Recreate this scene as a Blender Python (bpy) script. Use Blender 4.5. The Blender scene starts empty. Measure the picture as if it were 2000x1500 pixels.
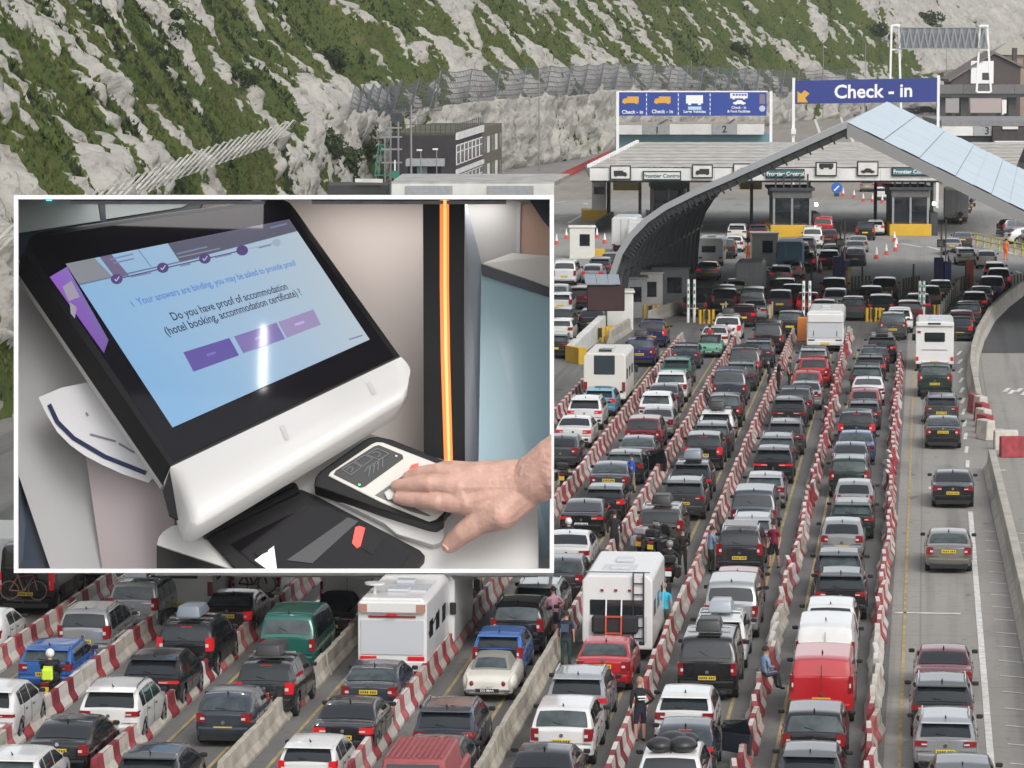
import bpy, bmesh, math, random
import numpy as np
from mathutils import Vector, Matrix
random.seed(7); RNG = np.random.default_rng(7)
R = math.radians
SC = bpy.context.scene
COL = SC.collection
# ------------------------------------------------------------------ camera
CAMZ = 21.0; F = 7500.0                       # focal length in pixels of a 2000 px wide picture
PITCH = math.atan(720/7500.0); YAW = math.atan(810*math.cos(PITCH)/7500.0)
cam_d = bpy.data.cameras.new('camera'); cam = bpy.data.objects.new('camera', cam_d); COL.objects.link(cam)
cam.location = (0, 0, CAMZ); cam.rotation_euler = (R(90)-PITCH, 0, YAW)
cam_d.sensor_width = 36.0; cam_d.lens = 36.0*F/2000.0; cam_d.clip_start = 1.0; cam_d.clip_end = 6000
SC.camera = cam
# ------------------------------------------------------------------ light
SUN_EL, SUN_AZ = R(41), R(150)                # soft, high light under thin cloud
w = bpy.data.worlds.new('World'); SC.world = w; w.use_nodes = True
wn = w.node_tree.nodes; wl = w.node_tree.links; wn.clear()
sky = wn.new('ShaderNodeTexSky'); sky.sky_type = 'NISHITA'; sky.sun_disc = False
sky.sun_elevation = SUN_EL; sky.sun_rotation = SUN_AZ; sky.air_density = 1.2; sky.dust_density = 2.5; sky.ozone_density = 0.6
hs = wn.new('ShaderNodeHueSaturation'); hs.inputs['Saturation'].default_value = 0.22
bg = wn.new('ShaderNodeBackground'); bg.inputs[1].default_value = 0.15
wo = wn.new('ShaderNodeOutputWorld')
wl.new(sky.outputs[0], hs.inputs['Color']); wl.new(hs.outputs[0], bg.inputs[0]); wl.new(bg.outputs[0], wo.inputs[0])
sd = bpy.data.lights.new('sun', 'SUN'); sd.energy = 0.6; sd.angle = R(24); sd.color = (1.0, 0.965, 0.91)
sun = bpy.data.objects.new('sun', sd); COL.objects.link(sun)
_dir = Vector((math.sin(SUN_AZ)*math.cos(SUN_EL), math.cos(SUN_AZ)*math.cos(SUN_EL), math.sin(SUN_EL)))
sun.rotation_euler = _dir.to_track_quat('Z', 'Y').to_euler(); sun.location = (0, -50, 120)
vs = SC.view_settings; vs.view_transform = 'Standard'; vs.look = 'None'; vs.gamma = 1.0; vs.use_curve_mapping = False
vs.exposure = 0.57
# ------------------------------------------------------------------ geometry helpers
CP, SP, CY, SY = math.cos(PITCH), math.sin(PITCH), math.cos(YAW), math.sin(YAW)
V_R = Vector((CY, SY, 0)); V_H = Vector((-SY, CY, 0))                 # level right / level heading of the view
V_F = V_H*CP + Vector((0, 0, -SP)); V_U = V_H*SP + Vector((0, 0, CP))
EYE = Vector((0, 0, CAMZ))
def ray(px, py): return V_F + V_R*((px-1000)/F) + V_U*((750-py)/F)
def PZ(px, py, z=0.0):                        # point of the plane at height z
    r = ray(px, py); return EYE + r*((z-CAMZ)/r.z)
def PD(px, py, d):                            # point at level distance d
    r = ray(px, py); return EYE + r*(d/r.dot(V_H))
def AX(lat, d, z=0.0):
    p = V_R*lat + V_H*d; return Vector((p.x, p.y, z))

def tag(o, label=None, cat=None, group=None, kind=None):
    if label: o['label'] = label
    if cat: o['category'] = cat
    if group: o['group'] = group
    if kind: o['kind'] = kind
    return o
def empty(name, loc, rz=0.0, label=None, cat=None, group=None):
    o = bpy.data.objects.new(name, None); COL.objects.link(o)
    o.location = loc; o.rotation_euler = (0, 0, rz); o.empty_display_size = 0.3
    return tag(o, label, cat, group)
def add(name, me, parent=None, mats=None, loc=None):
    o = bpy.data.objects.new(name, me); COL.objects.link(o)
    if parent is not None: o.parent = parent
    if loc is not None: o.location = loc
    if mats:
        for i, m in enumerate(mats):
            o.material_slots[i].link = 'OBJECT'; o.material_slots[i].material = m
    return o
def rootloc(o):
    while o.parent is not None: o = o.parent
    return Vector(o.location)

class MB:
    def __init__(s): s.v = []; s.f = []; s.m = []
    def poly(s, pts, m=0):
        n = len(s.v); s.v += [tuple(p) for p in pts]; s.f.append(tuple(range(n, n+len(pts)))); s.m.append(m); return s
    def mesh(s, v, f, m=0):
        n = len(s.v); s.v += [tuple(p) for p in v]; s.f += [tuple(i+n for i in q) for q in f]; s.m += [m]*len(f); return s
    def hexa(s, p, m=0):                       # p: 4 bottom points, 4 top points, both anticlockwise
        return s.mesh(p, [(3,2,1,0),(4,5,6,7),(0,1,5,4),(1,2,6,5),(2,3,7,6),(3,0,4,7)], m)
    def box(s, x0, x1, y0, y1, z0, z1, m=0, M=None):
        p = [Vector(q) for q in ((x0,y0,z0),(x1,y0,z0),(x1,y1,z0),(x0,y1,z0),(x0,y0,z1),(x1,y0,z1),(x1,y1,z1),(x0,y1,z1))]
        if M is not None: p = [M @ q for q in p]
        return s.hexa(p, m)
    def tube(s, p0, p1, r0, r1=None, n=8, m=0, caps=True):
        p0, p1 = Vector(p0), Vector(p1); r1 = r0 if r1 is None else r1
        a = (p1-p0).normalized(); b = a.orthogonal().normalized(); c = a.cross(b)
        ring = [(math.cos(2*math.pi*i/n), math.sin(2*math.pi*i/n)) for i in range(n)]
        v = [p0+(b*x+c*y)*r0 for x, y in ring]+[p1+(b*x+c*y)*r1 for x, y in ring]
        f = [(i, (i+1) % n, n+(i+1) % n, n+i) for i in range(n)]
        if caps: f += [tuple(range(n-1, -1, -1)), tuple(range(n, 2*n))]
        return s.mesh(v, f, m)
    def path(s, pts, r, n=6, m=0):
        for a, b in zip(pts, pts[1:]): s.tube(a, b, r, r, n, m)
        return s
    def bar(s, p0, p1, w, h=None, m=0, up=(0,0,1)):      # rectangular bar from p0 to p1
        p0, p1 = Vector(p0), Vector(p1); h = w if h is None else h
        a = (p1-p0).normalized(); u = Vector(up); sd = a.cross(u)
        if sd.length < 1e-4: sd = a.cross(Vector((0, 1, 0)))
        sd.normalize(); u = sd.cross(a).normalized()
        q = [(-w/2,-h/2),(w/2,-h/2),(w/2,h/2),(-w/2,h/2)]
        return s.hexa([p0+sd*x+u*y for x, y in q]+[p1+sd*x+u*y for x, y in q], m)
    def prism(s, pts, off, m=0, m2=None):      # polygon and its copy moved by off
        n = len(pts); a = [Vector(p) for p in pts]; b = [p+Vector(off) for p in a]
        s.mesh(a+b, [tuple(range(n))], m); k = len(s.v)-2*n
        s.f.append(tuple(range(k+2*n-1, k+n-1, -1))); s.m.append(m)
        for i in range(n):
            j = (i+1) % n; s.f.append((k+j, k+i, k+n+i, k+n+j)); s.m.append(m if m2 is None else m2)
        return s
    def grid(s, P, m=0, flip=False):           # P[i][j] points
        a, b = len(P), len(P[0]); n = len(s.v)
        for r_ in P: s.v += [tuple(q) for q in r_]
        for i in range(a-1):
            for j in range(b-1):
                q = (n+i*b+j, n+i*b+j+1, n+(i+1)*b+j+1, n+(i+1)*b+j)
                s.f.append(q[::-1] if flip else q); s.m.append(m)
        return s
    def ball(s, c, r, m=0, n=10, k=7, sq=(1,1,1)):
        c = Vector(c); P = []
        for i in range(k+1):
            t = math.pi*i/k
            P.append([c+Vector((r*sq[0]*math.sin(t)*math.cos(2*math.pi*j/n), r*sq[1]*math.sin(t)*math.sin(2*math.pi*j/n), r*sq[2]*math.cos(t))) for j in range(n+1)])
        return s.grid(P, m, True)
    def data(s, name, mats, smooth=False, bevel=0, seg=1, fix=True):
        me = bpy.data.meshes.new(name); me.from_pydata(s.v, [], s.f)
        for mt in mats: me.materials.append(mt)
        if len(mats) > 1: me.polygons.foreach_set('material_index', s.m)
        bm = bmesh.new(); bm.from_mesh(me)
        bmesh.ops.remove_doubles(bm, verts=bm.verts, dist=1e-5)
        if bevel:
            es = [e for e in bm.edges if len(e.link_faces) == 2 and e.calc_face_angle(0) > 0.6]
            bmesh.ops.bevel(bm, geom=es, offset=bevel, segments=seg, affect='EDGES', profile=0.6)
        if fix: bmesh.ops.recalc_face_normals(bm, faces=bm.faces)
        bm.to_mesh(me); bm.free()
        if smooth is not False:
            me.polygons.foreach_set('use_smooth', [True]*len(me.polygons))
            if smooth is not True:
                try: me.set_sharp_from_angle(angle=R(smooth))
                except Exception: pass
        me.update(); return me
    def build(s, name, mats, parent=None, smooth=False, bevel=0, world=False, seg=1, fix=True):
        if not isinstance(mats, (list, tuple)): mats = [mats]
        if world and parent is not None:
            L = rootloc(parent); s.v = [(a-L.x, b-L.y, c-L.z) for a, b, c in s.v]
        return add(name, s.data(name, mats, smooth, bevel, seg, fix), parent)

# ------------------------------------------------------------------ materials
MATS = {}
def mat(name, col, rough=0.6, metal=0.0, var=0.0, scale=3.0, bump=0.0, bscale=20.0, coat=0.0, emit=None, estr=1.0, spec=0.5, dirt=0.0):
    if name in MATS: return MATS[name]
    m = bpy.data.materials.new(name); m.use_nodes = True; MATS[name] = m
    n = m.node_tree.nodes; l = m.node_tree.links; b = n['Principled BSDF']
    b.inputs['Base Color'].default_value = (*col, 1); b.inputs['Roughness'].default_value = rough
    b.inputs['Metallic'].default_value = metal; b.inputs['Coat Weight'].default_value = coat
    b.inputs['Coat Roughness'].default_value = 0.06; b.inputs['Specular IOR Level'].default_value = spec
    m.diffuse_color = (*col, 1)
    if emit:
        b.inputs['Emission Color'].default_value = (*emit, 1); b.inputs['Emission Strength'].default_value = estr
    if var or bump or dirt:
        tc = n.new('ShaderNodeTexCoord')
    if var:
        nz = n.new('ShaderNodeTexNoise'); nz.inputs['Scale'].default_value = scale; nz.inputs['Detail'].default_value = 6
        l.new(tc.outputs['Object'], nz.inputs['Vector'])
        rp = n.new('ShaderNodeMapRange'); rp.inputs[1].default_value = 0.3; rp.inputs[2].default_value = 0.7
        rp.inputs[3].default_value = 1-var; rp.inputs[4].default_value = 1+var
        l.new(nz.outputs[0], rp.inputs[0])
        mx = n.new('ShaderNodeVectorMath'); mx.operation = 'SCALE'; mx.inputs[0].default_value = col
        l.new(rp.outputs[0], mx.inputs['Scale']); l.new(mx.outputs[0], b.inputs['Base Color'])
    if bump:
        nb = n.new('ShaderNodeTexNoise'); nb.inputs['Scale'].default_value = bscale; nb.inputs['Detail'].default_value = 5
        l.new(tc.outputs['Object'], nb.inputs['Vector'])
        bp = n.new('ShaderNodeBump'); bp.inputs['Strength'].default_value = bump; bp.inputs['Distance'].default_value = 0.05
        l.new(nb.outputs[0], bp.inputs['Height']); l.new(bp.outputs[0], b.inputs['Normal'])
    return m
def paint(name, col, metal=0.0):
    return mat('paint_'+name, col, rough=0.26, metal=metal, coat=0.7, var=0.06, scale=1.2)

GLASS = mat('dark_glass', (0.012, 0.016, 0.019), rough=0.06, coat=0.3, spec=0.6)
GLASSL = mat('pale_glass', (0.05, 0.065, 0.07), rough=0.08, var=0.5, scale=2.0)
BLACK = mat('black_plastic', (0.012, 0.012, 0.013), rough=0.5)
TYRE = mat('tyre_rubber', (0.012, 0.012, 0.012), rough=0.85)
RIM = mat('rim_alloy', (0.32, 0.33, 0.34), rough=0.35, metal=0.7)
LAMP = mat('lamp_red', (0.22, 0.008, 0.012), rough=0.2, coat=0.4)
LAMPON = mat('lamp_red_lit', (0.4, 0.01, 0.015), rough=0.2, emit=(1.0, 0.03, 0.04), estr=0.14)
LAMPW = mat('lamp_clear', (0.55, 0.5, 0.5), rough=0.15)
PLATEY = mat('plate_yellow', (0.62, 0.44, 0.03), rough=0.5)
PLATEW = mat('plate_white', (0.7, 0.7, 0.7), rough=0.5)
CHROME = mat('chrome', (0.55, 0.55, 0.56), rough=0.15, metal=0.9)
WHITE = mat('white_paint', (0.75, 0.75, 0.74), rough=0.5, var=0.05, scale=1.0)
WHITED = mat('white_weathered', (0.6, 0.59, 0.56), rough=0.7, var=0.16, scale=0.7)
STEEL = mat('grey_steel', (0.28, 0.29, 0.3), rough=0.45, metal=0.5, var=0.12)
DSTEEL = mat('dark_steel', (0.045, 0.05, 0.055), rough=0.5, metal=0.3, var=0.2)
YELLOW = mat('yellow_paint', (0.6, 0.36, 0.02), rough=0.55, var=0.15, scale=0.6)
CONC = mat('concrete', (0.33, 0.315, 0.29), rough=0.9, var=0.22, scale=0.9, bump=0.5, bscale=6)
ORANGE = mat('orange_hi_vis', (0.85, 0.16, 0.02), rough=0.6)
HIVIS = mat('yellow_hi_vis', (0.55, 0.75, 0.04), rough=0.6)
NAVY = mat('navy_paint', (0.008, 0.022, 0.13), rough=0.45)

def text_mesh(s, size=1.0, align='CENTER', bold=0.0):
    c = bpy.data.curves.new('lettering', 'FONT'); c.body = s; c.size = size; c.align_x = align; c.align_y = 'CENTER'
    c.offset = bold*size; c.resolution_u = 3
    o = bpy.data.objects.new('lettering', c); COL.objects.link(o)
    dg = bpy.context.evaluated_depsgraph_get(); me = bpy.data.meshes.new_from_object(o.evaluated_get(dg))
    v = [tuple(q.co) for q in me.vertices]; f = [tuple(p.vertices) for p in me.polygons]
    bpy.data.objects.remove(o); bpy.data.curves.remove(c); bpy.data.meshes.remove(me)
    return v, f
def text_on(name, s, size, O, U, W, m, parent, world=False, off=0.012, align='CENTER', bold=0.02):
    """flat lettering at O, along U, up W, lifted off the surface"""
    U = Vector(U).normalized(); W = Vector(W).normalized(); N = U.cross(W)
    v, f = text_mesh(s, size, align, bold); mb = MB()
    mb.mesh([Vector(O)+U*x+W*y+N*off for x, y, z in v], f)
    return mb.build(name, m, parent, world=world, fix=False)

# value noise for terrain
def vnoise(x, y, seed=0):
    xi = np.floor(x).astype(np.int64); yi = np.floor(y).astype(np.int64); xf = x-xi; yf = y-yi
    def h(a, b):
        n = (a*374761393 + b*668265263 + seed*974711) & 0x7fffffff
        n = ((n ^ (n >> 13))*1274126177) & 0x7fffffff
        return ((n ^ (n >> 16)) & 0xffff)/65535.0
    u = xf*xf*(3-2*xf); v = yf*yf*(3-2*yf)
    return (h(xi, yi)*(1-u)+h(xi+1, yi)*u)*(1-v)+(h(xi, yi+1)*(1-u)+h(xi+1, yi+1)*u)*v
def fbm(x, y, o=4, seed=0):
    t = 0; a = 0.5; s = 0
    for i in range(o):
        t = t+a*vnoise(x*2**i+17.3*i, y*2**i+9.1*i, seed+i); s += a; a *= 0.5
    return t/s
# ================================================================== ground
def ground_mat(name, c1, c2, joint=0.0, streak=0.0, jx=3.5, jy=5.0):
    m = bpy.data.materials.new(name); m.use_nodes = True
    n = m.node_tree.nodes; l = m.node_tree.links; b = n['Principled BSDF']; b.inputs['Roughness'].default_value = 0.92
    b.inputs['Specular IOR Level'].default_value = 0.3
    g = n.new('ShaderNodeNewGeometry')
    def noise(sx, sy, scale, det, lo, hi):
        mp = n.new('ShaderNodeMapping'); mp.inputs['Scale'].default_value = (sx, sy, 1); l.new(g.outputs['Position'], mp.inputs[0])
        z = n.new('ShaderNodeTexNoise'); z.inputs['Scale'].default_value = scale; z.inputs['Detail'].default_value = det
        l.new(mp.outputs[0], z.inputs['Vector'])
        r = n.new('ShaderNodeMapRange'); r.inputs[1].default_value = lo; r.inputs[2].default_value = hi; l.new(z.outputs[0], r.inputs[0])
        return r.outputs[0]
    def mixc(fac, a, b2):
        x = n.new('ShaderNodeMix'); x.data_type = 'RGBA'
        if isinstance(fac, float): x.inputs[0].default_value = fac
        else: l.new(fac, x.inputs[0])
        for s_, q in ((6, a), (7, b2)):
            if isinstance(q, tuple): x.inputs[s_].default_value = (*q, 1)
            else: l.new(q, x.inputs[s_])
        return x.outputs[2]
    base = mixc(noise(1, 0.35, 0.16, 8, 0.3, 0.7), c1, c2)
    def scale(c, fac, lo):
        r = n.new('ShaderNodeMapRange'); r.inputs[3].default_value = 1; r.inputs[4].default_value = lo; l.new(fac, r.inputs[0])
        v = n.new('ShaderNodeVectorMath'); v.operation = 'SCALE'; l.new(c, v.inputs[0]); l.new(r.outputs[0], v.inputs['Scale']); return v.outputs[0]
    base = scale(base, noise(1, 1, 2.2, 6, 0.55, 0.75), 0.8)
    if streak: base = scale(base, noise(1.1, 0.02, 1.0, 4, 0.5, 0.68), 1-streak)
    base = scale(base, noise(1, 0.5, 0.9, 3, 0.66, 0.74), 0.6); base = scale(base, noise(1, 0.25, 0.35, 5, 0.6, 0.7), 0.78)       # oil drips
    if joint:
        sx = n.new('ShaderNodeSeparateXYZ'); l.new(g.outputs['Position'], sx.inputs[0])
        def lines(o, step):
            d = n.new('ShaderNodeMath'); d.operation = 'PINGPONG'; d.inputs[1].default_value = step/2; l.new(o, d.inputs[0])
            c = n.new('ShaderNodeMath'); c.operation = 'LESS_THAN'; c.inputs[1].default_value = 0.035; l.new(d.outputs[0], c.inputs[0]); return c.outputs[0]
        base = scale(base, lines(sx.outputs[1], jy), 1-joint); base = scale(base, lines(sx.outputs[0], jx), 1-joint)
    l.new(base, b.inputs['Base Color'])
    nb = n.new('ShaderNodeTexNoise'); nb.inputs['Scale'].default_value = 12; nb.inputs['Detail'].default_value = 4; l.new(g.outputs['Position'], nb.inputs['Vector'])
    bp = n.new('ShaderNodeBump'); bp.inputs['Strength'].default_value = 0.3; bp.inputs['Distance'].default_value = 0.02
    l.new(nb.outputs[0], bp.inputs['Height']); l.new(bp.outputs[0], b.inputs['Normal'])
    return m
G_BASE = ground_mat('ground_concrete', (0.19, 0.182, 0.17), (0.25, 0.238, 0.22), 0.15, 0.15, 5, 8)
G_ASPH = ground_mat('lane_asphalt', (0.125, 0.122, 0.117), (0.185, 0.181, 0.173), 0, 0.38)
G_CONC = ground_mat('lane_concrete', (0.245, 0.234, 0.214), (0.30, 0.286, 0.262), 0.25, 0.3, 3.5, 5)
G_APRON = ground_mat('apron_concrete', (0.255, 0.25, 0.24), (0.325, 0.317, 0.305), 0.1, 0.1, 6, 6)
G_BEIGE = ground_mat('road_beige', (0.23, 0.205, 0.178), (0.29, 0.26, 0.228), 0, 0.1)
G_DARK = ground_mat('road_dark', (0.05, 0.05, 0.052), (0.085, 0.085, 0.085), 0, 0.25)

def sheet(name, pts, z, m, label=None):
    mb = MB(); mb.poly([(p[0], p[1], z) for p in pts]); o = mb.build(name, m, fix=False)
    if o.data.polygons[0].normal.z < 0: o.data.flip_normals()
    return tag(o, label, kind='structure')
g = MB(); n_ = 24
g.grid([[(-700+1400*i/n_, -250+1900*j/n_, 0) for j in range(n_+1)] for i in range(n_+1)])
tag(g.build('ground', G_BASE, fix=True), 'grey concrete ground of the ferry port', kind='structure')
if bpy.data.objects['ground'].data.polygons[0].normal.z < 0: bpy.data.objects['ground'].data.flip_normals()
LX = lambda k: -1.37-3.52*k                    # lateral position of barrier line k
sheet('queue_road', [(-46, 30), (-1.0, 30), (-1.0, 262), (3, 300), (-25, 300), (-46, 262)], 0.004, G_ASPH, 'dark asphalt under the waiting lanes')
sheet('open_lane', [(-1.0, 30), (14, 30), (14, 300), (3, 300), (-1.0, 262)], 0.008, G_CONC, 'pale slabbed concrete of the open lane')
sheet('check_apron', [tuple(AX(a, b).xy) for a, b in ((-30, 296), (70, 296), (70, 440), (-12, 440))], 0.012, G_APRON, 'grey apron in front of the control booths')
sheet('far_road', [tuple(AX(a, b).xy) for a, b in ((-6, 440.2), (75, 440.2), (130, 880), (66, 790), (20, 612))], 0.016, G_BEIGE, 'beige asphalt beyond the control booths')
sheet('bypass_road', [tuple(PZ(x, y).xy) for x, y in ((1902, 690), (1925, 640), (1960, 600), (2010, 560), (2300, 560), (2300, 690))], 0.02, G_DARK, 'dark resurfaced road behind the concrete barrier')

MWHITE = mat('marking_white', (0.6, 0.59, 0.56), rough=0.8, var=0.25, scale=2.5)
MYEL = mat('marking_yellow', (0.34, 0.26, 0.12), rough=0.8, var=0.3, scale=1.5)
def strip(mb, x0, y0, x1, y1, wd, z=0.024):
    a = Vector((x0, y0, z)); b = Vector((x1, y1, z)); s = (b-a).normalized().cross(Vector((0, 0, 1)))*wd/2
    mb.poly([a+s, b+s, b-s, a-s][::-1])
mk = MB()
for k in range(9):
    y1 = 240 if k < 5 else 200
    for dx in (-0.82, 0.82):
        if k == 0 and dx > 0 or k > 0: strip(mk, LX(k)+dx, 70, LX(k)+dx, y1, 0.11)
tag(mk.build('yellow_lines', MYEL, fix=False), 'faded yellow lines along the barriers', kind='structure')
mk = MB(); strip(mk, 1.98, 60, 2.06, 163, 0.2)
for y in range(167, 240, 6): strip(mk, 2.1, y, 2.1+0.004*(y-167), y+3, 0.17)
for i in range(22): strip(mk, 2.55, 96+i*2.9, 7.5, 94.0+i*2.9, 0.11)
for x, y, x2, y2 in ((3.2, 178, 3.9, 178.2), (3.2, 196, 4.1, 196)): strip(mk, x, y, x2, y2, 0.3)
strip(mk, 0.3, 171, 0.55, 171, 0.9); strip(mk, -0.9, 134.8, 1.4, 134.8, 0.25)
p = [PZ(*q) for q in ((1965, 766), (1975, 770), (1990, 766), (2000, 772))]
for q in p: strip(mk, q.x-0.1, q.y, q.x+0.2, q.y+2.2, 0.25)
def lines_px(lst, wd, z=0.024):
    for a, b in lst:
        A, B = PZ(*a), PZ(*b); strip(mk, A.x, A.y, B.x, B.y, wd, z)
lines_px([((1110, 436), (1140, 418)), ((1093, 447), (1125, 446)), ((1130, 446), (1153, 446)), ((1140, 456), (1160, 459)), ((1090, 424), (1110, 423)), ((1140, 397), (1148, 399)),
          ((1760, 476), (1800, 483)), ((1812, 482), (1835, 488)), ((1958, 490), (1985, 498)), ((1984, 529), (2006, 541)), ((1083, 396), (1105, 394))], 0.35)
lines_px([((1583, 208), (1602, 262)), ((1635, 208), (1646, 240)), ((1658, 258), (1672, 290)), ((1697, 206), (1698, 222)), ((1330, 440), (1440, 437))], 0.5)
tag(mk.build('white_lines', MWHITE, fix=False), 'white lane lines and hatching painted on the road', kind='structure')

# ================================================================== cliff
BASE = [(-40, 60), (-30, 140), (-26.5, 197), (-25, 300), (-21, 410), (-14, 480), (-3, 518), (8, 560), (17, 606), (56, 768), (95, 851), (125, 926), (230, 1050)]
def curve(pts, step):
    P = np.array(pts, float); seg = np.linalg.norm(np.diff(P, axis=0), axis=1); t = np.r_[0, np.cumsum(seg)]
    tt = [0.0]
    while tt[-1] < t[-1]:
        d = np.interp(tt[-1], t, P[:, 1]); tt.append(tt[-1]+step(d))
    tt = np.array(tt); ker = np.ones(15)/15
    X = np.interp(tt, t, P[:, 0]); Y = np.interp(tt, t, P[:, 1])
    pad = lambda a: np.convolve(np.r_[a[0]*2-a[7:0:-1], a, a[-1]*2-a[-2:-9:-1]], ker, 'valid')
    return tt, pad(X), pad(Y)
T, BX, BY = curve(BASE, lambda d: 1.5 if d < 185 else 0.42 if d < 420 else 0.6 if d < 620 else 0.9)
TX = np.gradient(BX, T); TY = np.gradient(BY, T); L_ = np.hypot(TX, TY); NX, NY = TY/L_, -TX/L_      # towards the road
HW = np.interp(BY, [0, 197, 500, 606, 768, 930], [8.7, 8.7, 9.3, 9.0, 5.5, 5.0])
HH = np.r_[np.arange(0, 26.5, 0.24), np.arange(27, 60, 2.2)]
s, h = np.meshgrid(T, HH, indexing='ij'); hw = HW[:, None]
back = np.where(h < hw, h*0.22, hw*0.22+(h-hw)*0.82)
# chalk shows through the turf in patches drawn out down the slope
q = s/1.0-h*0.15+1.6*(fbm(s/6.0, h/6.0, 3, 91)-0.5)*6
n1 = fbm(q/5.4, h/5.2, 5, 3); n2 = fbm(q/1.5, h/3.2, 4, 11); n3 = fbm(q/20.0, h/12.0, 3, 29)
dist = BY[:, None]+0*h
th = np.interp(dist, [0, 197, 330, 480, 560, 900], [0.580, 0.580, 0.606, 0.612, 0.598, 0.598])
raw = 0.44*n1+0.42*n2+0.34*(n3-0.5)+0.07-th
raw += 0.10*np.exp(-((h-hw-1.5)/2.2)**2)*np.where(dist > 420, 1.0, 0.4)
raw += np.where(h < hw, np.interp(dist, [0, 300, 420, 520, 900], [0.03, 0.03, 0.05, 0.25, 0.25]), 0)
raw += np.interp(BX[:, None]/BY[:, None]*7500+1000+0*h, [1780, 1900, 3000], [0, 0.3, 0.3])*(h > hw+3)
raw += 0.10*np.exp(-((s-T[np.searchsorted(BY, 225)])/14)**2-((h-15)/6)**2)
chalk = np.clip((raw+0.012)/0.03, 0, 1)
n4 = fbm(s/0.9, h/1.3, 4, 51); rg = 1-np.abs(2*fbm(s/2.6+0.4*h, h/4.5, 4, 63)-1)*2.2; rg2 = 1-np.abs(2*fbm(s/1.1, h/2.0, 3, 64)-1)*2.2; n5 = fbm(s/4.0, h/4.0, 4, 77)
steps = np.abs(((h+1.5*n5)/2.3) % 1-0.5)*2
out = chalk*(0.35+1.5*np.clip(raw*6, 0, 1)+0.35*(n4-0.5)+0.2*steps-0.6*np.clip(rg, 0, 1)**4-0.2*np.clip(rg2, 0, 1)**4)+(1-chalk)*(0.55*(n5-0.5)+0.35*(n4-0.5))+2.2*(n3-0.5)+1.6*(n1-0.5)
fade = np.clip((h+0.2)/0.8, 0, 1); out = out*fade
X = BX[:, None]+NX[:, None]*(out*0.8-back); Y = BY[:, None]+NY[:, None]*(out*0.8-back); Z = h-0.3+0.35*out*fade
WX = V_R.x*X+V_H.x*Y; WY = V_R.y*X+V_H.y*Y
a_, b_ = s.shape
me = bpy.data.meshes.new('cliff')
idx = np.arange(a_*b_).reshape(a_, b_)
quads = np.stack([idx[:-1, :-1], idx[:-1, 1:], idx[1:, 1:], idx[1:, :-1]], -1).reshape(-1, 4)
me.from_pydata(np.stack([WX, WY, Z], -1).reshape(-1, 3).tolist(), [], quads.tolist())
me.polygons.foreach_set('use_smooth', [True]*len(me.polygons))
at = me.attributes.new('chalk', 'FLOAT', 'POINT'); at.data.foreach_set('value', chalk.astype(np.float32).ravel())
cm = bpy.data.materials.new('cliff_turf_and_chalk'); cm.use_nodes = True
n = cm.node_tree.nodes; l = cm.node_tree.links; b = n['Principled BSDF']; b.inputs['Roughness'].default_value = 0.95; b.inputs['Specular IOR Level'].default_value = 0.1
ge = n.new('ShaderNodeNewGeometry'); an = n.new('ShaderNodeAttribute'); an.attribute_name = 'chalk'
def nz(sc, det=6, lo=0.3, hi=0.7, vec=None, rough=0.6):
    z = n.new('ShaderNodeTexNoise'); z.inputs['Scale'].default_value = sc; z.inputs['Detail'].default_value = det; z.inputs['Roughness'].default_value = rough
    l.new(ge.outputs['Position'], z.inputs['Vector']); r = n.new('ShaderNodeMapRange'); r.inputs[1].default_value = lo; r.inputs[2].default_value = hi
    l.new(z.outputs[0], r.inputs[0]); return r.outputs[0]
def mx(f, A, B):
    x = n.new('ShaderNodeMix'); x.data_type = 'RGBA'; l.new(f, x.inputs[0])
    for i, q_ in ((6, A), (7, B)):
        if isinstance(q_, tuple): x.inputs[i].default_value = (*q_, 1)
        else: l.new(q_, x.inputs[i])
    return x.outputs[2]
turf = mx(nz(0.16), (0.040, 0.064, 0.016), (0.088, 0.102, 0.028)); turf = mx(nz(0.7, 5, 0.55, 0.75), turf, (0.03, 0.038, 0.02)); turf = mx(nz(0.35, 4, 0.58, 0.75), turf, (0.12, 0.105, 0.05))
chk = mx(nz(0.35), (0.41, 0.39, 0.35), (0.28, 0.27, 0.25)); chk = mx(nz(1.1, 7, 0.57, 0.73), chk, (0.17, 0.16, 0.14)); chk = mx(nz(0.22, 5, 0.6, 0.75), chk, (0.2, 0.17, 0.12))
sub = n.new('ShaderNodeMath'); sub.operation = 'ADD'; l.new(an.outputs['Fac'], sub.inputs[0])
mm = n.new('ShaderNodeMapRange'); mm.inputs[1].default_value = 0.3; mm.inputs[2].default_value = 0.7; mm.inputs[3].default_value = -0.45; mm.inputs[4].default_value = 0.45
zz = n.new('ShaderNodeTexNoise'); zz.inputs['Scale'].default_value = 1.1; zz.inputs['Detail'].default_value = 7; l.new(ge.outputs['Position'], zz.inputs['Vector']); l.new(zz.outputs[0], mm.inputs[0]); l.new(mm.outputs[0], sub.inputs[1])
th_ = n.new('ShaderNodeMapRange'); th_.inputs[1].default_value = 0.42; th_.inputs[2].default_value = 0.58; l.new(sub.outputs[0], th_.inputs[0])
l.new(mx(th_.outputs[0], turf, chk), b.inputs['Base Color'])
zb_ = n.new('ShaderNodeTexNoise'); zb_.inputs['Scale'].default_value = 1.4; zb_.inputs['Detail'].default_value = 8; l.new(ge.outputs['Position'], zb_.inputs['Vector'])
bp = n.new('ShaderNodeBump'); bp.inputs['Strength'].default_value = 0.8; bp.inputs['Distance'].default_value = 0.4; l.new(zb_.outputs[0], bp.inputs['Height']); l.new(bp.outputs[0], b.inputs['Normal'])
me.materials.append(cm); me.update()
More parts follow.
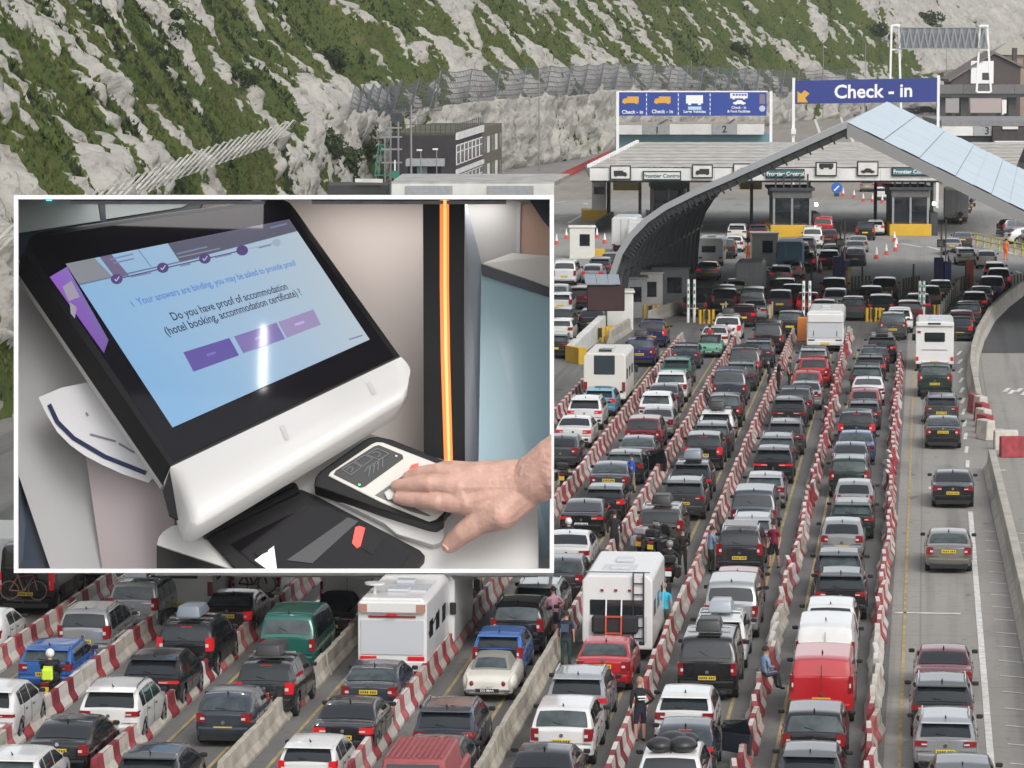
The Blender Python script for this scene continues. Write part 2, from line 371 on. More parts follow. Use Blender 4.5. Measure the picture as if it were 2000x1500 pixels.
cl = bpy.data.objects.new('cliff', me); COL.objects.link(cl); tag(cl, 'chalk cliff with turf between the bare patches', kind='structure')

# turf tufts and low scrub: small leaf faces scattered over the green parts (nobody could count them)
LEAF = [mat('leaf_turf', (0.052, 0.076, 0.019), rough=0.9, spec=0.1), mat('leaf_olive', (0.088, 0.098, 0.032), rough=0.9, spec=0.1), mat('leaf_dark', (0.026, 0.036, 0.018), rough=0.9, spec=0.1)]
wgt = ((1-chalk)*(h < 25.5)*(h > 1.2)*(dist > 190)*(dist < 940)).ravel(); wgt = wgt*np.clip(1.2-dist.ravel()/1400, 0.3, 1)
wgt = wgt/wgt.sum(); pick = RNG.choice(len(wgt), 52000, p=wgt)
Pn = np.stack([WX, WY, Z], -1).reshape(-1, 3)[pick]+RNG.normal(0, 0.15, (len(pick), 3))
nn = fbm(Pn[:, 0]/7, Pn[:, 1]/7, 3, 5)
v = []; f = []; mi = []
for i, p in enumerate(Pn):
    big = 2.0 if nn[i] > 0.66 and RNG.random() < 0.35 else 1.0
    for j in range(2):
        a = RNG.random()*6.28; sz = (0.12+0.17*RNG.random())*big; dx, dy = math.cos(a)*sz*0.6, math.sin(a)*sz*0.6
        k = len(v); lean = RNG.normal(0, 0.5, 2)*sz
        v += [(p[0]-dx, p[1]-dy, p[2]-0.12), (p[0]+dx, p[1]+dy, p[2]-0.12), (p[0]+lean[0], p[1]+lean[1], p[2]+sz)]
        f.append((k, k+1, k+2)); mi.append(2 if big > 1 else (0 if nn[i] > 0.47 else 1))
me = bpy.data.meshes.new('cliff_grass'); me.from_pydata(v, [], f)
for m_ in LEAF: me.materials.append(m_)
me.polygons.foreach_set('material_index', mi); me.update()
tag(add('cliff_grass', me), 'rough grass and low scrub growing on the cliff', 'grass', kind='stuff')

def cliff_pt(px, py):                          # first cliff vertex close to this line of sight
    P = np.stack([WX, WY, Z], -1).reshape(-1, 3)-np.array(EYE); F_ = P@np.array(V_F)
    x = 1000+F*(P@np.array(V_R))/F_; y = 750-F*(P@np.array(V_U))/F_
    d = np.hypot(x-px, y-py); ok = np.where(d < d.min()+6)[0]; i = ok[np.argmin(F_[ok])]
    return Vector(P[i])+EYE
def bush(px, py, r, label, sq=(1, 1, 0.8), nleaf=900, pal=2):
    c = cliff_pt(px, py); root = empty('bush', c, 0, label, 'bush', 'bushes on the cliff')
    st = MB()
    for i in range(5):
        a = i*1.256; st.tube((0, 0, -0.6), (math.cos(a)*r*0.5, math.sin(a)*r*0.5, r*0.5), 0.09, 0.03, 5)
    st.build('stem', mat('bark', (0.05, 0.04, 0.03), rough=0.9), root)
    lf = MB(); cs = [(RNG.normal(0, 0.55, 3)*r*np.array(sq), r*(0.35+0.35*RNG.random())) for _ in range(9)]
    for i in range(nleaf):
        cc, rr = cs[i % 9]; d = RNG.normal(0, 1, 3); d /= np.linalg.norm(d); p = cc+d*rr*(0.75+0.3*RNG.random())*np.array(sq)
        sz = r*0.13*(0.6+0.8*RNG.random()); u = RNG.normal(0, 1, 3); u /= np.linalg.norm(u); w_ = np.cross(u, d); w_ /= np.linalg.norm(w_)+1e-6
        lf.poly([p-u*sz, p+w_*sz*0.6, p+u*sz, p-w_*sz*0.6], int(RNG.random()*2.2))
    lf.build('foliage', [LEAF[pal], mat('leaf_mid', (0.035, 0.058, 0.018), rough=0.9, spec=0.1), LEAF[0]], root, fix=False)
for a in [(690, 330, 2.2, 'large dark bush in the gully left of the dark brick building'), (725, 285, 1.8, 'dark bush behind the green ladder'), (655, 290, 1.6, 'dark bush above the flat roof, below the bare gully wall'),
          (650, 120, 2.0, 'dark ivy bush above the grey gully wall'), (330, 60, 1.6, 'dark round bush high on the left slope'), (480, 145, 1.3, 'dark bush in the middle of the steep green slope'),
          (1445, 95, 2.0, 'bright green bush at the foot of the striped chalk'), (1815, 35, 2.6, 'dark ivy bush near the bare white cliff'), (1120, 340, 1.0, 'small shrub on the rock ledge by the white hut'),
          (1020, 345, 0.9, 'small shrub at the foot of the rock wall beside the dark brick building'), (1715, 60, 2.2, 'dark green bush left of the overhead truss')]:
    bush(*a)
# ================================================================== buildings and large structures
def ax_box(mb, l0, l1, d0, d1, z0, z1, m=0):
    return mb.hexa([AX(l0, d0, z0), AX(l1, d0, z0), AX(l1, d1, z0), AX(l0, d1, z0), AX(l0, d0, z1), AX(l1, d0, z1), AX(l1, d1, z1), AX(l0, d1, z1)], m)
def LAT(px, d): return (px-1000)/F*d/1.0
def ZZ(py, d): return PD(1000, py, d).z
def abox(name, l0, l1, d0, d1, z0, z1, m, parent, bevel=0):
    mb = MB(); ax_box(mb, l0, l1, d0, d1, z0, z1); return mb.build(name, m, parent, bevel=bevel, world=True)
def thing_at(name, lat, d, label, cat, group=None, z=0.0): return empty(name, AX(lat, d, z), 0, label, cat, group)
def ptext(name, s, size, lat, d, z, m, parent, bold=0.02, align='CENTER'):
    return text_on(name, s, size, AX(lat, d, z), V_R, (0, 0, 1), m, parent, True, 0.03, align, bold)
FASC = mat('fascia_white', (0.62, 0.62, 0.6), rough=0.6, var=0.12, scale=0.5)
ROOFG = mat('roof_sheet', (0.42, 0.395, 0.36), rough=0.9, var=0.25, scale=0.7)
BOOTHG = mat('booth_grey', (0.1, 0.1, 0.095), rough=0.6, var=0.15)
TEAL = mat('teal_paint', (0.12, 0.24, 0.27), rough=0.6, var=0.12, scale=0.4)
SIGNB = mat('sign_blue', (0.012, 0.03, 0.2), rough=0.45)
SIGNB2 = mat('sign_blue_bright', (0.012, 0.045, 0.27), rough=0.45)
SIGNW = mat('sign_white', (0.78, 0.78, 0.78), rough=0.5)
SIGNY = mat('sign_amber', (0.62, 0.33, 0.04), rough=0.5)
INK = mat('sign_black', (0.012, 0.014, 0.016), rough=0.6)
GRN = mat('sign_teal', (0.03, 0.12, 0.13), rough=0.5)

# ---- control building: long low roof on posts over the booths
ctl = thing_at('control_building', 25, 366, 'long low building with grey sheeted roof and white fascia over the booths', 'control building')
fl, fr, fd = 7.4, 43.0, 366.0
rows = 8
for i in range(rows):
    a, b = i/rows, (i+1)/rows; mb = MB(); N = 40
    P = []
    for q in (a, b+0.006):
        row = []
        for j in range(N+1):
            lat = (fl+6.0*q)+(fr+5-fl)*j/N; row.append(AX(lat, fd+38*q, 6.55+1.15*q+(0.06 if q == a else 0.02)+(0.015 if j % 2 else 0)))
        P.append(row)
    mb.grid(P, 0, True); mb.build('roof_sheet', ROOFG, ctl, world=True, fix=False)
for i in range(9):
    l0 = fl+(fr-fl)*i/9; abox('fascia_panel', l0+0.01, l0+(fr-fl)/9-0.01, fd-0.15, fd+0.1, 5.35, 6.5+0.02*(i % 2), FASC, ctl)
abox('soffit', fl+0.2, fr, fd+0.15, fd+37, 5.15, 5.33, DSTEEL, ctl)
mb = MB()
for i in range(20):
    q0, q1 = i/20, (i+0.55)/20; mb.bar(AX(fl+6*q0-0.1, fd+38*q0, 6.72+1.15*q0), AX(fl+6*q1-0.1, fd+38*q1, 6.72+1.15*q1), 0.3, 0.3)
tag(mb.build('verge_trim', SIGNW, ctl, world=True), kind='stuff')
for lat in (12.5, 17.2, 23.4, 29.0, 35.5, 41): abox('column', lat-0.15, lat+0.15, fd+9, fd+9.3, 0, 5.15, DSTEEL, ctl)
def truck_icon(mb, l, z, w_, d, m, flip=1):
    h_ = w_*0.42; pts = [(-.5, .05), (-.42, .05), (-.42, -.08), (-.3, -.08), (-.3, .05), (.28, .05), (.28, -.08), (.42, -.08), (.42, .05), (.5, .05), (.5, 1), (-.22, 1), (-.22, .75), (-.42, .7), (-.5, .4)]
    mb.prism([AX(l+flip*x*w_, d, z+y*h_) for x, y in pts], V_H*0.03, m)
def car_icon(mb, l, z, w_, d, m, flip=1):
    h_ = w_*0.36; pts = [(-.5, .1), (-.4, .1), (-.36, -.05), (-.24, -.05), (-.2, .1), (.2, .1), (.24, -.05), (.36, -.05), (.4, .1), (.5, .12), (.5, .45), (.34, .55), (.18, .95), (-.14, 1), (-.3, .6), (-.5, .5)]
    mb.prism([AX(l+flip*x*w_, d, z+y*h_) for x, y in pts], V_H*0.03, m)
def bus_icon(mb, l, z, w_, d, m, m2):
    h_ = w_*0.3; ax_box(mb, l-w_/2, l+w_/2, d, d+0.03, z, z+h_, m)
    for i in range(5): ax_box(mb, l-w_*0.36+i*w_*0.17, l-w_*0.24+i*w_*0.17, d-0.02, d, z+h_*0.5, z+h_*0.85, m2)
    for x in (-.3, .3): ax_box(mb, l+x*w_-0.15, l+x*w_+0.15, d, d+0.03, z-0.14, z, m)
def fsign(px0, px1, py0, py1, kind, label, board=WHITED):
    d = fd-0.3; l0, l1 = LAT(px0, d), LAT(px1, d); z1, z0 = ZZ(py0, d), ZZ(py1, d); c = (l0+l1)/2; wd = l1-l0
    r = thing_at('lane_sign', c, d, label, 'sign', 'signs along the white fascia', z0)
    mb = MB(); ax_box(mb, l0, l1, d-0.12, d+0.12, z0, z1); mb.build('border', INK, r, world=True)
    mb = MB(); ax_box(mb, l0+0.12, l1-0.12, d-0.2, d-0.1, z0+0.12, z1-0.12); mb.build('board', board, r, world=True)
    mb = MB(); dd = d-0.24
    if kind == 'truck': truck_icon(mb, c, z0+0.35, wd*0.62, dd, 0, -1)
    elif kind == 'truckr': truck_icon(mb, c, z0+0.35, wd*0.65, dd, 0, 1)
    elif kind == 'car': car_icon(mb, c, z0+0.3, wd*0.62, dd, 0)
    elif kind == 'bus': bus_icon(mb, c, z1-0.55, wd*0.66, dd, 0, 0)
    if mb.f: mb.build('pictogram', INK, r, world=True)
    return r, c, z0, z1, d
fsign(1191, 1232, 323, 351, 'truck', 'white sign with black lorry pictogram, at the near left end of the fascia')
fsign(1351, 1392, 321, 348, 'truckr', 'white sign with black lorry facing left, beside the teal sign')
fsign(1431, 1472, 319, 346, 'truckr', 'white lorry sign partly hidden by the canopy edge')
fsign(1592, 1634, 316, 344, 'bus', 'white sign with black coach pictogram between the two booths')
fsign(1673, 1715, 315, 344, 'car', 'white sign with black car pictogram beside Frontier Control')
for px0, px1, py0, py1, lab, mt in ((1255, 1330, 334, 352, 'teal framed pale Frontier Control sign between two lorry signs', FASC), (1495, 1571, 330, 348, 'teal Frontier Control sign above the glazed booth beside the canopy edge', GRN), (1741, 1820, 326, 344, 'teal Frontier Control sign above the booth nearest the coach', GRN)):
    r, c, z0, z1, d = fsign(px0, px1, py0, py1, '', lab, mt)
    ptext('lettering', 'Frontier Control', 0.52, c, d-0.2, (z0+z1)/2-0.02, SIGNW if mt is GRN else GRN, r)

# ---- control booths
def booth(px0, px1, pyb, label, top=4.7):
    d = 157500/(pyb-30.0); l0, l1 = LAT(px0, d), LAT(px1, d); c = (l0+l1)/2; h = (l1-l0)/2; D = 7.0
    r = thing_at('control_booth', c, d, label, 'booth', 'glazed booths on yellow bases')
    abox('base', l0, l1, d, d+D+3, 0, 1.15, YELLOW, r, 0.05)
    g0, g1 = l0+0.12*h, l1-0.12*h
    abox('core', g0+0.1, g1-0.1, d+0.5, d+D, 1.15, top, BOOTHG, r)
    for i in range(2):
        for j in range(2):
            a = g0+0.15+i*(g1-g0)/2; b = a+(g1-g0)/2-0.22
            mb = MB(); z0 = 1.35+j*1.15; mb.hexa([AX(a, d+0.35-0.02*j, z0), AX(b, d+0.35-0.02*j, z0), AX(b, d+0.45, z0), AX(a, d+0.45, z0), AX(a, d+0.31-0.02*j, z0+1.05), AX(b, d+0.31-0.02*j, z0+1.05), AX(b, d+0.45, z0+1.05), AX(a, d+0.45, z0+1.05)])
            mb.build('window_pane', GLASS, r, world=True)
    for x in (g0, (g0+g1)/2-0.1, g1-0.2): abox('mullion', x, x+0.2, d+0.18, d+0.5, 1.15, 3.7, STEEL, r)
    abox('upper_panel', g0-0.05, g1+0.05, d+0.2, d+D, 3.72, top-0.3, BOOTHG, r)
    abox('booth_roof', g0-0.3, g1+0.3, d-0.1, d+D+0.4, top-0.28, top, DSTEEL, r)
    mb = MB()
    for i in range(5): x = g0+0.2+i*(g1-g0-0.6)/4; ax_box(mb, x, x+0.16, d+0.6, d+0.76, top, 6.0)
    mb.build('roof_strut', DSTEEL, r, world=True)
    mb = MB(); mb.box(-0.15, 0.15, -0.15, 0.15, -0.15, 0.15, 0, Matrix.Translation(AX(g1+0.5, d+0.6, 3.1))); mb.tube(AX(g1+0.5, d+0.45, 3.1), AX(g1+0.5, d+0.2, 3.1), 0.17)
    lm = mb.build('signal_lamp', mat('lamp_white_lit', (0.9, 0.9, 0.9), emit=(0.9, 1, 0.95), estr=2.5), r, world=True)
    abox('bollard_fence', g1+0.2, g1+0.9, d+0.7, d+D, 0, 2.2, DSTEEL, r)
    return r
booth(1505, 1590, 462, 'dark glazed booth on yellow base beside the canopy opening')
booth(1738, 1820, 460, 'dark glazed booth on yellow base nearest the grey coach')
booth(1268, 1345, 440, 'dark glazed booth half hidden behind the arched canopy')
d = 394; r = thing_at('lorry_booth', 9.2, d, 'tall white booth on yellow base at the near corner of the roof', 'booth')
abox('base', LAT(1137, d), LAT(1186, d), d, d+4, 0, 1.1, YELLOW, r); abox('cabin', LAT(1157, d), LAT(1184, d), d+0.3, d+3, 1.1, 4.9, WHITED, r)
abox('window', LAT(1160, d), LAT(1181, d), d+0.2, d+0.32, 2.75, 3.5, GLASS, r); abox('column', LAT(1186, d), LAT(1193, d), d+1, d+2, 0, 5.2, DSTEEL, r)
for px0, px1, py0, py1, lab in ((1198, 1248, 354, 372, 'pale yellow panel hanging under the fascia beside the tall white booth'), (1446, 1488, 352, 370, 'yellow block behind the canopy edge')):
    d = 380; tag(abox('yellow_block', LAT(px0, d), LAT(px1, d), d, d+1.5, max(ZZ(py1, d), 0.0), ZZ(py0, d), mat('yellow_pale', (0.5, 0.36, 0.1), rough=0.7, var=0.1), None), lab, 'panel')

# ---- arched canopy (its left leg comes down to the road, its right side is a pale sheeted slope)
can = thing_at('arched_canopy', 20, 262, 'large arched canopy with silver rim, dark ribbed inside and pale blue roof', 'canopy')
CD, CL, EX = 258.0, 62.0, 0.14
prof = [(6.5, 0.0), (6.5, 1.5), (6.7, 3.6), (7.2, 5.1), (7.95, 6.3), (9.0, 7.4), (10.3, 8.3), (12.3, 9.3), (14.6, 10.3), (18.5, 12.05), (22.5, 13.85)]
def cpt(l, z, t): return AX(l+EX*CL*t, CD+CL*t, z)
def offs(i, o):
    a = Vector(prof[max(i-1, 0)]); b = Vector(prof[min(i+1, len(prof)-1)]); t = (b-a).normalized(); n_ = Vector((t.y, -t.x)); p = Vector(prof[i])+n_*o; return p.x, p.y
mb = MB(); mb.grid([[cpt(*offs(i, 0.05), t) for t in (0.004, 1)] for i in range(len(prof))]); mb.build('outer_skin', mat('canopy_skin', (0.42, 0.44, 0.46), rough=0.4, metal=0.2), can, True, world=True, fix=False)
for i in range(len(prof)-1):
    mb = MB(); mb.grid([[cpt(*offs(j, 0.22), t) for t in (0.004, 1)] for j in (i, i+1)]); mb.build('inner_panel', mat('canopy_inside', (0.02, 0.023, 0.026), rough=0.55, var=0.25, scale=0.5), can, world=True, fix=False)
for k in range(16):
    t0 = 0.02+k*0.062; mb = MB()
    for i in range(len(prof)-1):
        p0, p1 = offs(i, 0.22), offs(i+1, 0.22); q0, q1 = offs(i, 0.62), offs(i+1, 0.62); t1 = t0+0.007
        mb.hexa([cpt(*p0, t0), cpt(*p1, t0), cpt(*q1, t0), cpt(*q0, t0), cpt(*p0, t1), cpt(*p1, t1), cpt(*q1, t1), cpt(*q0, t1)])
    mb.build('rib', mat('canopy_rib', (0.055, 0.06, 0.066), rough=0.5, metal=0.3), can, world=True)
for i in (2, 4, 6, 8):
    mb = MB(); p = offs(i, 0.45); mb.bar(cpt(*p, 0.01), cpt(*p, 1), 0.18); mb.build('purlin', DSTEEL, can, world=True)
mb = MB()
for i in range(len(prof)-1):
    p0, p1 = offs(i, -0.1), offs(i+1, -0.1); q0, q1 = offs(i, 0.32), offs(i+1, 0.32)
    mb.hexa([cpt(*p0, -0.012), cpt(*p1, -0.012), cpt(*q1, -0.012), cpt(*q0, -0.012), cpt(*p0, 0.004), cpt(*p1, 0.004), cpt(*q1, 0.004), cpt(*q0, 0.004)])
mb.build('rim', mat('canopy_rim', (0.27, 0.28, 0.29), rough=0.45, metal=0.3), can, world=True)
mb = MB()
for i in range(3, len(prof)-1):
    p0, p1 = offs(i, 0.34), offs(i+1, 0.34); dq = 0.8
    q0, q1 = offs(i, dq), offs(i+1, dq); mb.hexa([cpt(*p0, -0.008), cpt(*p1, -0.008), cpt(*q1, -0.008), cpt(*q0, -0.008), cpt(*p0, 0.05), cpt(*p1, 0.05), cpt(*q1, 0.05), cpt(*q0, 0.05)])
mb.build('edge_truss', mat('truss_black', (0.012, 0.013, 0.015), rough=0.6), can, world=True)
mb = MB()
for i in range(3, len(prof)-1):
    for u in (0.1, 0.3, 0.5, 0.7, 0.9):
        a, b = Vector(offs(i, 0.4)).lerp(Vector(offs(i+1, 0.4)), u), Vector(offs(i, 0.98)).lerp(Vector(offs(i+1, 0.98)), u); mb.bar(cpt(*a, -0.009), cpt(*b, -0.009), 0.12)
tag(mb.build('truss_web', mat('truss_black', (0.012, 0.013, 0.015)), can, world=True), kind='stuff')
A0, A1 = Vector((22.5, 13.85)), Vector((39.5, 5.4)); NP = 14
for i in range(NP):
    p, q = A0.lerp(A1, i/NP), A0.lerp(A1, (i+0.985)/NP); mb = MB(); up = Vector((0, 0, 0.06 if i % 2 else 0.02))
    for j in range(4):
        t0, t1 = j/4, (j+0.99)/4
        mb.poly([cpt(p.x, p.y, t0)+up, cpt(q.x, q.y, t0)+up, cpt(q.x, q.y, t1)+up, cpt(p.x, p.y, t1)+up])
    mb.build('roof_panel', mat('roof_pale_blue', (0.42, 0.51, 0.58), rough=0.35, var=0.06, scale=0.3), can, world=True)
mb = MB(); mb.hexa([cpt(22.5, 13.0, -0.012), cpt(39.5, 4.6, -0.012), cpt(39.5, 4.6, 0.99), cpt(22.5, 13.0, 0.99), cpt(22.5, 13.8, -0.012), cpt(39.5, 5.35, -0.012), cpt(39.5, 5.35, 0.99), cpt(22.5, 13.8, 0.99)])
mb.build('roof_deck', mat('canopy_edge', (0.2, 0.2, 0.2), rough=0.6), can, world=True)
for t in (0.02, 0.5, 0.98): mb = MB(); mb.bar(cpt(39.0, 0, t), cpt(39.0, 4.7, t), 0.4); mb.build('column', STEEL, can, world=True)

# ---- white and grey cabins, tall screens at the foot of the canopy
def cabin(px, pyb, wd, dp, h, m, label, win=True, door=False, cat='cabin', roofm=None):
    p = PZ(px, pyb); r = empty('kiosk_cabin', p, YAW, label, cat, 'small cabins among the lanes')
    mb = MB(); mb.box(-wd/2, wd/2, 0, dp, 0, h); mb.build('walls', m, r, bevel=0.08, seg=2)
    mb = MB(); mb.box(-wd/2-0.1, wd/2+0.1, -0.1, dp+0.1, h, h+0.12); mb.build('flat_roof', roofm or m, r, bevel=0.03)
    if win: mb = MB(); mb.box(-wd*0.1, wd*0.3, -0.03, 0.02, h*0.42, h*0.8); mb.build('window', GLASS, r)
    if door: mb = MB(); mb.box(wd/2-0.02, wd/2+0.03, dp*0.2, dp*0.55, 0.1, h*0.85); mb.build('door', GLASS, r)
    return r
CABG = mat('cabin_grey', (0.3, 0.31, 0.32), rough=0.6, var=0.1)
cabin(1208, 645, 2.0, 2.6, 2.5, WHITED, 'small white cabin beside the dark message board', win=False, door=True)
cabin(1236, 622, 2.0, 2.6, 2.75, CABG, 'grey cabin with tall dark window, middle of three by the canopy leg')
cabin(1264, 612, 2.2, 2.6, 2.8, WHITED, 'pale cabin farthest from the message board of the three')
cabin(1310, 607, 2.6, 3, 3.0, mat('cabin_slate', (0.12, 0.135, 0.15), rough=0.5), 'slate grey tall cabin inside the canopy leg')
for px, py, lab in ((1137, 506, 'rounded white booth on yellow base left of the canopy leg'), (1494, 520, 'rounded white booth beside the blue lorry')):
    r = cabin(px, py, 2.2, 2.2, 2.7, mat('grp_white', (0.66, 0.65, 0.6), rough=0.5, var=0.06), lab)
    mb = MB(); mb.box(-0.9, 2.0, 0.4, 2.8, 0, 0.75); mb.build('plinth', YELLOW, r)

# ---- dark message board with solar panels
p = PZ(1183, 655); r = empty('message_board', p, YAW, 'dark maroon electronic message board under tilted solar panels on a post', 'message board')
k = 157500/625/7500.0
mb = MB(); mb.box(-37*k, 37*k, -0.15, 0.15, 48*k, 99*k); mb.build('cabinet', BLACK, r, bevel=0.04)
mb = MB(); mb.box(-35*k, 35*k, -0.2, -0.14, 50*k, 97*k); mb.build('screen', mat('board_maroon', (0.035, 0.012, 0.014), rough=0.35, var=0.1), r)
mb = MB(); mb.bar((0, 0, 0), (0, 0, 48*k), 0.2); mb.build('post', DSTEEL, r)
for i in range(3):
    mb = MB(); x0 = (-40+i*23)*k; mb.hexa([(x0, -0.5, 101*k), (x0+22*k, -0.5, 101*k), (x0+20*k, 1.3, 116*k), (x0-2*k, 1.3, 116*k), (x0, -0.5, 102.5*k), (x0+22*k, -0.5, 102.5*k), (x0+20*k, 1.3, 117.5*k), (x0-2*k, 1.3, 117.5*k)])
    mb.build('solar_panel', mat('solar_panel', (0.22, 0.25, 0.29), rough=0.2), r)
mb = MB(); mb.box(-1.2, 1.2, -0.6, 0.6, 0, 0.6); mb.build('base', YELLOW, r)

# ---- blue lane sign with four panels
d = 500.0; r = thing_at('lane_gantry_sign', LAT(1355, d), d, 'wide blue sign with yellow lorries and white vehicles on two white posts', 'sign')
def sg(name, px0, px1, py0, py1, dd, th, m, parent): return abox(name, LAT(px0, d), LAT(px1, d), dd, dd+th, ZZ(py1, d), ZZ(py0, d), m, parent)
for a, b in ((1209, 1262), (1262.6, 1324), (1324.6, 1386), (1386.6, 1496)): sg('panel', a, b, 180, 226, d, 0.25, SIGNB2, r)
for x in (1204, 1503): mb = MB(); mb.bar(AX(LAT(x+2, d), d+0.1, 0), AX(LAT(x+2, d), d+0.1, ZZ(178, d)), 0.35); mb.build('post', SIGNW, r, world=True)
sg('top_rail', 1207, 1498, 177.5, 180, d-0.03, 0.3, SIGNW, r)
mb = MB()
for x in (1262, 1324, 1386):
    for y in range(183, 226, 9): ax_box(mb, LAT(x-0.8, d), LAT(x+0.8, d), d-0.04, d, ZZ(y+5, d), ZZ(y, d))
mb.build('divider_dash', SIGNW, r, world=True)
for x in (1231, 1293): mb = MB(); truck_icon(mb, LAT(x, d), ZZ(202, d), 32*d/F, d-0.05, 0); mb.build('pictogram', SIGNY, r, world=True)
mb = MB(); ax_box(mb, LAT(1339, d), LAT(1372, d), d-0.05, d, ZZ(202, d), ZZ(186, d)); [ax_box(mb, LAT(x, d), LAT(x+6, d), d-0.05, d, ZZ(205, d), ZZ(202, d)) for x in (1343, 1362)]
mb.build('pictogram', SIGNW, r, world=True)
sg('pale_strip', 1343, 1369, 208, 214.5, d-0.05, 0.05, mat('sign_paleblue', (0.4, 0.58, 0.72), rough=0.5), r)
mb = MB(); bus_icon(mb, LAT(1442, d), ZZ(192, d), 34*d/F, d-0.05, 0, 1); car_icon(mb, LAT(1443, d), ZZ(204, d), 24*d/F, d-0.05, 0); mb.build('pictogram', [SIGNW, SIGNB2], r, world=True)
for s_, x, y, z_ in (('Check - in', 1235, 219, 0.66), ('Check - in', 1293, 218, 0.66), ('Large Vehicles', 1356, 218, 0.5), ('Check - in', 1442, 210, 0.46), ('& Foot Facilities', 1442, 217.5, 0.46)):
    ptext('lettering', s_, z_, LAT(x, d), d, ZZ(y, d), SIGNW, r)
mb = MB(); ax_box(mb, LAT(1482, d), LAT(1493, d), d-0.05, d, ZZ(203, d), ZZ(184, d)); mb.build('crest', mat('crest_dull', (0.2, 0.16, 0.22), rough=0.6), r, world=True)
mb = MB(); mb.tube(AX(LAT(1487.5, d), d-0.02, ZZ(212, d)), AX(LAT(1487.5, d), d-0.08, ZZ(212, d)), 6*d/F, None, 16); mb.build('emblem', mat('emblem_pale', (0.45, 0.5, 0.6), rough=0.5), r, world=True)
# ---- booth block with the numbers 1 and 2
d = 512.0; r = thing_at('check_in_block', LAT(1350, d), d, 'teal check-in block with flat roof and white fascia numbered 1 and 2', 'building')
for i, (a, b, t) in enumerate(((1204, 1253, 0), (1253.5, 1306, 1), (1306.5, 1388, 0), (1388.5, 1437, 1), (1437.5, 1490, 0))):
    sg('fascia_panel', a, b, 242+2*(i < 2), 262, d-1.5-0.05*(i % 2), 0.3, CABG if t else FASC, r)
ptext('lettering', '1', 1.25, LAT(1282, d), d-1.56, ZZ(254, d), INK, r); ptext('lettering', '2', 1.25, LAT(1413, d), d-1.56, ZZ(252, d), INK, r)
abox('wall', LAT(1206, d), LAT(1506, d), d, d+10, 0, ZZ(261, d), TEAL, r); mb = MB()
mb.hexa([AX(LAT(1204, d), d-1.4, ZZ(262, d)+0.1)]*0 or [AX(LAT(1204, d), d-1.2, ZZ(260, d)), AX(LAT(1492, d), d-1.2, ZZ(258, d)), AX(LAT(1510, d), d+16, ZZ(260, d)), AX(LAT(1215, d), d+16, ZZ(260, d)), AX(LAT(1204, d), d-1.2, ZZ(244, d)), AX(LAT(1492, d), d-1.2, ZZ(242, d)), AX(LAT(1506, d), d+16, ZZ(243, d)), AX(LAT(1215, d), d+16, ZZ(245, d))])
mb.build('flat_roof', mat('roof_beige', (0.3, 0.26, 0.22), rough=0.9, var=0.15), r, world=True)
for x in (1279, 1412): mb = MB(); mb.bar(AX(LAT(x+6, d), d+1, ZZ(244, d)), AX(LAT(x+28, d), d+8, ZZ(244, d)+0.5), 0.2); mb.build('roof_pipe', DSTEEL, r, world=True)
# ---- Check - in sign
d = 420.0; r = thing_at('check_in_sign', LAT(1690, d), d, 'dark blue Check - in sign with amber arrow on tall white posts', 'sign')
mb = MB(); mb.hexa([AX(LAT(1552, d), d, ZZ(203, d)), AX(LAT(1828, d), d, ZZ(199, d)), AX(LAT(1828, d), d+0.4, ZZ(199, d)), AX(LAT(1552, d), d+0.4, ZZ(203, d)), AX(LAT(1552, d), d, ZZ(158, d)), AX(LAT(1828, d), d, ZZ(152, d)), AX(LAT(1828, d), d+0.4, ZZ(152, d)), AX(LAT(1552, d), d+0.4, ZZ(158, d))])
mb.build('board', SIGNB, r, world=True)
sl = (ZZ(152, d)-ZZ(158, d))/(LAT(1828, d)-LAT(1552, d)); Ut = (V_R+Vector((0, 0, sl))).normalized()
text_on('lettering', 'Check - in', 2.05, AX(LAT(1704, d), d, ZZ(179, d)), Ut, (0, 0, 1), SIGNW, r, True, 0.03, 'CENTER', 0.022)
mb = MB(); pts = [(1556, 178), (1563, 183), (1570, 176), (1580, 183), (1571, 191), (1577, 200), (1556, 200)]
mb.prism([AX(LAT(x, d), d-0.05, ZZ(y, d)) for x, y in pts], V_H*0.04); mb.build('arrow', SIGNY, r, world=True)
for x, y in ((1549, 152), (1831, 147)): mb = MB(); mb.bar(AX(LAT(x, d), d+0.2, 0), AX(LAT(x, d), d+0.2, ZZ(y, d)), 0.3); mb.build('post', SIGNW, r, world=True)
mb = MB(); mb.box(-0.25, 0.25, -0.2, 0.2, 0, 0.6, 0, Matrix.Translation(AX(LAT(1549, d), d-0.1, ZZ(262, d)))); mb.build('junction_box', WHITE, r, world=True)

# ---- flyover, truss and what stands behind
d = 752.0; r = thing_at('flyover', LAT(1930, d), d, 'dark concrete flyover on square piers at the far end of the port', 'flyover')
abox('deck', LAT(1829, d), LAT(2300, d), d, d+9, ZZ(190, d), ZZ(180, d), DSTEEL, r)
for i in range(8): abox('parapet_panel', LAT(1829+i*50, d), LAT(1878+i*50, d), d-0.3, d, ZZ(183, d), ZZ(165, d), mat('parapet_grey', (0.13, 0.13, 0.13), rough=0.7, var=0.2), r)
for x in (1832, 1877, 1970, 2060): abox('pier', LAT(x, d), LAT(x+15, d), d+2, d+5, 0, ZZ(189, d), mat('pier_dark', (0.06, 0.062, 0.065), rough=0.8, var=0.2), r)
d = 748.0; r = thing_at('truss_gantry', LAT(1835, d), d, 'pale overhead lattice truss on two white frames beyond the Check - in sign', 'gantry')
mb = MB(); zt, zb = ZZ(54, d), ZZ(95, d)
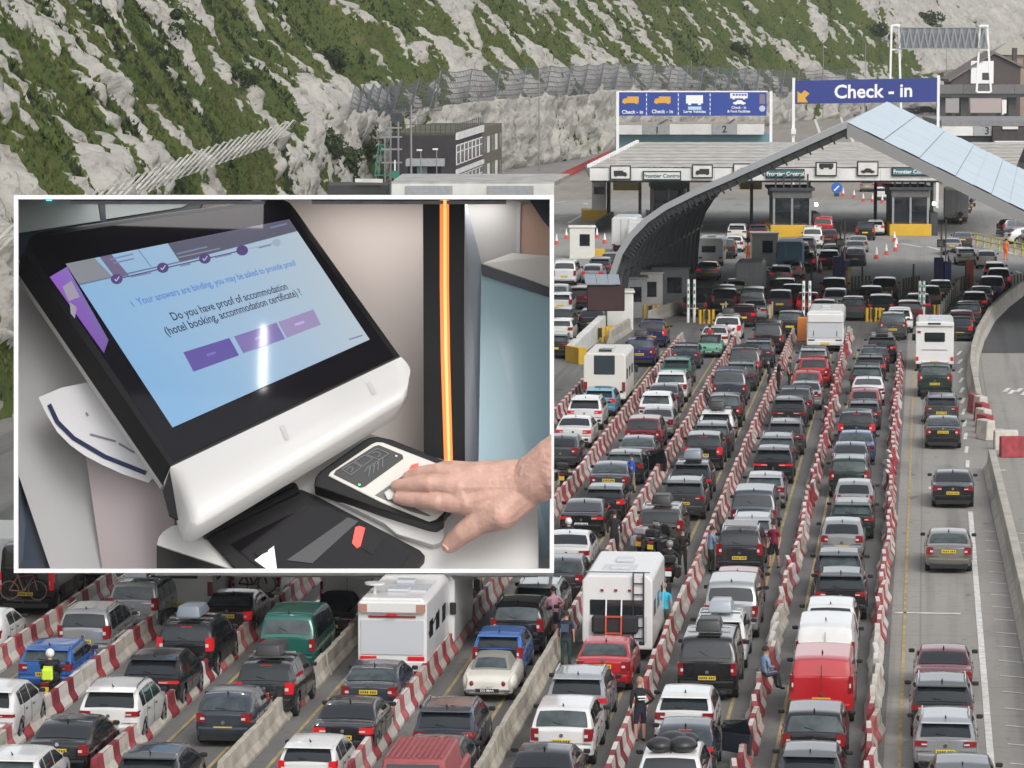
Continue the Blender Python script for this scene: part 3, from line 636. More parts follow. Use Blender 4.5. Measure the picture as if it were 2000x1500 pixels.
for z in (zt, zb):
    for dd in (0, 1.6): mb.bar(AX(LAT(1745, d), d+dd, z), AX(LAT(1925, d), d+dd, z), 0.22)
mb.build('chord', STEEL, r, world=True)
for i in range(12):
    x = 1752+i*14.5; mb = MB()
    for dd in (0, 1.6): mb.bar(AX(LAT(x, d), d+dd, zb), AX(LAT(x+7, d), d+dd, zt), 0.16); mb.bar(AX(LAT(x+7, d), d+dd, zt), AX(LAT(x+14.5, d), d+dd, zb), 0.16)
    mb.build('brace', STEEL, r, world=True)
mb = MB(); mb.grid([[AX(LAT(1752, d), d+1.7, zb), AX(LAT(1752, d), d+1.7, zt)], [AX(LAT(1922, d), d+1.7, zb), AX(LAT(1922, d), d+1.7, zt)]]); mb.build('walkway_mesh', mat('mesh_grey', (0.2, 0.22, 0.24), rough=0.7), r, world=True)
for xa, xb, xt, top, bot in ((1736, 1760, 1746, 49, 260), (1906, 1934, 1918, 50, 180)):
    mb = MB(); za = ZZ(top, d); zc = max(ZZ(bot, d), 0)
    for s_ in (-1, 1): mb.bar(AX(LAT(xt+s_*7, d), d+0.8, za), AX(LAT(xa if s_ < 0 else xb, d), d+0.8, zc), 0.38)
    for zq, w1 in ((za, 8), (ZZ(97, d), 9), (zc, 13)): mb.bar(AX(LAT((xa+xb)/2-w1, d), d+0.8, zq), AX(LAT((xa+xb)/2+w1, d), d+0.8, zq), 0.34)
    mb.build('leg_frame', SIGNW, r, world=True)
d = 800.0; r = thing_at('brown_hut', LAT(1925, d), d, 'brown gabled house behind the flyover with a white poster', 'house')
mb = MB(); q = [(1856, 240), (1990, 240), (1990, 130), (1938, 108), (1856, 158)]; mb.prism([AX(LAT(x, d), d, max(ZZ(y, d), 0)) for x, y in q], V_H*14); mb.build('wall', mat('brick_brown', (0.075, 0.06, 0.055), rough=0.9, var=0.15), r, world=True)
for (x0, y0), (x1, y1) in (((1850, 160), (1938, 105)), ((1938, 105), (1998, 134))):
    mb = MB(); a, b = AX(LAT(x0, d), d-0.8, ZZ(y0, d)), AX(LAT(x1, d), d-0.8, ZZ(y1, d)); mb.hexa([a, b, b+V_H*16, a+V_H*16, a+Vector((0, 0, .5)), b+Vector((0, 0, .5)), b+V_H*16+Vector((0, 0, .5)), a+V_H*16+Vector((0, 0, .5))]); mb.build('roof', mat('roof_tile_grey', (0.16, 0.14, 0.13), rough=0.9, var=0.2), r, world=True)
abox('chimney', LAT(1980, d), LAT(1988, d), d+4, d+6, ZZ(140, d), ZZ(94, d), mat('brick_brown', (0.075, 0.06, 0.055)), r)
abox('poster', LAT(1893, d), LAT(1937, d), d-0.5, d-0.2, ZZ(163, d), ZZ(119, d), SIGNW, r)
abox('poster_print', LAT(1897, d), LAT(1908, d), d-0.56, d-0.5, ZZ(132, d), ZZ(125, d), CABG, r); abox('poster_print', LAT(1915, d), LAT(1931, d), d-0.56, d-0.5, ZZ(156, d), ZZ(142, d), DSTEEL, r)
d = 815.0; r = thing_at('far_house', LAT(1990, d), d, 'pale stone house with beige hipped roof under the white cliff', 'house')
abox('wall', LAT(1960, d), LAT(2080, d), d, d+8, 0, ZZ(105, d), mat('stone_beige', (0.3, 0.24, 0.19), rough=0.9, var=0.15), r); mb = MB()
mb.hexa([AX(LAT(1930, d), d-1, ZZ(107, d)), AX(LAT(2090, d), d-1, ZZ(107, d)), AX(LAT(2090, d), d+9, ZZ(107, d)), AX(LAT(1930, d), d+9, ZZ(107, d)), AX(LAT(1965, d), d+3, ZZ(84, d)), AX(LAT(2060, d), d+3, ZZ(84, d)), AX(LAT(2060, d), d+5, ZZ(84, d)), AX(LAT(1965, d), d+5, ZZ(84, d))]); mb.build('roof', mat('roof_beige2', (0.32, 0.3, 0.25), rough=0.9), r, world=True)
for i in range(3): abox('window', LAT(1972+i*24, d), LAT(1981+i*24, d), d-0.1, d, ZZ(130, d), ZZ(115, d), GLASS, r)
for x0, x1, m_, lab in ((1842, 1886, mat('trailer_grey', (0.3, 0.29, 0.29), rough=0.5), 'grey box trailer under the flyover between the first two piers'), (1893, 1966, mat('trailer_pink', (0.38, 0.32, 0.31), rough=0.5), 'pale pink-grey articulated lorry under the flyover with white cab')):
    d = 790.0; r = thing_at('lorry', LAT((x0+x1)/2, d), d, lab, 'lorry', 'lorries under the flyover')
    abox('trailer', LAT(x0, d), LAT(x1-12, d), d, d+2.5, 1.1, 4.0, m_, r); abox('cab', LAT(x1-11, d), LAT(x1, d), d, d+2.4, 0.7, 3.7, WHITE, r)
    for x in (x0+6, x0+12, x1-18, x1-4): mb = MB(); mb.tube(AX(LAT(x, d), d-0.05, 0.5), AX(LAT(x, d), d+0.3, 0.5), 0.5, None, 10); mb.build('wheel', TYRE, r, world=True)
tag(abox('verge', LAT(1795, 770), LAT(2200, 770), 745, 749, 0, 0.9, mat('verge_yellow', (0.4, 0.36, 0.1), rough=0.9, var=0.3), None), 'yellow painted low kerb wall beneath the flyover', 'kerb wall')
# ---- building with number 3 at the far right
d = 480.0; r = thing_at('check_in_building', LAT(1930, d), d, 'check-in building with white fascia numbered 3 and dark windows', 'building')
sg('fascia_panel', 1838, 1899, 247, 265, d, 0.5, FASC, r); sg('fascia_panel', 1899.5, 1935, 247, 265, d-0.05, 0.5, CABG, r); ptext('lettering', '3', 1.3, LAT(1926, d), d-0.05, ZZ(256, d), INK, r)
sg('flat_roof', 1838, 2150, 236, 246.5, d+0.6, 22, mat('roof_grey', (0.2, 0.2, 0.2), rough=0.9, var=0.15), r)
sg('wall', 1842, 1936, 265.5, 420, d+1.5, 12, mat('wall_dull_grey', (0.1, 0.11, 0.11), rough=0.8), r); sg('wall', 1936.5, 2150, 248, 420, d-0.5, 12, mat('brick_dark', (0.055, 0.045, 0.045), rough=0.9, var=0.2), r)  # plain dark grey wall next to the dark brick one
for i in range(3):
    for j in range(2): sg('window', 1949+i*20, 1966+i*20, 282+j*18, 298+j*18, d-0.6, 0.1, GLASS, r)
sg('window_sill', 1940, 2010, 275, 277, d-0.7, 0.2, WHITE, r); sg('roof_unit', 1955, 1985, 247, 252, d-0.8, 1, FASC, r)
# ---- dark brick offices below the cliff
d = 440.0; r = thing_at('brick_office', LAT(830, d), d, 'dark brick flat-roofed office block with white framed windows below the cliff', 'office building')
ZT = ZZ(264, d); c0 = AX(LAT(763, d), d); c1 = AX(LAT(890, d), d); c2 = AX(-3.65, 472); c3 = AX(-1.32, 498)
BRK = mat('brick_black', (0.035, 0.03, 0.033), rough=0.9, var=0.25, scale=0.8); BRO = mat('brick_olive', (0.1, 0.085, 0.06), rough=0.9, var=0.2)
up = Vector((0, 0, ZT)); back = (c2-c1)
mb = MB(); mb.hexa([c0, c1, c1+back, c0+back, c0+up, c1+up, c1+back+up, c0+back+up]); mb.build('wall', BRK, r, world=True)
mb = MB(); mb.hexa([c0+up, c1+up, c1+back+up, c0+back+up, c0+up+Vector((0, 0, .3)), c1+up+Vector((0, 0, .3)), c1+back+up+Vector((0, 0, .3)), c0+back+up+Vector((0, 0, .3))]); mb.build('flat_roof', mat('roof_moss', (0.09, 0.085, 0.05), rough=0.95, var=0.3), r, world=True)
nrm = Vector((back.y, -back.x, 0)).normalized()
def wface(a, b, z0, z1, name, m, th, par=r): mb = MB(); mb.hexa([a+Vector((0, 0, z0)), b+Vector((0, 0, z0)), b+nrm*th+Vector((0, 0, z0)), a+nrm*th+Vector((0, 0, z0)), a+Vector((0, 0, z1)), b+Vector((0, 0, z1)), b+nrm*th+Vector((0, 0, z1)), a+nrm*th+Vector((0, 0, z1))]); return mb.build(name, m, par, world=True)
for z0, z1 in ((ZT-0.55, ZT+0.25), (2.9, 3.4)): wface(c1, c2, z0, z1, 'white_band', FASC, 0.25)
for j, (z0, z1) in enumerate(((0.4, 2.7), (3.9, 6.2))):
    for i in range(7):
        a = c1.lerp(c2, (i+0.12)/7); b = c1.lerp(c2, (i+0.88)/7); fr_ = wface(a, b, z0, z1, 'window', SIGNW, 0.08)
        for q in range(2):
            a2 = a.lerp(b, 0.08+0.47*q); b2 = a.lerp(b, 0.45+0.47*q); wface(a2+nrm*0.08, b2+nrm*0.08, z0+0.15, z1-0.9, 'pane', GLASSL, 0.05, fr_); wface(a2+nrm*0.08, b2+nrm*0.08, z1-0.75, z1-0.12, 'pane', GLASSL, 0.05, fr_)
mb = MB(); u2 = Vector((0, 0, ZZ(240, 498))); bk = V_R*-9
mb.hexa([c2, c3, c3+bk, c2+bk, c2+u2, c3+u2, c3+bk+u2, c2+bk+u2]); mb.build('rear_block', BRO, r, world=True)
for j, (z0, z1) in enumerate(((0.5, 2.6), (4.0, 6.0))):
    for i in range(5): wface(c2.lerp(c3, (i+0.2)/5), c2.lerp(c3, (i+0.75)/5), z0, z1, 'rear_window', WHITED if i % 2 else GLASSL, 0.06)
mb = MB()
for i in range(14):
    a = c0.lerp(c1, i/13); mb.bar(a+up, a+up+Vector((0, 0, 1.2)), 0.06); a2 = c1.lerp(c2, i/13); mb.bar(a2+up, a2+up+Vector((0, 0, 1.2)), 0.06)
for zq in (0.6, 1.2): mb.bar(c0+up+Vector((0, 0, zq)), c1+up+Vector((0, 0, zq)), 0.06); mb.bar(c1+up+Vector((0, 0, zq)), c2+up+Vector((0, 0, zq)), 0.06)
mb.build('roof_railing', DSTEEL, r, world=True)
d = 430.0; r = thing_at('entrance_porch', LAT(832, d), d, 'flat roofed entrance porch with pale teal door in front of the dark brick office', 'porch')
abox('porch_roof', LAT(793, d), LAT(868, d), d-1, d+4, ZZ(324, d), ZZ(312, d), CABG, r); abox('wall', LAT(796, d), LAT(862, d), d+1, d+4, 0, ZZ(325, d), BRK, r); abox('door', LAT(814, d), LAT(834, d), d+0.85, d+1, 0.1, ZZ(327, d), mat('door_teal', (0.25, 0.36, 0.4), rough=0.5), r)
d = 384.0; r = thing_at('flat_canopy', LAT(890, d), d, 'long flat white roof with grey name boards in front of the brick office', 'canopy')
mb = MB(); mb.hexa([AX(LAT(765, d), d, 4.0), AX(LAT(1083, d), d, 4.0), AX(LAT(1080, d)+2, d+20, 4.0), AX(LAT(755, d)+1, d+20, 4.0), AX(LAT(765, d), d, 4.42), AX(LAT(1083, d), d, 4.42), AX(LAT(1080, d)+2, d+20, 4.42), AX(LAT(755, d)+1, d+20, 4.42)]); mb.build('roof_slab', mat('roof_weathered', (0.36, 0.35, 0.33), rough=0.9, var=0.3, scale=0.5), r, world=True)
abox('fascia', LAT(765, d), LAT(1082, d), d-0.2, d-0.02, 2.6, 4.25, FASC, r)
for x0, x1 in ((793, 884), (952, 1042)): abox('name_board', LAT(x0, d), LAT(x1, d), d-0.4, d-0.21, 2.8, 4.05, CABG, r)
for x in (770, 900, 1070): abox('column', LAT(x, d), LAT(x+5, d), d+2, d+2.4, 0, 4.0, STEEL, r)
d = 395.0; r = thing_at('low_shed', LAT(725, d), d, 'low dark shed with a pale pitched edge below the dark bushes', 'shed')
abox('wall', LAT(640, d), LAT(757, d), d, d+8, 0, ZZ(362, d), mat('shed_dark', (0.05, 0.05, 0.05), rough=0.9), r); mb = MB(); mb.bar(AX(LAT(694, d), d-0.3, ZZ(352, d)), AX(LAT(748, d), d-0.3, ZZ(353, d)), 0.6, 0.35); mb.build('roof_edge', WHITED, r, world=True)
d = 436.0; r = thing_at('access_tower', LAT(762, d), d, 'grey scaffold access tower beside the dark brick office', 'scaffold tower')
for x in (752, 763, 778): mb = MB(); mb.bar(AX(LAT(x, d), d, 0), AX(LAT(x, d), d, ZZ(238, d)), 0.12); mb.bar(AX(LAT(x, d), d+2, 0), AX(LAT(x, d), d+2, ZZ(238, d)), 0.12); mb.build('upright', STEEL, r, world=True)
for y in (250, 268, 292, 318): mb = MB(); mb.bar(AX(LAT(745, d), d, ZZ(y, d)), AX(LAT(785, d), d, ZZ(y, d)), 0.12); mb.bar(AX(LAT(745, d), d+2, ZZ(y, d)), AX(LAT(785, d), d+2, ZZ(y, d)), 0.12); mb.build('ledger', STEEL, r, world=True)
abox('plant_box', LAT(762, d), LAT(784, d), d+2.5, d+4, ZZ(243, d), ZZ(222, d), DSTEEL, r)
d = 428.0; r = thing_at('green_ladder_frame', LAT(738, d), d, 'thin green metal frame standing below the dark bushes', 'frame')
GP = mat('green_paint', (0.02, 0.2, 0.13), rough=0.5)
mb = MB()
for a, b in (((740, 283), (732, 345)), ((740, 283), (752, 283)), ((732, 342), (775, 342)), ((745, 285), (740, 342))): mb.bar(AX(LAT(a[0], d), d, ZZ(a[1], d)), AX(LAT(b[0], d), d, ZZ(b[1], d)), 0.12)
mb.bar(AX(LAT(735, d), d, 0), AX(LAT(735, d), d, ZZ(342, d)), 0.12); mb.build('frame', GP, r, world=True); abox('sign_panel', LAT(766, d), LAT(780, d), d-1, d-0.8, ZZ(347, d), ZZ(333, d), GP, r)
mb = MB(); mb.bar(AX(LAT(772, d), d-0.7, 0), AX(LAT(772, d), d-0.7, ZZ(312, d)), 0.16); mb.build('post', WHITE, r, world=True)
tag(abox('white_hut', LAT(1112, 590), LAT(1133, 590), 590, 593, 0, ZZ(273, 590), WHITED, None, 0.05), 'narrow white hut at the foot of the rock wall', 'hut')

# ---- masts and lamp posts
def lamp_post(px, pyt, d, label, arm=0.0, rad=0.09, base=0.0, cat='lamp post', col=STEEL, head=True):
    p = AX(LAT(px, d), d, base); r = empty('lamp_post', p, YAW, label, cat, 'posts along the foot of the cliff'); zt = ZZ(pyt, d)-base
    mb = MB(); mb.tube((0, 0, 0), (0, 0, zt), rad, rad*0.6, 8); mb.build('post', col, r)
    if head:
        mb = MB(); mb.box(-0.45-arm, 0.15, -0.15, 0.15, zt, zt+0.18); mb.build('lamp_head', WHITE, r, bevel=0.03)
lamp_post(803, 205, 420, 'tall plain grey mast in front of the dark brick office', rad=0.16, head=False, cat='mast'); lamp_post(822, 295, 424, 'short lamp post on the porch, the one beside the tall mast'); lamp_post(853, 293, 425, 'short lamp post near the end of the porch roof')
lamp_post(936, 226, 470, 'white post on the corner of the office roof', head=False, cat='post', base=7.2)
for px, t, d, lab in ((1053, 122, 520, 'slender grey post at the bend of the dark netting'), (1152, 132, 600, 'slender post beyond the bend of the netting, above the white hut'), (1246, 124, 640, 'slender post above the yellow lorry panels'), (1349, 118, 690, 'slender post above the white vehicle panel of the blue sign'), (1457, 112, 730, 'slender post above the coach panel of the blue sign'), (1606, 82, 768, 'slender post above the amber arrow of the Check - in sign'), (1688, 84, 790, 'slender post above the word Check'), (1846, 88, 815, 'slender post below the lattice truss')):
    lamp_post(px, t, d, lab, head=False, cat='post', rad=0.1)
lamp_post(15, 718, 205, 'dark post at the edge of the picture below the grey wall', rad=0.13, head=False, cat='post', col=DSTEEL); lamp_post(22, 535, 215, 'grey lamp post against the grey rock wall', rad=0.1)

# ---- catch fences along the top of the rock wall
def net_fence(name, d0, d1, hgt, lean, gap, wire, m, mp, label, step=6.0, base_up=0.0, sag=0.25, cat='fence'):
    i0, i1 = np.searchsorted(BY, d0), np.searchsorted(BY, d1); t0, t1 = T[i0], T[i1]; n_ = int((t1-t0)/step)
    def bpos(t):
        x, y = np.interp(t, T, BX), np.interp(t, T, BY); nx, ny = np.interp(t, T, NX), np.interp(t, T, NY); hw_ = np.interp(y, [0, 197, 500, 606, 768, 930], [8.7, 8.7, 9.3, 9.0, 5.5, 5.0])+base_up
        return AX(x-nx*(hw_*0.22-0.9), y-ny*(hw_*0.22-0.9), hw_-0.6), V_R*nx+V_H*ny
    p, nn_ = bpos(t0); r = empty(name, p, 0, label, cat)
    for i in range(n_+1):
        a, nr = bpos(t0+i*step); mb = MB(); mb.bar(a, a+Vector((0, 0, hgt))+nr*lean, 0.14); mb.build('post', mp, r, world=True)
    mb = MB(); rows_ = max(3, int(hgt/gap)); cols = int((t1-t0)/gap)
    def q(u, v):
        a, nr = bpos(t0+u*(t1-t0)); s_ = math.sin(math.pi*((u*(t1-t0)/step) % 1)); return a+Vector((0, 0, v*hgt-sag*s_*v))+nr*(lean*v+0.35*s_*math.sin(3.14*v))
    for j in range(rows_+1):
        for i in range(cols): mb_a, mb_b = q(i/cols, j/rows_), q((i+1)/cols, j/rows_); mb.poly([mb_a, mb_b, mb_b+Vector((0, 0, wire)), mb_a+Vector((0, 0, wire))])
    for i in range(cols+1):
        for j in range(rows_):
            a, b = q(i/cols, j/rows_), q(min(1, (i+0.6)/cols), (j+1)/rows_); tt = V_H*wire*1.2+V_R*wire*0.6; mb.poly([a, b, b+tt, a+tt])
    nt = mb.build('net', m, r, world=True, fix=False); return r
net_fence('catch_fence', 497, 800, 5.2, 0.9, 0.7, 0.11, mat('net_dark', (0.085, 0.095, 0.11), rough=0.8), STEEL, 'dark grey rockfall netting on posts along the top of the rock wall', 14, sag=0.35)
net_fence('catch_fence', 190, 374, 2.5, 2.4, 1.4, 0.06, mat('net_white', (0.36, 0.345, 0.315), rough=0.7), WHITED, 'white rope rockfall fence along the top of the grey wall', 5.5, sag=0.2)
net_fence('catch_fence', 440, 496, 4.4, 1.2, 0.6, 0.12, mat('net_dark', (0.085, 0.09, 0.1), rough=0.8), STEEL, 'short dark rockfall netting stretch above the brick office roof', 8, sag=0.8)
# ================================================================== vehicles
def smooth1(y, pts, r):
    xs = [p[0] for p in pts]; zs = [p[1] for p in pts]
    o = np.linspace(-1, 1, 9)*r
    return np.mean([np.interp(y+d, xs, zs) for d in o], axis=0)
class Shape:
    """one vehicle body: profiles along y (0 = tail, L = nose)"""
    def __init__(s, L, W, H, top, belt, zs=0.24, tumble=0.30, ra=0.8, fa=0.85, wr=0.33, rnd=0.10, tail=0.94, rise=0.0):
        s.L, s.W, s.H, s.top, s.belt, s.zs, s.tumble, s.ra, s.fa, s.wr, s.rnd, s.tail = L, W, H, top, belt, zs, tumble, ra, L-fa, wr, rnd, tail
    def zt(s, y): return float(smooth1(np.clip(y, s.rnd*0, s.L), s.top, s.rnd))
    def zb(s, y): return min(float(smooth1(y, s.belt, 0.15)), s.zt(y)-0.02)
    def w(s, y): return s.W/2*float(np.interp(y, [0, 0.12, 0.55, s.L-1.1, s.L-0.3, s.L], [s.tail, s.tail+0.03, 1, 1, 0.93, 0.82]))
    def prof(s, y):
        w_, zt, zb = s.w(y), s.zt(y), s.zb(y); h = zt-zb; zs = s.zs+float(np.interp(y, [0, 0.25, s.L-0.3, s.L], [0.10, 0, 0, 0.06]))
        b = 0.965*w_; wr = b-s.tumble*h
        return [(0, zs), (0.8*w_, zs), (0.95*w_, zs+0.05), (0.995*w_, zs+0.22), (w_, zb*0.72), (0.985*w_, zb-0.06), (b, zb),
                (b+(wr-b)*0.5, zb+h*0.5), (wr, zb+h*0.86), (wr*0.95, zb+h*0.955), (wr*0.8, zb+h*0.99), (wr*0.4, zt+0.012), (0, zt+0.02)]
    def ysamp(s):
        y = 0.0; o = []
        while y < s.L: o.append(y); y += 0.05 if (y < 0.3 or y > s.L-0.3) else 0.13
        return o+[s.L]
    def body(s):
        ys = s.ysamp(); P = []
        for y in ys:
            pr = s.prof(y); row = [(x, y, z) for x, z in pr]+[(-x, y, z) for x, z in pr[-2:0:-1]]; P.append(row)
        mb = MB(); n = len(P[0]); v = [q for r_ in P for q in r_]; f = []
        for i in range(len(P)-1):
            for j in range(n): f.append((i*n+j, i*n+(j+1) % n, (i+1)*n+(j+1) % n, (i+1)*n+j))
        mb.mesh(v, f)
        for e, sg_ in ((0, -1), (len(P)-1, 1)):                         # bowed end caps
            pr = s.prof(ys[e]); nx = 6; G = []
            for x, z in pr[1:]:
                G.append([(x*(2*k/nx-1), ys[e]+sg_*0.07*(1-(2*k/nx-1)**2)*(1 if 0 < k < nx else 0)*min(1, x/(0.6*s.W/2+1e-6)), z) for k in range(nx+1)])
            G[-1] = [(pr[-2][0]*(2*k/nx-1)*0.0 if False else 0.0, ys[e], pr[-1][1]) for k in range(nx+1)]
            mb.grid(G)
            mb.poly([(x, y, z) for x, y, z in G[0]]+[(0, ys[e], pr[0][1])])
        me = mb.data('body', [WHITE], smooth=32)
        # wheel arches
        o = bpy.data.objects.new('body', me); COL.objects.link(o); ct = MB()
        for y in (s.ra, s.fa):
            for sd_ in (-1, 1): ct.tube((sd_*(s.W/2-0.28), y, s.wr+0.02), (sd_*(s.W/2+0.3), y, s.wr+0.02), s.wr+0.065, None, 20)
        co = add('cut', ct.data('cut', [BLACK])); md = o.modifiers.new('b', 'BOOLEAN'); md.operation = 'DIFFERENCE'; md.object = co; md.solver = 'EXACT'
        dg = bpy.context.evaluated_depsgraph_get(); m2 = bpy.data.meshes.new_from_object(o.evaluated_get(dg)); m2.name = 'body'
        bpy.data.objects.remove(o); bpy.data.objects.remove(co)
        if len(m2.polygons) < 100: m2 = me
        else: m2.polygons.foreach_set('use_smooth', [True]*len(m2.polygons)); m2.set_sharp_from_angle(angle=R(32))
        m2.materials.clear(); m2.materials.append(WHITE); return m2
    def xz(s, y, z):                            # half width at height z above the belt
        pr = s.prof(y)[5:]; return float(np.interp(z, [q[1] for q in pr], [q[0] for q in pr]))
    def topz(s, y, x):
        pr = s.prof(y)[6:][::-1]; return float(np.interp(abs(x), [q[0] for q in pr], [q[1] for q in pr]))
    def screen(s, y0, y1, fr0, fr1, back):      # rear window or windscreen lying on the shell
        P = []
        for i in range(9):
            t = i/8; y = y0+(y1-y0)*t; wt = s.prof(y)[9][0]; f_ = fr0+(fr1-fr0)*t
            e = 0.03*math.sin(math.pi*t)
            row = []
            for k in range(7):
                x = wt*(f_+e)*(2*k/6-1); row.append((x, y+(-0.014 if back else 0.014), s.topz(y, x)+0.012))
            P.append(row)
        mb = MB(); mb.grid(P, 0, back); return mb
    def side(s, ya, yb, sd_, low=0.05, high=0.11):
        P = []
        for i in range(9):
            y = ya+(yb-ya)*i/8; zt, zb = s.zt(y), s.zb(y); z0 = zb+low; z1 = max(z0+0.01, min(s.H-high, zt-high)); row = []
            for k in range(4):
                z = z0+(z1-z0)*k/3; row.append((sd_*(s.xz(y, z)+0.007), y, z))
            P.append(row)
        mb = MB(); mb.grid(P, 0, sd_ > 0); return mb
def wheel_meshes(r, wd=0.21):
    t = MB(); n = 18; P = []
    for x, q in ((-wd/2, r*0.66), (-wd/2, r*0.93), (-wd/2+0.03, r), (wd/2-0.03, r), (wd/2, r*0.93), (wd/2, r*0.66)):
        P.append([(x, q*math.cos(2*math.pi*i/n), q*math.sin(2*math.pi*i/n)) for i in range(n+1)])
    t.grid(P)
    m = MB(); m.tube((wd/2-0.05, 0, 0), (wd/2-0.04, 0, 0), r*0.67, None, 16)
    for i in range(5):
        a = i*1.2566; m.bar((wd/2-0.03, math.cos(a)*0.03, math.sin(a)*0.03), (wd/2-0.02, math.cos(a)*r*0.63, math.sin(a)*r*0.63), 0.07, 0.05, up=(1, 0, 0))
    m.tube((wd/2-0.05, 0, 0), (wd/2-0.005, 0, 0), 0.06, None, 8)
    return t.data('tyre', [TYRE], smooth=40), m.data('rim', [RIM])
WH = {}
def boxmesh(name, lst, m, bevel=0.0):
    mb = MB()
    for b in lst: mb.box(*b)
    return mb.data(name, [m], bevel=bevel)
TYPES = {}
def make_type(key, sh, rw, sides, lampz, lamp, plz, ws, name, cat, mirror=True, handles=True, rails=False, spoiler=False, valance=True, glass_rear=True, tailq=0.0, spare=False, vanlines=False):
    parts = []           # (name, mesh, material role, location, sub list, far-visible)
    parts.append(('body', sh.body(), 'paint', (0, 0, 0), [], True))
    W2 = sh.w(0)
    if rw: parts.append(('rear_window', sh.screen(rw[0], rw[1], rw[2], rw[3], True).data('rear_window', [GLASS], smooth=True, fix=False), 'glass', (0, 0, 0), [], True))
    if ws: parts.append(('windscreen', sh.screen(ws[0], ws[1], 0.93, 0.9, False).data('windscreen', [GLASS], smooth=True, fix=False), 'glass', (0, 0, 0), [], False))
    for ya, yb in sides:
        for sd_ in (-1, 1): parts.append(('side_window', sh.side(ya, yb, sd_).data('side_window', [GLASS], smooth=True, fix=False), 'glass', (0, 0, 0), [], True))
    lw, lh = lamp
    for sd_ in (-1, 1):
        mb = MB(); x1 = sd_*(W2+0.012); x0 = sd_*(W2-lw)
        P = [[(x0, -0.035-0.05, lampz), (x1-sd_*0.03, -0.03, lampz), (x1, 0.05, lampz), (x1+sd_*0.012, 0.22, lampz+0.02)], [(x0, -0.035-0.05, lampz+lh), (x1-sd_*0.03, -0.03, lampz+lh), (x1-sd_*0.01, 0.05, lampz+lh), (x1, 0.22, lampz+lh)]]
        mb.grid(P, 0); mb.grid([[(a, b+0.1, c) for a, b, c in P[0]], P[0]]); mb.grid([P[1], [(a, b+0.1, c) for a, b, c in P[1]]])
        cl_ = MB(); cl_.box(min(x0, x0+sd_*lw*0.45), max(x0, x0+sd_*lw*0.45), -0.098, -0.06, lampz+lh*0.3, lampz+lh*0.55)
        parts.append(('tail_light', mb.data('tail_light', [LAMP]), 'lamp', (0, 0, 0), [('reversing_lens', cl_.data('reversing_lens', [LAMPW]))], True))
    parts.append(('number_plate', boxmesh('number_plate', [(-0.27, 0.27, -0.112, -0.085, plz, plz+0.125)], PLATEY), 'plate', (0, 0, 0), [('registration', boxmesh('registration', [(-0.23+0.065*i+(0.03 if i > 3 else 0), -0.19+0.065*i+(0.03 if i > 3 else 0), -0.115, -0.112, plz+0.03, plz+0.095) for i in range(7)], INK))], True))
    mb = MB(); zb0 = sh.zs+0.10; P = []
    for z, o in ((zb0, 0.03), (zb0+0.06, 0.10), (zb0+0.22, 0.12), (zb0+0.27, 0.06)):
        P.append([(W2*1.02, 0.35, z), (W2*1.015, 0.1, z), (W2*0.9, -o*0.75, z), (W2*0.45, -o-0.03, z), (-W2*0.45, -o-0.03, z), (-W2*0.9, -o*0.75, z), (-W2*1.015, 0.1, z), (-W2*1.02, 0.35, z)])
    mb.grid(P); parts.append(('bumper', mb.data('bumper', [WHITE], smooth=50), 'paint', (0, 0, 0), [], True))
    if valance: parts.append(('valance', boxmesh('valance', [(-W2*0.86, W2*0.86, -0.11, 0.3, sh.zs-0.02, zb0+0.05)], BLACK), 'dark', (0, 0, 0), [], True))
    if mirror:
        ym = (ws[0]-0.35) if ws else sh.L-1.4; zm = sh.zb(ym)+0.08
        for sd_ in (-1, 1): parts.append(('door_mirror', boxmesh('door_mirror', [(min(sd_*(sh.W/2-0.02), sd_*(sh.W/2+0.17)), max(sd_*(sh.W/2-0.02), sd_*(sh.W/2+0.17)), ym, ym+0.1, zm, zm+0.13)], BLACK, 0.03), 'dark', (0, 0, 0), [], True))
    if handles:
        for sd_ in (-1, 1):
            for ya, yb in sides[:2]: y = ya+0.12; parts.append(('door_handle', boxmesh('door_handle', [(sd_*sh.w(y)-0.015, sd_*sh.w(y)+0.015, y, y+0.18, sh.zb(y)-0.13, sh.zb(y)-0.1)], BLACK), 'dark', (0, 0, 0), [], False))
    seam = MB()
    if rw: zz = plz+0.2; seam.box(-W2*0.97, W2*0.97, -0.055, -0.04, sh.zs+0.42, sh.zs+0.435)
    if vanlines: seam.box(-0.008, 0.008, -0.078, -0.05, 0.5, sh.H-0.2)
    for sd_ in (-1, 1):
        for ya, yb in sides[:2]: seam.box(sd_*sh.w(ya)-0.004, sd_*sh.w(ya)+0.004, ya-0.06, ya-0.045, sh.zs+0.1, sh.zb(ya))
    if seam.f: parts.append(('shut_lines', seam.data('shut_lines', [BLACK]), 'dark', (0, 0, 0), [], False))
    parts.append(('aerial', (lambda q: q.data('aerial', [BLACK]))(MB().tube((0, (rw[1]+0.25) if rw else 1, sh.topz((rw[1]+0.25) if rw else 1, 0)-0.01), (0, (rw[1]+0.1) if rw else 0.8, sh.topz((rw[1]+0.2) if rw else 1, 0)+0.11), 0.03, 0.012, 5)), 'dark', (0, 0, 0), [], False))
    badge = MB(); badge.tube((0, -0.06, plz+0.24), (0, -0.1, plz+0.24), 0.055, None, 12); parts.append(('badge', badge.data('badge', [CHROME]), 'chrome', (0, 0, 0), [], False))
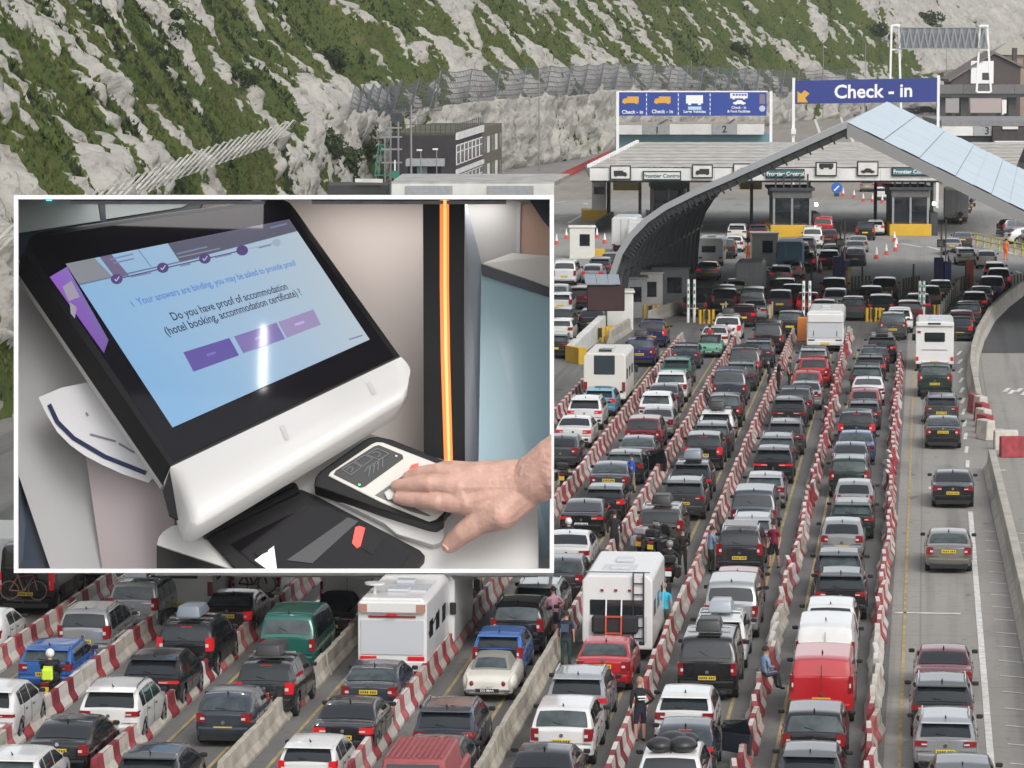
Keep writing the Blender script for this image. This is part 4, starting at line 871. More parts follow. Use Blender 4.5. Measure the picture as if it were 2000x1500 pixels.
    if rw and not key.startswith(('sedan', 'coupe')):
        wp = MB(); y0 = rw[0]; wp.bar((0.02, y0+0.01, sh.topz(y0+0.01, 0)+0.03), (-0.26, y0+0.04, sh.topz(y0+0.06, 0.28)+0.03), 0.016); parts.append(('rear_wiper', wp.data('rear_wiper', [BLACK]), 'dark', (0, 0, 0), [], False))
        hb = MB(); y1 = rw[1]; hb.box(-0.18, 0.18, y1-0.02, y1+0.05, sh.topz(y1, 0)-0.02, sh.topz(y1, 0)+0.022); parts.append(('high_brake_light', hb.data('high_brake_light', [LAMP]), 'lamp', (0, 0, 0), [], False))
    if spoiler:
        y1 = rw[1]; xx = sh.prof(y1)[9][0]; mb = MB(); mb.hexa([(-xx, y1-0.2, sh.H-0.10), (xx, y1-0.2, sh.H-0.10), (xx, y1+0.12, sh.H-0.07), (-xx, y1+0.12, sh.H-0.07), (-xx*0.96, y1-0.18, sh.H-0.065), (xx*0.96, y1-0.18, sh.H-0.065), (xx*0.96, y1+0.15, sh.H-0.01), (-xx*0.96, y1+0.15, sh.H-0.01)])
        parts.append(('roof_spoiler', mb.data('roof_spoiler', [WHITE]), 'paint', (0, 0, 0), [], True))
    if rails:
        for sd_ in (-1, 1):
            mb = MB(); pts = []
            for i in range(7): y = (rw[1] if rw else 0.5)+0.1+i*(sh.L*0.42)/6; xx = sh.prof(y)[9][0]*0.97; pts.append((sd_*xx, y, sh.topz(y, xx)+(0.07 if 0 < i < 6 else 0.0)))
            mb.path(pts, 0.022, 5); parts.append(('roof_rail', mb.data('roof_rail', [CHROME]), 'rail', (0, 0, 0), [], False))
    if sh.wr not in WH: WH[sh.wr] = wheel_meshes(sh.wr)
    TYPES[key] = dict(sh=sh, parts=parts, name=name, cat=cat, rw=rw)

# saloon, hatchback, estate, sport utility, people carrier, vans
make_type('hatch', Shape(4.25, 1.79, 1.47, [(0, 0.99), (0.06, 1.0), (0.52, 1.40), (0.75, 1.45), (1.9, 1.47), (2.45, 1.42), (3.25, 1.0), (3.9, 0.9), (4.25, 0.66)], [(0, 0.97), (0.5, 0.95), (3.2, 0.93), (4.25, 0.62)]),
          (0.10, 0.50, 0.9, 0.86), [(2.0, 2.95), (1.05, 1.93), (0.55, 0.98)], 0.80, (0.30, 0.2), 0.62, (3.18, 2.5), 'hatchback', 'car', spoiler=True)
make_type('small', Shape(3.95, 1.72, 1.48, [(0, 0.95), (0.05, 0.98), (0.40, 1.40), (0.65, 1.46), (1.7, 1.48), (2.2, 1.43), (3.0, 1.02), (3.6, 0.9), (3.95, 0.66)], [(0, 0.95), (0.5, 0.95), (3.0, 0.93), (3.95, 0.62)], wr=0.31, tail=0.93),
          (0.08, 0.40, 0.9, 0.84), [(1.75, 2.7), (0.95, 1.68), (0.5, 0.88)], 0.72, (0.2, 0.36), 0.58, (2.94, 2.3), 'small_hatchback', 'car', spoiler=True)
make_type('suv', Shape(4.5, 1.86, 1.67, [(0, 1.06), (0.05, 1.10), (0.45, 1.57), (0.7, 1.64), (2.0, 1.67), (2.6, 1.62), (3.4, 1.13), (4.1, 1.04), (4.5, 0.75)], [(0, 1.06), (0.5, 1.07), (3.4, 1.05), (4.5, 0.7)], zs=0.30, wr=0.36, tumble=0.27),
          (0.08, 0.45, 0.9, 0.86), [(2.1, 3.1), (1.1, 2.03), (0.55, 1.03)], 0.92, (0.36, 0.15), 0.70, (3.35, 2.65), 'sport_utility', 'car', spoiler=True, rails=True)
make_type('bigsuv', Shape(4.85, 1.93, 1.78, [(0, 1.12), (0.04, 1.16), (0.34, 1.68), (0.6, 1.76), (2.2, 1.78), (2.9, 1.72), (3.6, 1.2), (4.45, 1.1), (4.85, 0.8)], [(0, 1.10), (0.5, 1.10), (3.6, 1.1), (4.85, 0.75)], zs=0.32, wr=0.38, tumble=0.22),
          (0.07, 0.33, 0.92, 0.89), [(2.3, 3.25), (1.2, 2.23), (0.5, 1.13)], 0.95, (0.22, 0.42), 0.72, (3.55, 2.95), 'large_sport_utility', 'car', rails=True)
make_type('estate', Shape(4.65, 1.81, 1.49, [(0, 0.98), (0.05, 1.0), (0.5, 1.41), (0.8, 1.46), (2.2, 1.49), (2.85, 1.43), (3.6, 1.0), (4.3, 0.9), (4.65, 0.66)], [(0, 0.95), (0.5, 0.95), (3.6, 0.93), (4.65, 0.62)]),
          (0.09, 0.50, 0.9, 0.86), [(2.35, 3.3), (1.35, 2.28), (0.55, 1.28)], 0.80, (0.34, 0.16), 0.60, (3.54, 2.9), 'estate_car', 'car', rails=True, spoiler=True)
make_type('sedan', Shape(4.75, 1.83, 1.45, [(0, 0.98), (0.1, 1.03), (0.62, 1.06), (1.22, 1.36), (1.5, 1.42), (2.2, 1.45), (2.8, 1.38), (3.55, 1.0), (4.4, 0.88), (4.75, 0.64)], [(0, 0.93), (0.6, 0.95), (3.5, 0.93), (4.75, 0.6)], tumble=0.36),
          (0.66, 1.26, 0.95, 0.9), [(2.35, 3.25), (1.45, 2.28), (1.1, 1.38)], 0.78, (0.38, 0.17), 0.62, (3.5, 2.84), 'saloon_car', 'car')
make_type('coupe', Shape(4.6, 1.84, 1.39, [(0, 0.95), (0.08, 1.02), (0.3, 1.05), (1.25, 1.32), (1.6, 1.37), (2.1, 1.39), (2.7, 1.33), (3.5, 0.97), (4.3, 0.86), (4.6, 0.62)], [(0, 0.92), (0.6, 0.94), (3.5, 0.92), (4.6, 0.58)], tumble=0.40),
          (0.36, 1.2, 0.92, 0.88), [(2.2, 3.2), (1.3, 2.12)], 0.8, (0.45, 0.12), 0.55, (3.44, 2.74), 'coupe', 'car')
make_type('mpv', Shape(4.6, 1.84, 1.72, [(0, 1.06), (0.04, 1.08), (0.3, 1.62), (0.55, 1.70), (2.1, 1.72), (2.9, 1.6), (3.75, 1.1), (4.3, 0.98), (4.6, 0.72)], [(0, 1.0), (0.5, 1.0), (3.7, 1.0), (4.6, 0.66)], tumble=0.22, wr=0.33),
          (0.06, 0.29, 0.92, 0.89), [(2.3, 3.3), (1.3, 2.23), (0.45, 1.23)], 0.82, (0.2, 0.42), 0.66, (3.68, 2.95), 'people_carrier', 'car', rails=True)
make_type('van', Shape(4.95, 1.92, 1.96, [(0, 1.16), (0.03, 1.18), (0.2, 1.84), (0.42, 1.94), (2.6, 1.96), (3.5, 1.86), (4.2, 1.24), (4.75, 1.02), (4.95, 0.75)], [(0, 1.1), (0.5, 1.1), (4.15, 1.1), (4.95, 0.7)], tumble=0.16, wr=0.34, zs=0.28),
          (0.05, 0.2, 0.93, 0.9), [(3.0, 3.8), (1.75, 2.9), (0.4, 1.65)], 0.82, (0.17, 0.38), 0.68, (4.14, 3.55), 'passenger_van', 'van')
make_type('panelvan', Shape(5.1, 1.98, 2.0, [(0, 1.2), (0.03, 1.9), (0.2, 1.96), (0.5, 2.0), (2.9, 2.0), (3.6, 1.9), (4.3, 1.25), (4.9, 1.05), (5.1, 0.8)], [(0, 1.1), (0.1, 1.15), (0.5, 1.15), (4.2, 1.15), (5.1, 0.75)], tumble=0.13, wr=0.35, zs=0.3, rnd=0.06),
          None, [(3.1, 3.95)], 1.0, (0.1, 0.5), 0.72, (4.22, 3.66), 'panel_van', 'van', vanlines=True)
make_type('bigvan', Shape(5.9, 2.05, 2.55, [(0, 1.3), (0.03, 2.42), (0.2, 2.5), (0.5, 2.55), (3.7, 2.55), (4.3, 2.4), (5.0, 1.4), (5.7, 1.1), (5.9, 0.85)], [(0, 1.1), (0.1, 1.25), (0.5, 1.25), (5.0, 1.25), (5.9, 0.8)], tumble=0.08, wr=0.36, zs=0.34, rnd=0.06),
          None, [(3.9, 4.7)], 0.95, (0.12, 0.6), 0.75, (4.92, 4.4), 'panel_van', 'van', vanlines=True)

make_type('suv2', Shape(4.4, 1.84, 1.64, [(0, 1.0), (0.05, 1.06), (0.55, 1.52), (0.85, 1.60), (1.9, 1.64), (2.5, 1.58), (3.35, 1.1), (4.0, 1.02), (4.4, 0.72)], [(0, 1.0), (0.5, 1.08), (1.4, 1.03), (3.3, 1.02), (4.4, 0.68)], zs=0.30, wr=0.36, tumble=0.31),
          (0.12, 0.53, 0.88, 0.8), [(2.05, 3.05), (1.15, 1.98), (0.72, 1.08)], 0.88, (0.6, 0.09), 0.52, (3.3, 2.56), 'crossover', 'car', spoiler=True)
make_type('suv3', Shape(4.6, 1.87, 1.69, [(0, 1.02), (0.04, 1.1), (0.36, 1.6), (0.62, 1.66), (2.1, 1.69), (2.7, 1.63), (3.45, 1.14), (4.2, 1.05), (4.6, 0.78)], [(0, 1.04), (0.5, 1.05), (3.45, 1.06), (4.6, 0.7)], zs=0.30, wr=0.36, tumble=0.25),
          (0.08, 0.36, 0.91, 0.88), [(2.15, 3.15), (1.15, 2.08), (0.5, 1.08)], 0.80, (0.24, 0.34), 0.72, (3.4, 2.74), 'sport_utility', 'car')
make_type('hatch2', Shape(4.1, 1.77, 1.49, [(0, 0.93), (0.08, 1.0), (0.62, 1.36), (0.95, 1.45), (1.8, 1.49), (2.3, 1.44), (3.1, 1.0), (3.75, 0.9), (4.1, 0.66)], [(0, 0.92), (0.5, 0.98), (3.1, 0.94), (4.1, 0.62)], wr=0.32, tail=0.9, tumble=0.33),
          (0.14, 0.6, 0.88, 0.8), [(1.9, 2.85), (1.1, 1.83)], 0.74, (0.26, 0.26), 0.5, (3.05, 2.36), 'hatchback', 'car')
make_type('sedan2', Shape(4.65, 1.81, 1.46, [(0, 0.96), (0.08, 1.05), (0.42, 1.09), (1.05, 1.36), (1.4, 1.43), (2.15, 1.46), (2.75, 1.39), (3.5, 1.0), (4.3, 0.9), (4.65, 0.64)], [(0, 0.92), (0.6, 0.96), (3.4, 0.93), (4.65, 0.6)], tumble=0.34, tail=0.92),
          (0.46, 1.1, 0.93, 0.87), [(2.3, 3.2), (1.4, 2.23), (0.95, 1.33)], 0.74, (0.24, 0.28), 0.8, (3.45, 2.8), 'saloon_car', 'car')
make_type('estate2', Shape(4.55, 1.8, 1.5, [(0, 0.98), (0.05, 1.02), (0.62, 1.4), (0.95, 1.47), (2.2, 1.5), (2.8, 1.44), (3.5, 1.0), (4.2, 0.9), (4.55, 0.66)], [(0, 0.96), (0.5, 0.98), (3.5, 0.94), (4.55, 0.62)]),
          (0.11, 0.6, 0.89, 0.83), [(2.3, 3.2), (1.35, 2.23), (0.7, 1.28)], 0.72, (0.2, 0.34), 0.56, (3.44, 2.84), 'estate_car', 'car')
PAL = dict(black=((0.010, 0.010, 0.012), 0.2), char=((0.026, 0.027, 0.030), 0.35), grey=((0.062, 0.066, 0.072), 0.4), slate=((0.05, 0.06, 0.078), 0.4), silver=((0.32, 0.33, 0.34), 0.45), gold=((0.2, 0.19, 0.17), 0.4),
           white=((0.63, 0.63, 0.62), 0.0), cream=((0.66, 0.64, 0.57), 0.0), red=((0.40, 0.012, 0.018), 0.0), dred=((0.13, 0.010, 0.016), 0.2), pink=((0.30, 0.06, 0.07), 0.2), maroon=((0.06, 0.01, 0.014), 0.2),
           blue=((0.03, 0.13, 0.42), 0.2), sky=((0.13, 0.33, 0.45), 0.2), dblue=((0.04, 0.075, 0.19), 0.35), navy=((0.012, 0.016, 0.06), 0.2), purple=((0.03, 0.02, 0.10), 0.2), green=((0.012, 0.11, 0.085), 0.2), dgreen=((0.012, 0.028, 0.022), 0.25), mint=((0.12, 0.32, 0.23), 0.0), brown=((0.045, 0.034, 0.032), 0.3), bronze=((0.09, 0.08, 0.07), 0.4))
BAGS = mat('luggage_black', (0.018, 0.018, 0.02), rough=0.5, coat=0.2); BAGG = mat('luggage_grey', (0.16, 0.19, 0.23), rough=0.3, coat=0.3); BAGS2 = mat('luggage_silver', (0.3, 0.33, 0.37), rough=0.3, coat=0.3)
def roof_box(par, y, z, m, L=1.9, wd=0.8, x=0.0, h=0.38):
    mb = MB(); mb.hexa([(x-wd/2, y, z+0.12), (x+wd/2, y, z+0.12), (x+wd/2, y+L, z+0.12), (x-wd/2, y+L, z+0.12), (x-wd*0.42, y+0.1, z+0.12+h), (x+wd*0.42, y+0.1, z+0.12+h), (x+wd*0.38, y+L-0.4, z+0.1+h*0.9), (x-wd*0.38, y+L-0.4, z+0.1+h*0.9)])
    b = mb.build('roof_box', m, par, smooth=50, bevel=0.08, seg=2)
    mb = MB(); mb.bar((-0.65, y+0.4, z+0.07), (0.65, y+0.4, z+0.07), 0.05); mb.bar((-0.65, y+L-0.6, z+0.07), (0.65, y+L-0.6, z+0.07), 0.05); mb.build('crossbar', CHROME, par)
def bicycle_parts(par, x0, y, z0, n=2):
    for i in range(n):
        r = MB(); yy = y-0.18*i
        for xx in (x0-0.5, x0+0.5):
            pts = [(xx+0.33*math.cos(a*0.524), yy, z0+0.36+0.33*math.sin(a*0.524)) for a in range(13)]; r.path(pts, 0.022, 4)
        for a, b in (((-0.5, .36), (-0.2, .85)), ((-0.2, .85), (0.35, .9)), ((0.35, .9), (0.5, .36)), ((-0.5, .36), (0, .33)), ((0, .33), (0.35, .82)), ((0, .33), (-0.22, .95)), ((0.3, 1.0), (0.45, 1.0))): r.tube((x0+a[0], yy, z0+a[1]), (x0+b[0], yy, z0+b[1]), 0.024, None, 5)
        r.build('bicycle', BLACK if i else mat('bike_frame', (0.25, 0.12, 0.09), rough=0.4), par)
    mb = MB(); mb.bar((-0.6, -0.3, z0), (0.6, -0.3, z0), 0.06); mb.bar((0, 0, z0), (0, -0.5, z0), 0.06); mb.build('bike_rack', DSTEEL, par)
CARS = []; NV = [0]
def vehicle(px, py, key, colour, label, cat=None, far=False, brake=False, box=None, bikes=0, plate=None, rot=0.0, door=False, pale=False, name=None, grp='vehicles waiting in the lanes', reverse=False):
    NV[0] += 1
    if key == 'suv': key = ('suv', 'suv2', 'suv3')[NV[0]*7 % 3]
    if key in ('hatch', 'sedan', 'estate') and NV[0] % 2: key += '2'
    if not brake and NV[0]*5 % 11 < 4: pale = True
    t = TYPES[key]; sh = t['sh']; yr = (t['rw'][1] if t['rw'] else 0.2)
    p = PZ(px, py, sh.topz(yr, 0)); c, mt = PAL[colour]; pm = paint(colour, c, mt)
    root = empty(name or t['name'], (p.x, p.y-yr, 0), R(rot), label, cat or t['cat'], grp)
    if reverse: root.rotation_euler.z = math.pi+R(rot); root.location.y += sh.L
    for nm, me, role, loc, subs, fv in t['parts']:
        if far and not fv: continue
        if nm == 'door_handle' and far: continue
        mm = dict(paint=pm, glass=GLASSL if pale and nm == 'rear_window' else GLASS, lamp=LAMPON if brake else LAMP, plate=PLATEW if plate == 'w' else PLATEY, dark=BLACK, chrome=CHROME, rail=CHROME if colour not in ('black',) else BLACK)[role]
        if nm == 'high_brake_light' and not brake: continue
        if plate == 'none' and nm == 'number_plate': continue
        o = add(nm, me, root, [mm], loc)
        if not far:
            for sn, sm in subs: add(sn, sm, o, [sm.materials[0]])
    ty, rm = WH[sh.wr]
    for y in (sh.ra, sh.fa):
        for sd_ in (-1, 1):
            wv = add('wheel', ty, root, [TYRE], (sd_*(sh.W/2-0.13), y, sh.wr)); wv.rotation_euler.z = 0 if sd_ > 0 else math.pi
            if not far: add('rim', rm, wv, [RIM])
    if box: roof_box(root, yr+0.25, sh.H, dict(b=BAGS, g=BAGG, s=BAGS2)[box])
    if bikes: bicycle_parts(root, 0, -0.35, 0.62, bikes)
    if door:
        mb = MB(); y = sh.fa-0.45; a = Vector((sh.W/2, y, 0.4)); b = a+Vector((0.85, -0.75, 0)); a2 = a+Vector((0, 0, 0.55)); b2 = b+Vector((0, 0, 0.6)); mb.hexa([a, b, b+Vector((0.05, 0.06, 0)), a+Vector((0.05, 0.06, 0)), a2, b2, b2+Vector((0.05, 0.06, 0)), a2+Vector((0.05, 0.06, 0))])
        dr = mb.build('open_door', pm, root, bevel=0.02); mb = MB(); mb.hexa([a2, b2, b2+Vector((0.03, 0.04, 0)), a2+Vector((0.03, 0.04, 0)), a2+Vector((0.05, 0.05, 0.3)), b2+Vector((-0.12, 0.05, 0.42)), b2+Vector((-0.1, 0.09, 0.42)), a2+Vector((0.08, 0.09, 0.3))]); mb.build('door_window', GLASS, dr)
    CARS.append((root, sh.L, p.x)); return root
LN = {0: 'open lane by the hatching', 1: 'second lane from hatching', 2: 'third lane from hatching', 3: 'fourth lane from hatching', 4: 'fifth lane from hatching', 5: 'sixth lane from hatching', 6: 'seventh lane from hatching', 7: 'eighth lane from hatching', 8: 'ninth lane from hatching', 9: 'tenth lane from hatching'}
NEAR = [
# lane 0
(0, 1880, 1503, 'suv', 'grey', 'grey car with silver roof rails at the picture edge', {}),
(0, 1847, 1409, 'estate', 'silver', 'silver estate with big red lamps and yellow plate', {}),
(0, 1840, 1340, 'suv', 'char', 'dark grey car between silver estate and maroon saloon', {}),
(0, 1843, 1272, 'sedan', 'dred', 'maroon saloon', {}),
(0, 1853, 1042, 'sedan', 'gold', 'pewter grey luxury saloon standing alone', {}),
(0, 1861, 924, 'sedan', 'black', 'black saloon standing alone ahead of the pewter saloon', {}),
(0, 1842, 818, 'sedan', 'black', 'black older saloon right behind the grey estate', {}),
(0, 1839, 776, 'estate', 'grey', 'grey estate ahead of the black older saloon', dict(far=False)),
(0, 1826, 718, 'bigsuv', 'dgreen', 'dark green off-roader with roof rails behind the white motorhome', {}),
# lane 1
(1, 1582, 1478, 'suv', 'grey', 'grey car with a red high brake light at the picture edge', dict(brake=True)),
(1, 1590, 1398, 'suv', 'black', 'black car with silver rails behind the red van', {}),
(1, 1605, 1286, 'panelvan', 'red', 'bright red panel van', {}),
(1, 1612, 1221, 'panelvan', 'white', 'white panel van in front of the red van', {}),
(1, 1622, 1187, 'suv', 'white', 'white car with roof rails ahead of the white van', {}),
(1, 1642, 1125, 'suv', 'black', 'black car with wide red lamps ahead of the white car', {}),
(1, 1638, 1086, 'suv', 'char', 'charcoal car between black car and silver fastback', {}),
(1, 1645, 1024, 'hatch', 'silver', 'silver fastback with split rear spoiler and yellow plate', {}),
(1, 1664, 985, 'estate', 'dgreen', 'dark green-grey estate ahead of the silver fastback', {}),
(1, 1668, 947, 'hatch', 'silver', 'silver hatchback with black spoiler behind the green people carrier', {}),
(1, 1659, 902, 'mpv', 'dgreen', 'tall dark green people carrier', {}),
(1, 1661, 869, 'sedan', 'slate', 'slate grey saloon with large rear window', {}),
(1, 1672, 847, 'sedan', 'dblue', 'metallic blue saloon', {}),
(1, 1673, 809, 'suv', 'char', 'charcoal car with lit red lamps ahead of the blue saloon', dict(brake=True)),
(1, 1687, 787, 'hatch', 'grey', 'grey hatchback behind the red hatchback', {}),
(1, 1689, 765, 'hatch', 'pink', 'dull red hatchback', {}),
(1, 1696, 738, 'coupe', 'white', 'white coupe ahead of the dull red hatchback', {}),
(1, 1692, 720, 'suv', 'dgreen', 'dark green car ahead of the white coupe', {}),
(1, 1700, 697, 'hatch', 'char', 'charcoal hatchback with red lamp, second ahead of the white coupe', dict(brake=True)),
(1, 1708, 681, 'estate', 'char', 'charcoal estate third ahead of the white coupe', {}),
(1, 1722, 659, 'suv', 'black', 'black car carrying a roof box', dict(box='b', brake=True)),
(1, 1744, 617, 'mpv', 'grey', 'grey people carrier ahead of the roof box car', {}),
# lane 2
(2, 1310, 1478, 'suv', 'white', 'white car loaded with black roof bags at the picture edge', {}),
(2, 1337, 1430, 'hatch', 'slate', 'slate blue hatchback with its right door wide open', dict(door=True, brake=True, pale=True)),
(2, 1338, 1360, 'hatch', 'white', 'white hatchback with clear lamps', {}),
(2, 1382, 1257, 'van', 'black', 'black passenger van with roof box', dict(box='b')),
(2, 1405, 1213, 'suv', 'white', 'white car with a silver roof box', dict(box='s')),
(2, 1428, 1148, 'van', 'silver', 'silver passenger van with tinted rear window', {}),
(2, 1440, 1122, 'hatch', 'pink', 'dull red car just ahead of the silver van', {}),
(2, 1445, 1043, 'mpv', 'char', 'charcoal people carrier with a slatted roof rack', {}),
(2, 1469, 1012, 'estate', 'silver', 'silver estate ahead of the roof rack car', {}),
(2, 1471, 970, 'van', 'slate', 'pale slate passenger van', {}),
(2, 1494, 931, 'hatch', 'silver', 'silver crossover ahead of the pale slate van', {}),
(2, 1511, 880, 'suv', 'black', 'black car with both brake lamps glowing bright red', dict(brake=True)),
(2, 1518, 853, 'estate', 'grey', 'grey estate ahead of the black car with glowing lamps', {}),
(2, 1533, 829, 'suv', 'grey', 'grey car with a red lamp, second ahead of the glowing lamps', {}),
(2, 1541, 782, 'suv', 'char', 'charcoal car with rounded rear window and yellow plate', {}),
(2, 1553, 763, 'suv', 'slate', 'slate grey car near the group standing at the barrier', {}),
(2, 1574, 748, 'sedan', 'silver', 'silver saloon beside the group at the barrier', {}),
(2, 1577, 729, 'hatch', 'red', 'red hatchback with grey roof', {}),
(2, 1590, 703, 'suv', 'red', 'red car right behind the silver car and white caravan', {}),
(2, 1588, 684, 'suv', 'silver', 'silver car with roof bars right behind the white caravan', {}),
# lane 3
(3, 1062, 1470, 'sedan', 'char', 'dark grey saloon cut by the lower picture edge', {}),
(3, 1099, 1388, 'suv', 'white', 'white estate with tall red corner lamps and yellow plate', {}),
(3, 1128, 1325, 'suv', 'silver', 'silver off-roader with thin lit lamp strip', dict(brake=True)),
(3, 1183, 1257, 'sedan', 'red', 'bright red saloon', {}),
(3, 1290, 1000, 'bigsuv', 'bronze', 'bronze brown off-roader with black roof box', dict(box='b')),
(3, 1336, 943, 'suv', 'grey', 'grey car with dark red lamps ahead of the bronze off-roader', {}),
(3, 1351, 909, 'suv', 'char', 'charcoal car with grey roof box and red high brake light', dict(box='g', brake=True)),
(3, 1374, 853, 'suv', 'black', 'black car with yellow plate and bright lamps', dict(brake=True)),
(3, 1390, 832, 'suv', 'char', 'charcoal car behind the white car with a black roof box', {}),
(3, 1399, 809, 'suv', 'white', 'white car with a black roof box', dict(box='b')),
(3, 1415, 776, 'suv', 'black', 'black car ahead of the white roof box car', {}),
(3, 1425, 730, 'van', 'slate', 'slate blue passenger van with broad rear window', {}),
(3, 1447, 712, 'suv', 'grey', 'grey car ahead of the slate blue van', {}),
(3, 1454, 686, 'van', 'char', 'charcoal passenger van with a red high brake light', dict(brake=True)),
(3, 1481, 668, 'suv', 'slate', 'slate car with silver rails between two dark vans', {}),
(3, 1500, 637, 'van', 'black', 'black passenger van nearest the yellow crash cushion', {}),
# lane 4
(4, 845, 1459, 'hatch', 'slate', 'slate blue hatchback ahead of the red ribbed roof', {}),
(4, 870, 1391, 'suv', 'slate', 'slate car with silver roof rails and red lamps', {}),
(4, 974, 1241, 'small', 'blue', 'bright blue small hatchback with a thin aerial', {}),
(4, 1011, 1186, 'mpv', 'black', 'black people carrier ahead of the blue hatchback', {}),
(4, 1050, 1146, 'estate', 'silver', 'pale silver estate ahead of the black people carrier', {}),
(4, 1098, 1098, 'hatch', 'grey', 'grey hatchback beside the white motorhome', {}),
(4, 1112, 1044, 'sedan', 'white', 'white saloon with a motorcyclist behind it', {}),
(4, 1142, 980, 'coupe', 'black', 'black fastback with white plate', dict(plate='w', brake=True)),
(4, 1179, 957, 'hatch', 'char', 'charcoal hatchback with upright red lamps', dict(brake=True)),
(4, 1193, 908, 'sedan', 'slate', 'slate saloon beside the man in blue', {}),
(4, 1220, 887, 'hatch', 'char', 'charcoal hatchback with its right door open', dict(door=True, pale=True)),
(4, 1246, 857, 'sedan', 'grey', 'grey saloon with pale rear window', dict(pale=True)),
(4, 1257, 821, 'suv', 'dred', 'dark red car', {}),
(4, 1285, 800, 'sedan', 'silver', 'silver saloon ahead of the dark red car', {}),
(4, 1282, 773, 'suv', 'white', 'white car with red lamps', {}),
(4, 1297, 754, 'sedan', 'slate', 'slate saloon ahead of the white car', {}),
(4, 1311, 731, 'suv', 'white', 'white roofed dark car behind the green car', {}),
(4, 1322, 704, 'suv', 'green', 'dark green car behind the pale blue roof', {}),
(4, 1340, 675, 'hatch', 'slate', 'slate car with pale blue roof', {}),
# lane 5
(5, 604, 1458, 'small', 'white', 'white small hatchback with tall lit lamps', dict(brake=True)),
(5, 682, 1376, 'sedan', 'black', 'black saloon with lit lamps', dict(brake=True)),
(5, 730, 1305, 'sedan', 'slate', 'slate silver saloon behind the white motorhome', dict(pale=True)),
(5, 876, 1118, 'sedan', 'silver', 'silver saloon half hidden by the white box lorry', {}),
(5, 1097, 857, 'hatch', 'grey', 'grey hatchback at the edge of the kiosk display', dict(plate='none')),
(5, 1124, 817, 'sedan', 'white', 'white saloon with lit lamps and yellow plate', dict(brake=True)),
(5, 1143, 781, 'suv', 'white', 'white off-roader with black rear window and lit lamps', dict(brake=True)),
(5, 1171, 762, 'hatch', 'sky', 'pale blue hatchback behind the cream motorhome', dict(brake=True)),
(5, 1250, 665, 'suv', 'purple', 'purple-blue car with luggage ahead of the cream motorhome', dict(box='b')),
(5, 1274, 631, 'mpv', 'navy', 'dark blue people carrier beside the white cabin', dict(brake=True)),
# lane 6
(6, 445, 1360, 'hatch', 'slate', 'slate grey hatchback with chrome rails and yellow plate', {}),
(6, 517, 1303, 'suv', 'char', 'charcoal crossover with tall black roof box and red lamps', dict(box='b', brake=True)),
(6, 562, 1211, 'van', 'green', 'sea green passenger van with white sticker', {}),
(6, 291, 1482, 'suv', 'char', 'charcoal car roof at the lower picture edge', {}),
# lane 7
(7, 125, 1418, 'sedan', 'black', 'black saloon with smooth grey roof behind the white crossover', {}),
(7, 206, 1360, 'suv', 'white', 'white crossover with dark lamp strip', {}),
(7, 300, 1289, 'suv', 'black', 'black car with yellow plate and glowing lamps', dict(brake=True)),
(7, 364, 1225, 'bigsuv', 'black', 'black estate-backed off-roader with slate roof box and tall lamps', dict(box='g', brake=True)),
(7, 454, 1163, 'sedan', 'brown', 'brown-grey saloon with pale rear window', dict(pale=True, brake=True)),
# lane 8
(8, 94, 1267, 'hatch', 'blue', 'bright blue hatchback behind which a motorcyclist waits', {}),
(8, 166, 1199, 'mpv', 'silver', 'silver people carrier with upright lamps', {}),
(8, 262, 1146, 'mpv', 'silver', 'pale silver people carrier with a grey roof box', dict(box='s', plate='w')),
(8, -22, 1352, 'suv', 'white', 'white car with black roof rails cut by the picture edge', {}),
(8, 30, 1475, 'hatch', 'white', 'white car roof at the lower corner', {}),
# lane 9
(9, -38, 1205, 'hatch', 'white', 'white hatchback with red lamp cut by the picture edge', {}),
(9, 195, 1068, 'sedan', 'black', 'black saloon half hidden under the kiosk display', {}),
]
for ln, px, py, key, colour, desc, o in NEAR:
    lab = desc+', '+LN[ln]; vehicle(px, py, key, colour, lab, **o)
